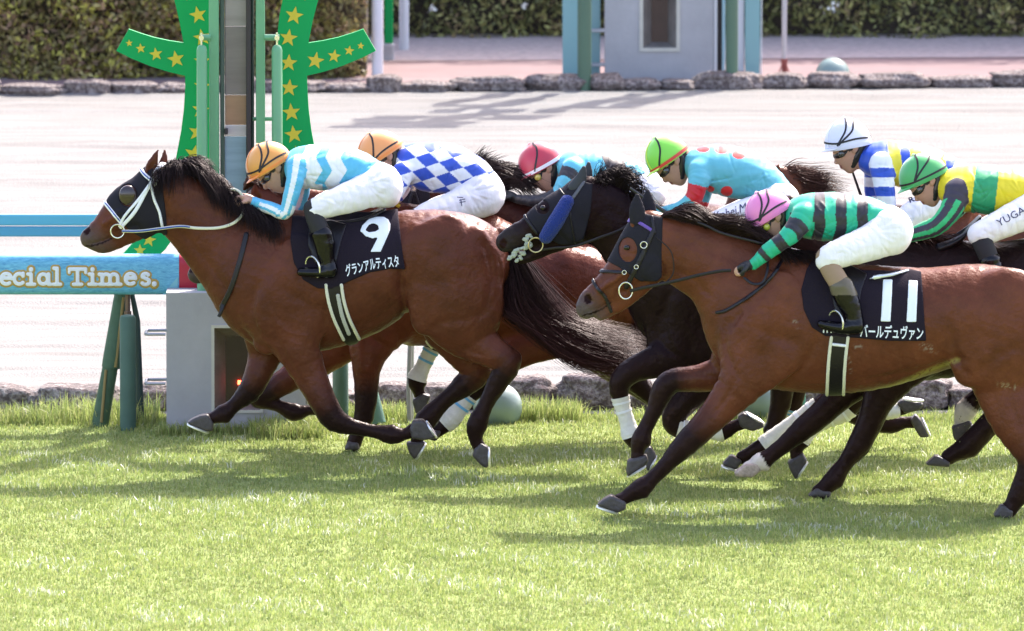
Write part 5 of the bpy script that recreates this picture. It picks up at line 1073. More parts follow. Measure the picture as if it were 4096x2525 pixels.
JD = rider('three', 1765, 'jockey in aqua silks with a black hoop and a red cap, far side', dict(back=(2243, 618), front=(2084, 704)),
  [(2258, 660, 40, .07), (2290, 672, 70, .15), (2350, 682, 82, .18), (2430, 690, 84, .18), (2500, 700, 74, .16), (2550, 715, 64, .15), (2580, 730, 56, .14)],
  [(2290, 680, 46, .07, -.15), (2262, 725, 36, .055, -.20), (2235, 770, 31, .048, -.20), (2160, 805, 25, .040, -.17), (2062, 795, 18, .030, -.11)],
  [(2290, 690, 44, .07, .15), (2260, 740, 36, .055, .17), (2230, 780, 28, .044, .15), (2140, 800, 22, .032, .1)],
  [(2560, 730, 60, .15, 0), (2590, 765, 74, .18, 0), (2600, 790, 58, .16, 0)],
  [(2580, 770, 70, .10, -.10), (2490, 800, 58, .09, -.17), (2400, 830, 50, .075, -.24), (2340, 860, 44, .065, -.27), (2330, 868, 40, .06, -.275)],
  sh(LEG9, 1080, 20), sh(FOOT9, 1080, 20), jD, dict(c=(.45, .02, .05), rim=(.8, .78, .8), peak=(.6, .12, .14), rw=.024), hand=(2030, 785), glove=True, lens=(.65, .5, .1), bands=[((-70, -.05), (-95, .5), (-110, .9), (-120, 1.25), (120, 1.25), (95, .5), (70, -.05))])
AQ3 = (.12, .45, .54)
def jC(px, py, arm, t, n, V):
    c = np.tile(np.array(AQ3), (len(px), 1))
    for (x, y, rx, ry) in ((2812, 597, 26, 12), (2887, 599, 27, 16), (2957, 616, 28, 20), (2828, 757, 30, 14), (2907, 765, 24, 20)):
        c[(arm == 0) & (((px - x) / rx) ** 2 + ((py - y) / ry) ** 2 < 1)] = (.75, .03, .03)
    c[(arm == 1) & (t > .22) & (t < .45)] = (.55, .01, .02); c[(arm == 2) & (t > .3) & (t < .42)] = (.7, .03, .03)
    return c
JC = rider('five', 1915, 'jockey in turquoise silks with red dots and a red sleeve band, lime cap', dict(back=(2746, 583), front=(2598, 684)),
  [(2768, 640, 40, .07), (2800, 660, 70, .15), (2860, 675, 96, .20), (2940, 690, 104, .19), (3010, 710, 92, .17), (3060, 735, 78, .15), (3100, 765, 66, .14)],
  [(2800, 690, 50, .07, -.15), (2795, 735, 42, .055, -.20), (2775, 790, 35, .050, -.21), (2730, 828, 28, .044, -.19), (2660, 848, 24, .036, -.15), (2620, 852, 20, .03, -.11)],
  [(2830, 700, 46, .07, .15), (2815, 770, 34, .055, .17), (2790, 830, 30, .048, .15), (2700, 855, 22, .032, .1)],
  [(3090, 770, 62, .15, 0), (3120, 810, 80, .18, 0), (3120, 850, 66, .16, 0)],
  [(3110, 815, 74, .10, -.10), (3010, 840, 56, .09, -.17), (2910, 875, 50, .075, -.24), (2840, 905, 46, .065, -.27), (2830, 915, 42, .06, -.275)],
  sh(LEG9, 1585, 80), sh(FOOT9, 1585, 80), jC, dict(c=(.22, .66, .06), seam=(.65, .85, .05), rim=(.62, .06, .04), peak=(.60, .85, .12), rw=.022), lens=(.03, .03, .03), bands=[((-62, .0), (-85, .5), (-95, .9), (-100, 1.25), (100, 1.25), (85, .5), (62, .02))])
# red band of the lime cap
v, f = text_px('Kohei.M', 2858, 885, 2985, 845, 34, italic=.25)
conform('signature', v, f, JC['breeches'], .004, INK, JC['breeches'], JC['Yc'], maxe=12)
GY = (.72, .60, .02); GG = (.02, .30, .12)
def jF(px, py, arm, t, n, V):
    c = np.tile(np.array(GY), (len(px), 1)); e = px + .12 * (py - 660); c[(arm == 0) & (e > 3905) & (e < 4000)] = GG
    m = arm > 0; c[m] = (.03, .45, .16); c[m & (n > -.75) & (n < -.1)] = (.035, .028, .045); c[m & (n > .4) & (n < .8)] = (.035, .028, .045); c[m & (t < .12)] = (.035, .028, .045)
    return c
JF = rider('sock', 1985, 'jockey in yellow silks with a green hoop and a green cap', dict(back=(3786, 668), front=(3604, 752)),
  [(3775, 740, 42, .07), (3815, 748, 74, .15), (3880, 755, 96, .20), (3960, 760, 100, .19), (4040, 760, 90, .17), (4100, 765, 80, .15), (4140, 775, 70, .14)],
  [(3835, 770, 56, .07, -.15), (3800, 845, 44, .055, -.20), (3745, 905, 38, .050, -.21), (3680, 930, 33, .044, -.19), (3610, 950, 24, .036, -.15), (3580, 955, 20, .03, -.11)],
  [(3850, 790, 46, .07, .15), (3820, 840, 38, .055, .17), (3760, 890, 32, .048, .15), (3650, 930, 22, .032, .1)],
  [(4130, 780, 66, .15, 0), (4170, 820, 88, .18, 0), (4180, 850, 70, .16, 0)],
  [(4160, 830, 82, .10, -.10), (4080, 862, 66, .09, -.17), (3990, 905, 58, .078, -.24), (3925, 935, 50, .07, -.27), (3918, 940, 48, .066, -.275)],
  [(3920, 938, 48, .062, -.275), (3935, 980, 45, .06, -.29), (3955, 1030, 42, .058, -.30), (3975, 1090, 38, .052, -.30), (3990, 1150, 32, .045, -.30), (4000, 1190, 28, .042, -.30)],
  sh(FOOT9, 2680, 110), jF, dict(c=(.05, .36, .10)), lens=(.03, .03, .03), bands=[((-170, .05), (-120, .05), (-60, .05), (0, .12), (60, .05), (170, .05)), ((-66, .05), (-100, .45), (-130, .7), (130, .7), (66, .05)), ((-66, .05), (-85, .5), (-95, .9), (-100, 1.25), (100, 1.25), (66, .05))])
v, f = text_px('YUGA', 3996, 908, 4105, 850, 30)
conform('signature', v, f, JF['breeches'], .004, INK, JF['breeches'], JF['Yc'], maxe=12)
def jG(px, py, arm, t, n, V):
    c = np.tile(np.array(BL), (len(px), 1)); e = px - .15 * (py - 560)
    for a, b in ((3547, 3594), (3632, 3680), (3725, 3770)): c[(arm == 0) & (e > a) & (e < b)] = (.75, .66, .05)
    c[(arm == 0) & (e > 3594) & (e < 3632) & (py < 590)] = (.12, .35, .6)
    m = arm > 0; c[m] = WH; c[m & (((py - 672) // 38) % 2 == 0) & (py > 672)] = BL
    return c
JG = rider('far', 1805, 'upright jockey in blue, white and yellow silks and a white cap holding a whip', dict(back=(3484, 558), front=(3300, 590), h=104),
  [(3462, 640, 40, .07), (3500, 640, 68, .15), (3560, 645, 84, .19), (3640, 665, 94, .18), (3720, 680, 88, .165), (3780, 690, 72, .15), (3815, 700, 60, .14)],
  [(3530, 660, 52, .07, -.15), (3535, 730, 44, .055, -.19), (3545, 800, 39, .050, -.20), (3545, 870, 33, .044, -.19), (3480, 900, 26, .036, -.17), (3450, 905, 22, .03, -.15)],
  [(3500, 690, 44, .07, .15), (3495, 760, 38, .055, .17), (3500, 820, 33, .048, .16), (3460, 850, 26, .036, .14), (3445, 850, 20, .03, .12)],
  [(3810, 700, 66, .15, 0), (3840, 735, 80, .18, 0), (3850, 760, 66, .16, 0)],
  [(3835, 750, 78, .10, -.10), (3750, 800, 64, .09, -.17), (3670, 850, 58, .078, -.24), (3610, 890, 50, .07, -.27), (3600, 898, 46, .066, -.275)],
  sh(LEG9, 2350, 70), sh(FOOT9, 2350, 70), jG, dict(c=(.72, .73, .86), seam=(.85, .86, .92), peak=(.7, .7, .8)), lens=(.03, .03, .03))
v, f = text_px('R.T', 3640, 812, 3688, 794, 22, bold=.03)
conform('signature', v, f, JG['breeches'], .004, INK, JG['breeches'], JG['Yc'], maxe=12)
# whips held by two jockeys
def whip(name, pts, Yc, label, r=.006):
    q = catmull([P(a[0], a[1], Yc + a[2]) for a in pts], 4); n = len(q); mb = MB().tube(q, [r * (1.3 - .6 * i / n) for i in range(n)], 7)
    tag(mb.build(name, mat('whip_black', (.02, .02, .024), .35), smooth=True), label, 'whip', 'riding whips')
whip('riding_whip', [(2675, 858, -.2), (2600, 808, -.2), (2520, 752, -.2)], HC['Yc'], 'black riding whip held out in front by the lime cap jockey', .012)
whip('riding_whip', [(3450, 800, .14), (3425, 730, .12), (3408, 680, .1), (3393, 630, .1)], HG['Yc'], 'thin dark whip held upright by the white cap jockey', .008)
# ------------------------------------------------------------------ setting
KN = 1655                                       # near kerb row
YK = rowY(KN)
def far_row(px): return 378 - 32 * px / 4096.0     # base of the far kerb
def nospec(m, v=.08):
    m.node_tree.nodes['Principled BSDF'].inputs['Specular IOR Level'].default_value = v; return m
def strip(name, rows_l, rows_r, m, z=0.0, x0=-400, x1=4500, big=None):
    "ground strip between two rows (left/right), extended sideways"
    a = G(x0, rows_l[0], 0); b = G(x1, rows_r[0], 0); c = G(x1, rows_r[1], 0); d = G(x0, rows_l[1], 0)
    def ext(p, q, X): t = (X - p[0]) / (q[0] - p[0]); return (X, p[1] + (q[1] - p[1]) * t, z)
    return tag(mesh(name, [ext(a, b, -45), ext(a, b, 45), ext(d, c, 45), ext(d, c, -45)], [(0, 1, 2, 3)], m, org=np.array([0, 0, 0.])), kind='structure')
def flatgrid(name, x0, x1, y0, y1, nx, ny, fn, m):
    X, Y = np.meshgrid(np.linspace(x0, x1, nx), np.linspace(y0, y1, ny)); Z = fn(X, Y)
    i = np.arange(nx - 1)[None, :] + np.arange(ny - 1)[:, None] * nx; i = i.ravel(); q = np.stack([i, i + 1, i + nx + 1, i + nx], 1)
    return tag(mesh(name, np.stack([X, Y, Z], -1).reshape(-1, 3), (np.zeros((0, 3), np.int64), q), m, org=np.zeros(3), smooth=True), kind='structure')
base = tag(mesh('ground', [(-900, -300, -.06), (900, -300, -.06), (900, 1500, -.06), (-900, 1500, -.06)], [(0, 1, 2, 3)], mat('far_ground', (.10, .14, .05), .95, var=.2, vscale=.3), org=np.zeros(3)), kind='structure')
mat('turf_soil', (.225, .275, .09), .95, var=.3, vscale=3, dark=(.18, .225, .075))
tag(mesh('turf', [(-45, -45, 0), (45, -45, 0), (45, YK, 0), (-45, YK, 0)], [(0, 1, 2, 3)], MATS['turf_soil'], org=np.zeros(3)), kind='structure')
# raked sand of the dirt track
m, t, b = newmat('sand'); b.inputs['Roughness'].default_value = 1; b.inputs['Specular IOR Level'].default_value = .08
tc = t.nodes.new('ShaderNodeTexCoord'); mp = t.nodes.new('ShaderNodeMapping'); mp.inputs['Scale'].default_value = (.35, 2.6, 1); t.links.new(tc.outputs['Object'], mp.inputs[0])
n1 = t.nodes.new('ShaderNodeTexNoise'); n1.inputs['Scale'].default_value = 1.6; n1.inputs['Detail'].default_value = 8; n1.inputs['Roughness'].default_value = .7; t.links.new(mp.outputs[0], n1.inputs['Vector'])
n2 = t.nodes.new('ShaderNodeTexNoise'); n2.inputs['Scale'].default_value = 55; n2.inputs['Detail'].default_value = 3; t.links.new(tc.outputs['Object'], n2.inputs['Vector'])
cr = t.nodes.new('ShaderNodeValToRGB'); cr.color_ramp.elements[0].position = .3; cr.color_ramp.elements[0].color = (.225, .215, .20, 1); cr.color_ramp.elements[1].position = .62; cr.color_ramp.elements[1].color = (.315, .308, .29, 1)
t.links.new(n1.outputs[0], cr.inputs[0])
mx = t.nodes.new('ShaderNodeMix'); mx.data_type = 'RGBA'; mx.blend_type = 'MULTIPLY'; mx.inputs[0].default_value = .35; t.links.new(cr.outputs[0], mx.inputs[6]); t.links.new(n2.outputs[0], mx.inputs[7]); t.links.new(mx.outputs[2], b.inputs['Base Color'])
ad = t.nodes.new('ShaderNodeMath'); ad.operation = 'ADD'; t.links.new(n1.outputs[0], ad.inputs[0]); t.links.new(n2.outputs[0], ad.inputs[1])
bp = t.nodes.new('ShaderNodeBump'); bp.inputs['Strength'].default_value = .5; bp.inputs['Distance'].default_value = .05; t.links.new(ad.outputs[0], bp.inputs['Height']); t.links.new(bp.outputs[0], b.inputs['Normal'])
yf0, yf1 = G(-200, far_row(-200))[1], G(4300, far_row(4300))[1]
def sandz(X, Y):
    rg = np.random.default_rng(3); Z = np.zeros_like(X)
    for _ in range(260):
        cx, cy = rg.uniform(-9, 9), rg.uniform(YK + .4, yf1); w_, d_ = rg.uniform(.25, .9), rg.uniform(.12, .3)
        Z += rg.choice([-1, 1]) * rg.uniform(.008, .022) * np.exp(-((X - cx) / w_) ** 2 - ((Y - cy) / d_) ** 2)
    for k in range(5): Z += .003 * np.sin(Y * (9 + 4 * k) + .6 * np.sin(X * (.5 + .2 * k) + k) + k)
    return Z + .002
flatgrid('dirt_track', -12, 12, YK - .05, yf1 + .8, 500, 420, sandz, m)
tag(mesh('dirt_track_sides', [(-45, YK, -.02), (45, YK, -.02), (45, yf1 + .8, -.02), (-45, yf1 + .8, -.02)], [(0, 1, 2, 3)], m, org=np.zeros(3)), kind='structure')
# pink service road, gravel verge
ax = lambda r: (r + 8, r - 20)
pink = nospec(mat('pink_paving', (.235, .17, .17), .85, var=.08, vscale=2, bump=.2))
strip('service_road', (far_row(-400) - 2, 262), (far_row(4500) - 2, 232), pink, .012)
grav = mat('gravel', (.46, .385, .375), .95, var=.22, vscale=14, bump=.8, bscale=50)
nospec(grav); nospec(MATS['turf_soil'], .1)
strip('gravel_verge', (262, 60), (232, 30), grav, .016)
# ---- kerb stones
def stone_row(rowfn, px0, px1, wmin, wmax, hh, dd, group, lab, m, seed, zpx=1.0):
    rg = np.random.default_rng(seed); x = px0; k = 0
    while x < px1:
        wpx = rg.uniform(wmin, wmax); c = G(x + wpx / 2, rowfn(x + wpx / 2)); e0 = G(x, rowfn(x)); e1 = G(x + wpx, rowfn(x))
        wx = (e1[0] - e0[0]) / 2 * 1.06; h_ = hh * rg.uniform(.6, 1.25); d_ = dd * rg.uniform(.9, 1.1)
        bm = bmesh.new(); bmesh.ops.create_icosphere(bm, subdivisions=4, radius=1); a = rg.random(12) * 6.28; fq = rg.uniform(1.5, 4, 12)
        V = []
        for v in bm.verts:
            p = np.array(v.co); q = np.sign(p) * np.abs(p) ** .68
            n = 1 + .06 * math.sin(fq[0] * p[0] * 2 + a[0] + 2 * p[2]) + .05 * math.sin(fq[1] * p[1] * 3 + a[1] + 3 * p[0]) + .05 * math.sin(fq[2] * p[2] * 3 + a[2]) + .025 * math.sin(11 * p[0] + a[3]) * math.sin(9 * p[2] + a[4]) + .02 * math.sin(17 * p[0] + 5 * p[1] + a[5])
            V.append((c[0] + q[0] * wx * n, c[1] + q[1] * d_ * n, max(-.03, h_ * .42 + q[2] * h_ * .6 * n)))
        o = mesh('kerb_stone', V, [tuple(v.index for v in f.verts) for f in bm.faces], m, None, True, org=np.array([c[0], c[1], 0])); bm.free()
        tag(o, lab, 'stone', group); x += wpx * .985; k += 1
m, t, b = newmat('lava_stone'); b.inputs['Roughness'].default_value = .9
tc = t.nodes.new('ShaderNodeTexCoord'); n1 = t.nodes.new('ShaderNodeTexNoise'); n1.inputs['Scale'].default_value = 9; n1.inputs['Detail'].default_value = 9; n1.inputs['Roughness'].default_value = .75; t.links.new(tc.outputs['Object'], n1.inputs['Vector'])
v2 = t.nodes.new('ShaderNodeTexNoise'); v2.inputs['Scale'].default_value = 38; v2.inputs['Detail'].default_value = 4; t.links.new(tc.outputs['Object'], v2.inputs['Vector'])
mm = t.nodes.new('ShaderNodeMath'); mm.operation = 'MULTIPLY'; t.links.new(n1.outputs[0], mm.inputs[0]); t.links.new(v2.outputs[0], mm.inputs[1])
cr = t.nodes.new('ShaderNodeValToRGB'); cr.color_ramp.elements[0].position = .2; cr.color_ramp.elements[0].color = (.10, .075, .07, 1); cr.color_ramp.elements[1].position = .36; cr.color_ramp.elements[1].color = (.30, .26, .24, 1)
t.links.new(mm.outputs[0], cr.inputs[0]); t.links.new(cr.outputs[0], b.inputs['Base Color'])
bp = t.nodes.new('ShaderNodeBump'); bp.inputs['Strength'].default_value = .9; bp.inputs['Distance'].default_value = .03; t.links.new(v2.outputs[0], bp.inputs['Height']); t.links.new(bp.outputs[0], b.inputs['Normal'])
stone_row(lambda x: KN - 22, -700, 4900, 230, 420, .21, .20, 'stones of the near kerb', 'dark rough kerb stone between the turf and the pale sand track', m, 4)
stone_row(lambda x: far_row(x) + 0, -500, 4700, 130, 300, .125, .16, 'stones of the far kerb', 'dark rough kerb stone along the far edge of the sand track', m, 9)
# ---- hedges: many leaf faces through the volume
def leaves(n, lo, hi, size, seed, lump=.25, fn=None):
    rg = np.random.default_rng(seed); lo, hi = np.array(lo), np.array(hi)
    p = lo + (hi - lo) * rg.random((n, 3)); p[:, 1] = lo[1] + (hi[1] - lo[1]) * rg.random(n) ** 3.0 * .6
    lum = lump * (np.sin(p[:, 0] * 3.1 + seed) * np.sin(p[:, 2] * 4.3 + 2) + .6 * np.sin(p[:, 0] * 7.7 + p[:, 2] * 5))
    p[:, 1] += .5 * lum + .1
    d1 = rg.normal(0, 1, (n, 3)); d1 /= np.linalg.norm(d1, axis=1)[:, None]; d2 = np.cross(d1, rg.normal(0, 1, (n, 3))); d2 /= np.linalg.norm(d2, axis=1)[:, None]
    s = size * (.6 + .8 * rg.random((n, 1)))
    V = np.stack([p - d1 * s, p - d2 * s * .45, p + d1 * s, p + d2 * s * .45], 1).reshape(-1, 3)
    q = np.arange(n * 4).reshape(-1, 4)
    base_ = rg.random(n); return V, q, base_, rg
def leafmat(n):
    m, t, b = newmat(n); b.inputs['Roughness'].default_value = .5
    a = t.nodes.new('ShaderNodeAttribute'); a.attribute_name = 'Col'; t.links.new(a.outputs['Color'], b.inputs['Base Color'])
    tr = t.nodes.new('ShaderNodeBsdfTranslucent'); mx = t.nodes.new('ShaderNodeMixShader'); mx.inputs[0].default_value = .35
    t.links.new(a.outputs['Color'], tr.inputs[0]); t.links.new(b.outputs[0], mx.inputs[1]); t.links.new(tr.outputs[0], mx.inputs[2]); t.links.new(mx.outputs[0], t.nodes['Material Output'].inputs[0]); return m
LM = leafmat('hedge_leaf')
def hedge(x0, x1, y0, y1, z1, n, size, seed, label, pal, blossoms=0):
    root = empty('hedge', ((x0 + x1) / 2, y0, 0), label, 'hedge')
    V, q, r_, rg = leaves(n, (x0, y0, -.02), (x1, y1, z1), size, seed)
    pal = np.array(pal); pc = V.reshape(-1, 4, 3).mean(1); lo_ = np.sin(pc[:, 0] * 4.1 + 2 * np.sin(pc[:, 2] * 3.3 + seed)) * np.sin(pc[:, 2] * 5.2 + 1.7 * np.sin(pc[:, 0] * 2.9)) + .6 * np.sin(pc[:, 0] * 13 + 3 * np.sin(pc[:, 2] * 9)) * np.sin(pc[:, 2] * 12)
    c = pal[np.clip(((r_ * .6 + .2 + .22 * lo_) * len(pal)).astype(int), 0, len(pal) - 1)] * (.6 + .8 * rg.random((n, 1))) * (1 + .35 * lo_[:, None])
    keep = (lo_ > -1.05) | (rg.random(n) < .25); kk = np.repeat(keep, 4); V = V[kk]; c = c[keep]; q = np.arange(len(V)).reshape(-1, 4)
    mesh('foliage', V, (np.zeros((0, 3), np.int64), q), LM, root, col=np.repeat(c, 4, 0))
    MB().box(x0, x1, y0 + .45, y1 + .5, 0, z1 - .1).build('branches', mat('hedge_core', (.06, .045, .035), .95, var=.4, vscale=8), root)
    if blossoms:
        rg = np.random.default_rng(seed + 1); nb = blossoms // 7; ctr = np.stack([rg.uniform(x0, x1, nb), rg.uniform(y0 - .12, y0 + .05, nb), rg.uniform(.25, 1.7, nb)], 1)
        ctr[: nb // 2, 0] = x0 + 1.0 + rg.gamma(1.2, 1.6, nb // 2); k = rg.integers(0, nb, nb * 16); rad_ = .018 + .03 * rg.random(nb)
        pc = ctr[k] + rg.normal(0, 1, (len(k), 3)) * rad_[k][:, None]; d1 = rg.normal(0, 1, (len(k), 3)); d1 /= np.linalg.norm(d1, axis=1)[:, None]; d2 = np.cross(d1, rg.normal(0, 1, (len(k), 3))); d2 /= np.linalg.norm(d2, axis=1)[:, None]; s = .02
        V = np.stack([pc - d1 * s, pc - d2 * s, pc + d1 * s, pc + d2 * s], 1).reshape(-1, 3); q = np.arange(len(V)).reshape(-1, 4)
        mesh('blossoms', V, (np.zeros((0, 3), np.int64), q), mat('blossom', (.8, .78, .72), .6), root)
    return root
hl_y = G(400, 325)[1]; hr_y = G(3000, 160)[1]
xe = P(1463, 100, hl_y)[0]; x_r0 = P(1400, 60, hr_y)[0]
hedge(xe - 11, xe, hl_y, hl_y + 1.6, 2.0, 95000, .034, 5, 'dense green-brown clipped hedge behind the kerb at the left', [(.30, .25, .10), (.35, .32, .10), (.22, .18, .07), (.42, .36, .15), (.34, .23, .13), (.50, .47, .10), (.20, .12, .07)])
hedge(x_r0 - 1, x_r0 + 16, hr_y, hr_y + 1.6, 4.1, 130000, .036, 6, 'hedge with white blossoms beyond the gravel at the right', [(.27, .28, .11), (.34, .34, .12), (.20, .20, .08), (.40, .37, .14), (.31, .24, .13)], 420)
# ---- vertical things beyond the far kerb
GREENP = mat('green_paint', (.10, .21, .14), .45, var=.08, vscale=3, spec=.4)
DGREEN = mat('dark_green_padding', (.055, .115, .085), .6, var=.1, vscale=5, bump=.1)
WPOST = mat('white_post', (.62, .62, .66), .5)
def post(name, px0, px1, ytop, ybase, m, label, cat, group=None, yoff=0, cap=True, Y=None):
    Y = G(0, ybase)[1] if Y is None else Y; a = P(px0, ybase, Y); b_ = P(px1, ybase, Y); zt = P(px0, ytop, Y)[2]; r = (b_[0] - a[0]) / 2; x = (a[0] + b_[0]) / 2
    pts = [(x, Y, -.02), (x, Y, zt - r * .4), (x, Y, zt - r * .12), (x, Y, zt)]
    return tag(MB().tube(pts, [r, r, r * .85, r * .4], 20).build(name, m, None, True), label, cat, group)
post('white_post', 1487, 1533, -700, 318, WPOST, 'thick white post beyond the far kerb right of the star sign', 'post', 'white posts')
post('white_post', 1597, 1636, -500, 205, WPOST, 'thinner white post standing in the gravel by the blossoming hedge', 'post', 'white posts')
yb = G(0, 245)[1]; a = P(1537, 245, yb); b_ = P(1572, 245, yb)
q = empty('green_stand', (a[0], yb, 0), 'green upright on a pale concrete foot behind the white posts', 'post')
MB().box(a[0], b_[0], yb, yb + .1, P(0, 175, yb)[2], 3.2, .01).build('upright', mat('sign_green', (.004, .33, .085), .5, spec=.2), q)
MB().box(a[0] - .02, b_[0] + .01, yb - .05, yb + .15, 0, P(0, 175, yb)[2], .015).build('foot', mat('concrete_light', (.42, .42, .44), .8, var=.1), q)
# thin leaning pole with a red foot
yp = G(0, 300)[1]
q = empty('thin_pole', P(3137, 300, yp), 'thin grey pole with a red foot beyond the far kerb', 'pole')
MB().tube([P(3137, 235, yp), P(3137, 100, yp), P(3142, -300, yp)], [.022, .024, .026], 10).build('shaft', mat('galvanised', (.42, .42, .45), .4, metal=.4), q, True)
MB().tube([P(3139, 302, yp), P(3137, 235, yp)], [.025, .03], 8).tube([P(3110, 302, yp - .1), P(3137, 240, yp)], .006, 6).tube([P(3162, 302, yp - .1), P(3137, 240, yp)], .006, 6).build('foot', mat('rust_red', (.22, .06, .05), .7), q, True)
# ball covers
def ball(cx, cy, rpx, Y, label):
    c = P(cx, cy, Y); r = rpx / S(Y); bm = bmesh.new(); bmesh.ops.create_uvsphere(bm, u_segments=48, v_segments=28, radius=r)
    q = empty('ball_marker', (c[0], Y, 0), label, 'ball', 'large grey-green balls')
    MB().add([(c[0] + v.co.x, c[1] + v.co.y, max(c[2] + v.co.z, -.02)) for v in bm.verts], [tuple(v.index for v in f.verts) for f in bm.faces]).build('shell', mat('ball_paint', (.20, .27, .25), .35, var=.06, vscale=4, bump=.06), q, True)
    bm.free(); MB().tube([(c[0], c[1], -.02), (c[0], c[1], max(c[2] - r * .86, .02))], r * .55, 24).build('base_ring', mat('ball_base', (.14, .15, .13), .8), q, True)
ball(3331, 300, 69, G(0, 372)[1] + .75, 'large grey-green ball just beyond the far kerb at the right')
ball(1991, 1628, 98, rowY(1690), 'large grey-green ball on the turf behind the hind legs of the leading horse')
ball(3040, 1600, 98, rowY(1672), 'large grey-green ball mostly hidden behind the legs of the dark horses')
# ---- near concrete housing with a deep window
CONC = mat('concrete', (.37, .37, .385), .75, var=.09, vscale=3, bump=.12, bscale=30)
def housing(name, Y, xl, xr, ytop, ybase, win, depth, label, led=None, trimw=12, inner=None, chamf=0):
    a = P(xl, ybase, Y); b_ = P(xr, ybase, Y); zt = P(xl, ytop, Y)[2]
    w0 = P(win[0], win[3], Y); w1 = P(win[2], win[1], Y); root = empty(name, ((a[0] + b_[0]) / 2, Y, 0), label, 'housing')
    x0, x1, z0, z1 = w0[0], w1[0], w0[2], w1[2]; ins = .075; dp = .16
    f = [(a[0], Y, -.03), (b_[0], Y, -.03), (b_[0], Y, zt), (a[0], Y, zt)]; B = [(p[0], Y + depth, p[2]) for p in f]
    wv = [(x0, Y, z0), (x1, Y, z0), (x1, Y, z1), (x0, Y, z1)]; wi = [(x0 + ins, Y + dp, z0 + .04), (x1 - ins, Y + dp, z0 + .04), (x1 - ins, Y + dp, z1 - ins), (x0 + ins, Y + dp, z1 - ins)]
    V = f + B + wv + wi
    FC = [(0, 1, 9, 8), (1, 2, 10, 9), (2, 3, 11, 10), (3, 0, 8, 11), (1, 5, 6, 2), (4, 0, 3, 7), (3, 2, 6, 7), (5, 4, 7, 6)]
    MB().add(f + B + wv, FC).build('body', CONC, root)
    MB().add(wv + wi, [(0, 1, 5, 4), (1, 2, 6, 5), (2, 3, 7, 6), (3, 0, 4, 7)]).build('window_recess', mat('recess_' + name, inner or (.20, .18, .165), .85, var=.25, vscale=6), root)
    g = MB().add([(p[0], p[1] - .002, p[2]) for p in wi], [(0, 1, 2, 3)]).build('window_pane', mat('dark_pane_' + name, (.045, .022, .018) if led else (.13, .10, .10), .25, var=.2, vscale=5), root)
    t_ = trimw / S(Y)
    MB().box(x0 - t_, x0, Y - .012, Y + .02, z0 - t_, z1 + t_).box(x1, x1 + t_, Y - .012, Y + .02, z0 - t_, z1 + t_).box(x0, x1, Y - .0125, Y + .02, z1, z1 + t_).box(x0, x1, Y - .0125, Y + .02, z0 - t_, z0).build('window_trim', mat('cream_trim', (.50, .49, .43), .5, var=.1), root)
    if led:
        p = P(led[0], led[1], Y + dp - .01); m, t, b = newmat('led'); b.inputs['Emission Color'].default_value = (1, .06, .02, 1); b.inputs['Emission Strength'].default_value = 6; b.inputs['Base Color'].default_value = (.6, .05, .02, 1)
        MB().box(p[0] - .011, p[0] + .011, p[1] - .01, p[1] + .004, p[2] - .014, p[2] + .014, .002).build('indicator_lamp', m, g)
    return root, a, b_, zt
YH = rowY(1731)
hn_, a, b_, zt = housing('camera_housing', YH, 666, 1223, 1172, 1731, (858, 1312, 1040, 1640), .95, 'grey concrete housing with a recessed window and a red lamp beside the rail', led=(957, 1530))
MB().box(b_[0] + .003, b_[0] + .055, YH + .1, YH + .9, -.02, zt - .003).build('side_plate', mat('pale_plate', (.55, .56, .58), .5), hn_)
for py in (1330, 1527):
    p = P(584, py, YH + .15); q = P(664, py, YH + .15)
    pts = [(q[0], q[1] - .12, q[2]), (p[0] + .015, p[1] - .12, p[2]), (p[0], p[1] - .1, p[2] - .001), (p[0], p[1] + .12, p[2] - .002), (p[0] + .015, p[1] + .14, p[2]), (q[0], q[1] + .14, q[2])]
    MB().tube(pts, .011, 8).build('step_rung', mat('galvanised', (.42, .42, .45), .4, metal=.4), hn_, True)
# ---- finishing post (near): columns, mirror board, struts
LG = mat('light_green_steel', (.13, .355, .18), .4, var=.06, vscale=2)
YP = YH + .25
fp = empty('finishing_post', (P(940, 1170, YP)[0], YP, 0), 'light green finishing post columns around a tall mirror strip', 'post')
def colm(px0, px1, ytop, ybot, Y, m, nm, sq=True, dep=.12):
    a = P(px0, ybot, Y); b_ = P(px1, ybot, Y); zt = P(px0, ytop, Y)[2]
    if sq: MB().box(a[0], b_[0], Y, Y + dep, a[2], zt, .006).build(nm, m, fp)
    else:
        r = (b_[0] - a[0]) / 2; x = (a[0] + b_[0]) / 2; MB().tube([(x, Y + r, a[2]), (x, Y + r, zt - r), (x, Y + r, zt - r * .3), (x, Y + r, zt)], [r, r, r * .8, r * .45], 18).build(nm, m, fp, True)
TOPY = -700
colm(838, 878, TOPY, 1180, YP, LG, 'column'); colm(1025, 1061, TOPY, 1180, YP, LG, 'column')
colm(788, 831, 182, 1180, YP - .12, LG, 'padded_post', False); colm(1088, 1131, 182, 1180, YP - .12, LG, 'padded_post', False)
colm(882, 899, TOPY, 1180, YP + .05, mat('dark_frame_green', (.05, .09, .065), .5), 'mirror_frame'); colm(986, 1006, TOPY, 1180, YP - .02, mat('black_frame', (.018, .014, .018), .4), 'black_pole')
colm(1007, 1017, TOPY, 1180, YP + .06, mat('dark_frame_green', (.05, .09, .065), .5), 'mirror_frame')
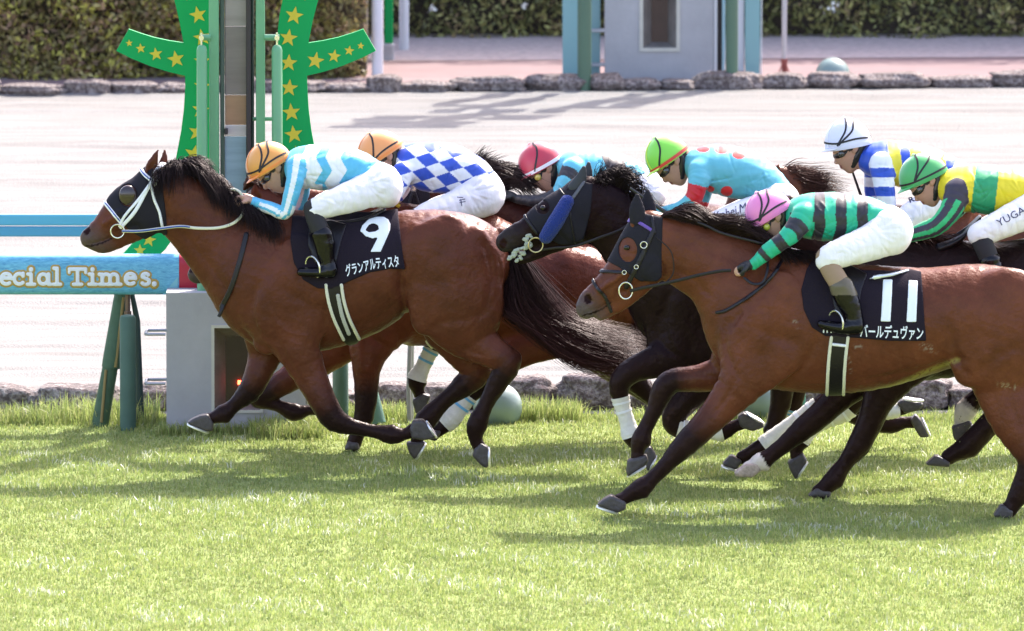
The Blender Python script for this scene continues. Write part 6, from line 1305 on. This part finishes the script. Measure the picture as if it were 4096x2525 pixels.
# mirror strip: its reflections are painted on as plain coloured sections
for nm, y0, y1, c, mt in (('grey_reflection', TOPY, 105, (.30, .27, .25), .0), ('grey_reflection', 106, 380, (.20, .175, .165), .0), ('amber_reflection', 381, 500, (.36, .22, .13), 0), ('pale_reflection', 501, 545, (.60, .56, .54), 0), ('blue_reflection', 546, 1180, (.27, .40, .46), 0)):
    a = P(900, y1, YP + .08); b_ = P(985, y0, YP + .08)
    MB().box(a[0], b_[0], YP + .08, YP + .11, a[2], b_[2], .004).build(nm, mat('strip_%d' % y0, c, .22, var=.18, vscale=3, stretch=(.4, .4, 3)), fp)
for (xa, xb) in ((798, 842), (1058, 1118)):
    p, q = P(xa, 150, YP - .03), P(xb, 150, YP - .03)
    MB().tube([p, q], .022, 12).build('bracket', LG, fp, True)
for xa in (806, 1108):
    p = P(xa, 150, YP - .06); MB().tube([p + np.array([0, -.06, 0]), p + np.array([0, .05, 0])], .018, 8).tube([p + np.array([0, -.03, .035]), p + np.array([0, -.03, -.06])], .008, 8).build('bolt', METAL, fp, True)
p = P(905, 525, YP + .03); MB().box(p[0] - .012, p[0] + .012, YP, YP + .06, p[2] - .02, p[2] + .02, .003).build('latch', mat('black_frame', (.018, .014, .018), .4), fp)
for (xa, xb) in ((1011, 1088),):
    p, q = P(xa, 476, YP + .05), P(xb, 476, YP + .05); MB().tube([p, q], .014, 10).build('cross_tie', LG, fp, True)
# ---- star sign: a green curved board with yellow stars
YS = YP + .40
SG = mat('sign_green', (.004, .33, .085), .5, spec=.2)
ss = empty('star_sign', (P(985, 1000, YS)[0], YS, 0), 'large green curved sign board with yellow stars around the finishing post', 'sign')
LEFT = [(640, -420), (668, -160), (697, 0), (716, 80), (734, 172), (675, 163), (615, 150), (560, 133), (515, 117), (490, 160), (465, 204), (520, 232), (600, 265), (670, 287), (740, 304), (741, 340), (739, 380), (735, 440), (725, 520), (712, 590), (698, 660), (660, 780), (600, 890), (520, 985), (470, 1040), (590, 1060), (660, 1000), (730, 900), (790, 790), (835, 680), (856, 580), (866, 480), (869, 350), (866, 200), (850, 60), (815, -120), (770, -420)]
def boardm(poly, nm):
    w2 = [P(x, y, YS) for x, y in poly]; MB().prism([(p[0], p[2]) for p in w2], YS, YS + .045).build(nm, SG, ss)
boardm(LEFT, 'board'); boardm([(1970 - x if y < 60 or y > 320 else 1970 - x - 2, y) for x, y in LEFT][::-1], 'board')
YEL = mat('star_yellow', (.62, .50, .03), .5)
def star(cx, cy, r, rot=0):
    c = P(cx, cy, YS); rr = r / S(YS); poly = []
    for i in range(10):
        t = R(90 + rot + 36 * i); q = rr if i % 2 == 0 else rr * .42; poly.append((c[0] + q * math.cos(t), c[2] + q * math.sin(t)))
    w3 = MB(); n = 10; v = [(x, YS - .004, z) for x, z in poly] + [(c[0], YS - .004, c[2])]; w3.add(v, [(i, (i + 1) % n, n) for i in range(n)]); w3.build('star', YEL, ss)
for s_ in [(792, 60, 36, 12), (808, 150, 36, 10), (808, 245, 34, 0), (808, 345, 34, -4), (803, 440, 36, -6), (790, 530, 38, -10), (775, 618, 40, -14), (517, 173, 15, 5), (563, 194, 21, 5), (624, 217, 28, 8), (704, 237, 36, 10),
           (596, 960, 30, -10), (560, 1002, 26, 0), (762, -30, 36, 10), (740, -120, 36, 12),
           (1177, 63, 38, -10), (1154, 152, 37, -8), (1155, 252, 36, -3), (1157, 352, 36, -5), (1165, 450, 38, 5), (1175, 538, 38, 8), (1188, 620, 38, 10), (1262, 243, 36, -10), (1337, 225, 28, -8), (1397, 203, 21, -8), (1443, 184, 15, -5), (1205, -30, 36, -10), (1228, -120, 36, -12)]: star(*s_)
# ---- banner rail, tube rail behind, padded posts
YR = rowY(1708)
br_ = empty('banner_rail', (P(300, 1100, YR)[0], YR, 0), 'padded blue banner rail lettered Special Times in white and gold', 'rail')
z1, z0 = P(0, 1020, YR)[2], P(0, 1182, YR)[2]; xr = P(716, 1100, YR)[0]; xe2 = P(836, 1100, YR)[0]; xl = P(-2600, 1100, YR)[0]
def railpad(x0, x1, nm, m, g=0.0):
    h2 = (z1 - z0) / 2 + g; zc = (z0 + z1) / 2; prof = []
    for i in range(28):
        t = 2 * math.pi * i / 28; c, s2 = math.cos(t), math.sin(t); prof.append((YR + .07 + .085 * np.sign(c) * abs(c) ** .6, zc + h2 * np.sign(s2) * abs(s2) ** .55))
    V = [(x0, y, z) for y, z in prof] + [(x1, y, z) for y, z in prof]; n = 28
    return MB().add(V, [(i, (i + 1) % n, n + (i + 1) % n, n + i) for i in range(n)] + [tuple(range(n)), tuple(reversed(range(n, 2 * n)))]).build(nm, m, br_, True)
m, t, b = newmat('banner_blue'); b.inputs['Roughness'].default_value = .45
tc = t.nodes.new('ShaderNodeTexCoord'); mp = t.nodes.new('ShaderNodeMapping'); mp.inputs['Scale'].default_value = (5, 5, 22); t.links.new(tc.outputs['Object'], mp.inputs[0])
n1 = t.nodes.new('ShaderNodeTexNoise'); n1.inputs['Scale'].default_value = 3; n1.inputs['Detail'].default_value = 8; n1.inputs['Roughness'].default_value = .8; n1.inputs['Distortion'].default_value = .6; t.links.new(mp.outputs[0], n1.inputs['Vector'])
cr = t.nodes.new('ShaderNodeValToRGB'); cr.color_ramp.elements[0].position = .32; cr.color_ramp.elements[0].color = (.04, .22, .45, 1); cr.color_ramp.elements[1].position = .66; cr.color_ramp.elements[1].color = (.20, .58, .76, 1)
t.links.new(n1.outputs[0], cr.inputs[0]); t.links.new(cr.outputs[0], b.inputs['Base Color'])
pad = railpad(xl, xr, 'banner_padding', m); railpad(xr + .001, xe2, 'red_end_padding', mat('red_vinyl', (.42, .012, .035), .4))
# lettering as raised strokes on the padding (own strokes: slab letters)
def slab(name, strokes, w_, off, m_, x0, x1, y0, y1):
    a = P(x0, y1, YR - .02); b2 = P(x1, y0, YR - .02); F = Field((a[0], YR - .06, a[2]), (b2[0], YR + .05, b2[2]), .0045)
    X = F.x[:, None]; Z = F.z[None, :]; px, py = pxof(X, YR - .02, Z)
    d = np.full(px.shape, 1e9)
    for s2 in strokes: d = np.minimum(d, d_line(s2[0], w_ * (s2[1] if len(s2) > 1 else 1), px, py, len(s2) > 2))
    h2 = (z1 - z0) / 2; zc = (z0 + z1) / 2
    zz = np.clip(np.abs((F.z - zc) / h2), 0, .9999); yf = YR + .07 - .085 * (1 - zz ** (1 / .55 * 1.0) ** 1.0) ** .6 if False else YR + .07 - .085 * np.power(np.maximum(1 - np.power(zz, 2 / .55), 0), .3)
    surf = (yf[None, None, :] - off) - F.y[None, :, None]
    F.d = np.maximum(np.maximum(surf, F.y[None, :, None] - YR - .03), (d / S(YR))[:, None, :]).astype(np.float32)
    fmesh(name, F, m_, br_)
def arc(cx, cy, r, a0, a1, n=12, ry=None): return [(cx + r * math.cos(R(t)), cy + (ry or r) * math.sin(R(t))) for t in np.linspace(a0, a1, n)]
K = []
def letter_e(x): K.extend([([(x - 20, 1113), (x + 20, 1113)],), (arc(x, 1115, 20, 0, -180, 10) + arc(x, 1117, 20, 180, 50, 9),)])
def letter_c(x): K.append((arc(x, 1116, 20, -45, -315, 16, 21),)); K.append(([(x + 15, 1094), (x + 15, 1105)],))
def letter_i(x): K.extend([([(x, 1098), (x, 1138)],), ([(x - 12, 1097), (x, 1097)],), ([(x - 14, 1138), (x + 14, 1138)],), ([(x, 1078), (x, 1080)], 1.2)])
def letter_l(x): K.extend([([(x, 1074), (x, 1138)],), ([(x - 12, 1074), (x, 1074)],), ([(x - 14, 1138), (x + 14, 1138)],)])
def letter_a(x): K.append((arc(x - 3, 1117, 18, 0, 360, 16, 20),)); K.append(([(x + 18, 1097), (x + 18, 1138), (x + 26, 1138)],))
def letter_m(x):
    K.extend([([(x - 42, 1098), (x - 30, 1098)],), ([(x - 30, 1098), (x - 30, 1138)],), ([(x - 41, 1138), (x - 20, 1138)],), ([(x + 1, 1112), (x + 1, 1138)],), ([(x - 9, 1138), (x + 11, 1138)],), ([(x + 32, 1112), (x + 32, 1138)],), ([(x + 22, 1138), (x + 44, 1138)],), (arc(x - 14, 1112, 15, -180, 0, 8),), (arc(x + 17, 1112, 15, -180, 0, 8),)])
def letter_s(x): K.append((arc(x, 1105, 13, -30, -200, 8, 10) + arc(x, 1127, 15, -40, 150, 9, 12),))
letter_e(25); letter_c(77); letter_i(124); letter_a(176); letter_l(228)
K.extend([([(278, 1077), (342, 1077)],), ([(310, 1077), (310, 1138)],), ([(294, 1138), (326, 1138)],), ([(277, 1077), (277, 1092)], .8), ([(343, 1077), (343, 1092)], .8)])
letter_i(370); letter_m(439); letter_e(522); letter_s(582); K.append(([(617, 1136), (617, 1138)], 1.35))
# hidden left part of the words, outside the picture
K.append((arc(-115, 1095, 20, -30, -210, 9, 16) + arc(-115, 1124, 20, -40, 160, 10, 15),)); K.extend([([(-75, 1098), (-75, 1160)],), (arc(-57, 1117, 18, 0, 360, 16, 20),)])
slab('gold_lettering', K, 30, .003, mat('gold_ink', (.42, .28, .07), .5), -160, 650, 1055, 1168)
slab('white_lettering', K, 15, .0065, mat('white_ink', (.74, .78, .84), .5), -160, 650, 1060, 1166)
conform('pale_corner', [(650, 1179), (711, 1108), (711, 1179)], [(0, 1, 2)], pad, .003, mat('pale_teal', (.22, .52, .58), .45), br_, YR, yref=0)
# rails and posts
YB = rowY(1600)
rr = empty('blue_rail', (0, YB, 0), 'light blue double rail on the sand side running behind the horses', 'rail')
za, zb_ = P(0, 858, YB)[2], P(0, 948, YB)[2]; zm = P(0, 905, YB)[2]
LB_ = mat('light_blue_paint', (.09, .36, .52), .4)
MB().box(-14, 14, YB, YB + .05, zm + .003, za, .012).build('upper_board', LB_, rr); MB().box(-14, 14, YB + .004, YB + .054, zb_, zm - .003, .012).build('lower_board', mat('mid_blue_paint', (.07, .28, .44), .4), rr)
for x_ in np.arange(-13, 14, 2.6):
    if P(1240, 0, YB)[0] < x_ < P(1300, 0, YB)[0] + .3: continue
xq = P(1298, 1500, YB)[0]
MB().box(xq - .05, xq + .012, YB + .06, YB + .1, -.02, za).build('support_post', LB_, rr); MB().box(xq + .014, xq + .03, YB + .058, YB + .1, -.02, za).build('support_post', WPOST, rr)
for x_ in (P(-900, 0, YB)[0], P(5000, 0, YB)[0]): MB().box(x_ - .03, x_ + .03, YB + .06, YB + .1, -.02, za).build('support_post', LB_, rr)
post('padded_post', 480, 545, 1259, 1722, DGREEN, 'dark green padded upright under the banner rail', 'post', 'green padded posts', Y=rowY(1722))
YQ = rowY(1700)
q = empty('rail_support', P(530, 1708, YQ), 'narrow dark green tapered support beside the padded upright', 'post')
a0, a1, t0, t1 = P(545, 1706, YQ + .1), P(577, 1706, YQ + .1), P(528, 1185, YQ + .1), P(552, 1285, YQ + .1)
MB().tube([((a0[0] + a1[0]) / 2, YQ + .12, -.02), ((a0[0] + a1[0]) / 2 - .02, YQ + .12, t1[2]), (t0[0] + .0, YQ + .1, t0[2] + .02)], [.03, .022, .016], 10).build('tube_leg', mat('deep_green', (.03, .055, .05), .5), q, True)  # tapered leg in one even dark green
p, e_ = P(511, 1175, YQ), P(511, 1262, YQ); MB().tube([p, e_], .018, 10).tube([e_ + np.array([0, 0, .03]), e_], .026, 10).build('bracket_pin', mat('bronze', (.16, .10, .08), .4, metal=.5), q, True)
YD = rowY(1706)
q = empty('slanted_strut', P(400, 1706, YD), 'leaning dark green padded strut holding the banner rail', 'strut')
MB().tube([P(398, 1712, YD), P(442, 1462, YD + .1)], [.060, .055], 16).build('lower_sleeve', mat('moss_padding', (.055, .105, .05), .7, var=.2, vscale=7, bump=.3), q, True)
MB().tube([P(444, 1470, YD + .1), P(450, 1430, YD + .1), P(490, 1180, YD + .2)], [.066, .066, .058], 16).build('upper_sleeve', mat('moss_padding2', (.06, .115, .065), .7, var=.15, vscale=6, bump=.3), q, True)
MB().tube([P(405, 1690, YD - .07), P(424, 1480, YD + .035)], .010, 6).tube([P(462, 1470, YD + .03), P(494, 1190, YD + .13)], .010, 6).build('lacing_strip', mat('tan_lace', (.25, .18, .06), .8), q, True)
post('padded_post', 1330, 1394, 1150, 1690, DGREEN, 'dark green padded upright right of the concrete housing', 'post', 'green padded posts', Y=rowY(1690))
q = empty('slanted_strut', P(1520, 1690, YD), 'pale green leaning strut seen between the legs of the bay horse', 'strut')
MB().tube([P(1516, 1695, YD), P(1440, 1400, YD + .1), P(1400, 1180, YD + .2)], [.05, .05, .045], 14).build('sleeve', mat('pale_green_padding', (.09, .19, .14), .6, bump=.2), q, True)
YT = rowY(1695)
q = empty('rail_stanchion', P(1642, 1695, YT), 'thin grey metal stanchion between the bandaged legs', 'stanchion')
MB().tube([P(1642, 1698, YT), P(1645, 1450, YT), P(1648, 1180, YT)], .021, 12).build('tube', mat('galvanised', (.42, .42, .45), .4, metal=.4), q, True)
MB().tube([P(1638, 1698, YT - .06), P(1634, 1560, YT - .05), P(1640, 1380, YT - .03)], .016, 10).build('tube_brace', mat('grey_tube', (.25, .24, .25), .5), q, True)
post('green_stake', 3195, 3222, 1150, 1675, mat('teal_padding', (.05, .20, .14), .6), 'green stake between the hind legs near the hidden ball', 'post', Y=rowY(1675))
# ---- far finishing post
YF = G(0, 352)[1]
ff = empty('far_post', (P(2600, 350, YF)[0], YF, 0), 'far finishing post with teal panels, green columns and a grey concrete housing', 'post')
TEAL = mat('teal_panel', (.19, .36, .38), .45)
def fbox(x0, x1, ytop, ybot, y0, dep, m, nm, par=ff):
    a = P(x0, ybot, YF + y0); b2 = P(x1, ytop, YF + y0); return MB().box(a[0], b2[0], YF + y0, YF + y0 + dep, max(a[2], -.02), b2[2], .006).build(nm, m, par)
fbox(2250, 2325, -900, 340, .25, .1, TEAL, 'teal_panel'); fbox(2326, 2402, -900, 300, .6, .1, mat('teal_panel_light', (.26, .45, .48), .45), 'teal_panel')
fbox(2980, 3042, -900, 330, .25, .1, TEAL, 'teal_panel'); fbox(3043, 3050, -900, 330, .25, .1, mat('pale_edge', (.6, .66, .68), .5), 'panel_edge')
fbox(2950, 2979, -900, 330, .3, .1, WPOST, 'white_panel'); fbox(2862, 2890, -900, 300, .5, .1, mat('black_frame', (.018, .014, .018), .4), 'black_pole'); fbox(2888, 2902, -900, 310, .45, .05, mat('pale_blue_edge', (.3, .5, .58), .5), 'panel_edge')
for (x0, x1, yb2) in ((2310, 2366, 362), (2902, 2952, 356)):
    Y2 = G(0, yb2 - 4)[1] - .12; a = P(x0, yb2, Y2); b2 = P(x1, yb2, Y2); r = (b2[0] - a[0]) / 2; x = (a[0] + b2[0]) / 2; zt = P(x0, -900, Y2)[2]
    MB().tube([(x, Y2, -.02), (x, Y2, zt)], r, 18).build('padded_column', mat('far_green_padding', (.075, .14, .09), .6, var=.08, vscale=2), ff, True)
fh, a, b_, zt = housing('camera_housing', YF + .35, 2420, 2855, -160, 318, (2572, -40, 2706, 192), .8, 'grey concrete housing with a narrow recessed window beyond the far kerb', trimw=14, inner=(.26, .24, .22))
MB().box(b_[0] + .003, b_[0] + .03, YF + .34, YF + .9, 0, zt - .01).build('side_plate', mat('pale_plate', (.55, .56, .58), .5), fh)
for py in (125, 262):
    p = P(2368, py, YF + .4); q = P(2420, py, YF + .4); MB().tube([q, p, p + np.array([0, .15, 0]), q + np.array([0, .15, 0])], .011, 8).build('step_rung', mat('galvanised', (.42, .42, .45), .4, metal=.4), fh, True)
# its unseen sign boards; the top panels are shaped for their shadow on the sand
def fsign(poly):
    w2 = [P(x, y, YF + .1) for x, y in poly]; MB().prism([(p[0], p[2]) for p in w2], YF + .1, YF + .15).build('unseen_sign_board', SG, ff)
fl = [(2645 + (x - 985) * .79, (y - 1731) * .79 + 352) for x, y in LEFT]
fsign([(x, y) for x, y in fl if y < -60 or True][:22] + fl[28:])
fr = [(2 * 2645 - x, y) for x, y in fl][::-1]; fsign([q for i, q in enumerate(fr)])
for k, (x0, x1, h0, h1) in enumerate(((2290, 2560, 4.2, 4.9), (2380, 2900, 5.0, 5.9), (2740, 3010, 4.1, 4.7), (2560, 2740, 3.3, 4.95))):
    fsign([(x0 + 25 * (j % 3), 352 - (h0 + (h1 - h0) * j / 5) * 449) for j in range(6)] + [(x1 - 20 * (j % 2), 352 - (h0 + (h1 - h0) * j / 5) * 449) for j in range(5, -1, -1)])
# ------------------------------------------------------------------ turf blades
def blades(n, xr_, yr_, hmin, hmax, wd, seed, clump=True, lean=.5):
    rg = np.random.default_rng(seed); x = rg.uniform(*xr_, n); y = rg.uniform(*yr_, n)
    if clump:
        cxy = np.stack([rg.uniform(*xr_, n // 9), rg.uniform(*yr_, n // 9)], 1); k = rg.integers(0, len(cxy), n); s = rg.random(n) < .62
        x = np.where(s, cxy[k, 0] + rg.normal(0, .028, n), x); y = np.where(s, cxy[k, 1] + rg.normal(0, .028, n), y)
    pat = .5 + .5 * np.sin(x * 1.9 + 1.3 * np.sin(y * 1.1)) * np.sin(y * 2.3 + .8 * np.sin(x * 1.7)) + .25 * np.sin(x * 6.1 + y * 4.7) 
    h = (hmin + (hmax - hmin) * rg.random(n) ** 1.5) * (.75 + .5 * np.clip(pat, 0, 1.2)); a = rg.random(n) * 6.283; ln = lean * rg.random(n) ** 1.3; w_ = wd * (.6 + .8 * rg.random(n))
    dxy = np.stack([np.cos(a), np.sin(a)], 1); tw = rg.random(n) * 6.283; wx = np.stack([np.cos(tw), np.sin(tw)], 1) * w_[:, None]
    b0 = np.stack([x, y, np.full(n, -.004)], 1); W3 = np.column_stack([wx, np.zeros(n)])
    mid_ = b0 + np.column_stack([dxy * (h * ln * .35)[:, None], h * .6]); top = b0 + np.column_stack([dxy * (h * ln * 1.15)[:, None], h * (1 - .35 * ln)])
    V = np.stack([b0 - W3, b0 + W3, mid_ + W3 * .8, mid_ - W3 * .8, top], 1).reshape(-1, 3); i = np.arange(n)[:, None] * 5
    q = i + np.array([[0, 1, 2, 3]]); t3 = i + np.array([[3, 2, 4]]); return V, t3, q, pat, rg
def grassmat(n, gloss=.38):
    m, t, b = newmat(n); b.inputs['Roughness'].default_value = gloss; b.inputs['Specular IOR Level'].default_value = .5
    a = t.nodes.new('ShaderNodeAttribute'); a.attribute_name = 'Col'; t.links.new(a.outputs['Color'], b.inputs['Base Color'])
    tr = t.nodes.new('ShaderNodeBsdfTranslucent'); mx = t.nodes.new('ShaderNodeMixShader'); mx.inputs[0].default_value = .45
    t.links.new(a.outputs['Color'], tr.inputs[0]); t.links.new(b.outputs[0], mx.inputs[1]); t.links.new(tr.outputs[0], mx.inputs[2]); t.links.new(mx.outputs[0], t.nodes['Material Output'].inputs[0]); return m
GM = grassmat('grass_blade')
def grass(name, n, xr_, yr_, hmin, hmax, wd, seed, pal, lean=.5, clump=True):
    V, t3, q, pat, rg = blades(n, xr_, yr_, hmin, hmax, wd, seed, clump, lean); pal = np.array(pal); k = rg.random(n)
    c = pal[np.minimum((k * len(pal)).astype(int), len(pal) - 1)] * (.8 + .4 * rg.random((n, 1))) * (.85 + .3 * np.clip(pat, 0, 1))[:, None]
    o = mesh(name, V, (t3, q), GM, None, col=np.repeat(c, 5, 0), org=np.zeros(3)); return tag(o, kind='stuff')
PALG = [(.255, .32, .09), (.295, .355, .105), (.215, .28, .085), (.325, .36, .125), (.27, .335, .09), (.36, .375, .16)]
y_near = rowY(2640)
grass('turf_grass', 420000, (-4.6, 4.6), (y_near, YK - .15), .012, .048, .0034, 21, PALG, .7)
grass('turf_grass', 60000, (-10, -4.6), (y_near, YK - .15), .03, .08, .005, 22, PALG, .7)
grass('turf_grass', 60000, (4.6, 10), (y_near, YK - .15), .03, .08, .005, 23, PALG, .7)
# longer grass along the kerb and the post foot
def tuft(name, n, x0, x1, r0, r1, h0, h1, seed):
    grass(name, n, (P(x0, 1650, YK)[0], P(x1, 1650, YK)[0]), (rowY(r1), rowY(r0)), h0, h1, .0036, seed, PALG, .8)
tuft('long_grass', 3400, -300, 640, 1668, 1705, .05, .20, 31)
tuft('long_grass', 1600, 640, 1330, 1735, 1745, .05, .12, 32); tuft('long_grass', 1600, 1020, 1300, 1733, 1760, .06, .17, 35)
tuft('long_grass', 1800, 1400, 1720, 1665, 1695, .05, .15, 33); tuft('long_grass', 1700, 2070, 2320, 1665, 1690, .05, .19, 34); tuft('long_grass', 3000, 2320, 4400, 1668, 1690, .03, .10, 36)
# pale dry blades, sun glints on the turf painted into their colour
V, t3, q, pat, rg = blades(30000, (-5, 5), (y_near, YK - .3), .03, .06, .0038, 55, True, 1.7)
keep = (pat + .25 * rg.random(len(pat)) > .86); kk = np.repeat(keep, 5); idx = np.cumsum(kk) - 1
t3 = idx[t3[keep]]; q = idx[q[keep]]; V = V[kk]
tag(mesh('dry_glint_grass', V, (t3, q), grassmat('dry_glint_blade', .25), None, col=np.tile(np.array((.57, .60, .45)), (len(V), 1)), org=np.zeros(3)), kind='stuff')

# turf and soil thrown up behind the hind hooves
rg = np.random.default_rng(77); cl = MB()
for k in range(90):
    x = rg.normal(3925, 55); y = rg.normal(1720, 60); p = P(x, y, HF['Yc'] + rg.normal(0, .15)); r = rg.uniform(.002, .006)
    if p[2] < .03: continue
    v = [p + rg.normal(0, 1, 3) * r for _ in range(4)]; cl.add(v, [(0, 1, 2), (0, 1, 3), (1, 2, 3), (0, 2, 3)])
tag(cl.build('flying_turf_bits', mat('clod', (.16, .15, .07), .9)), kind='stuff')
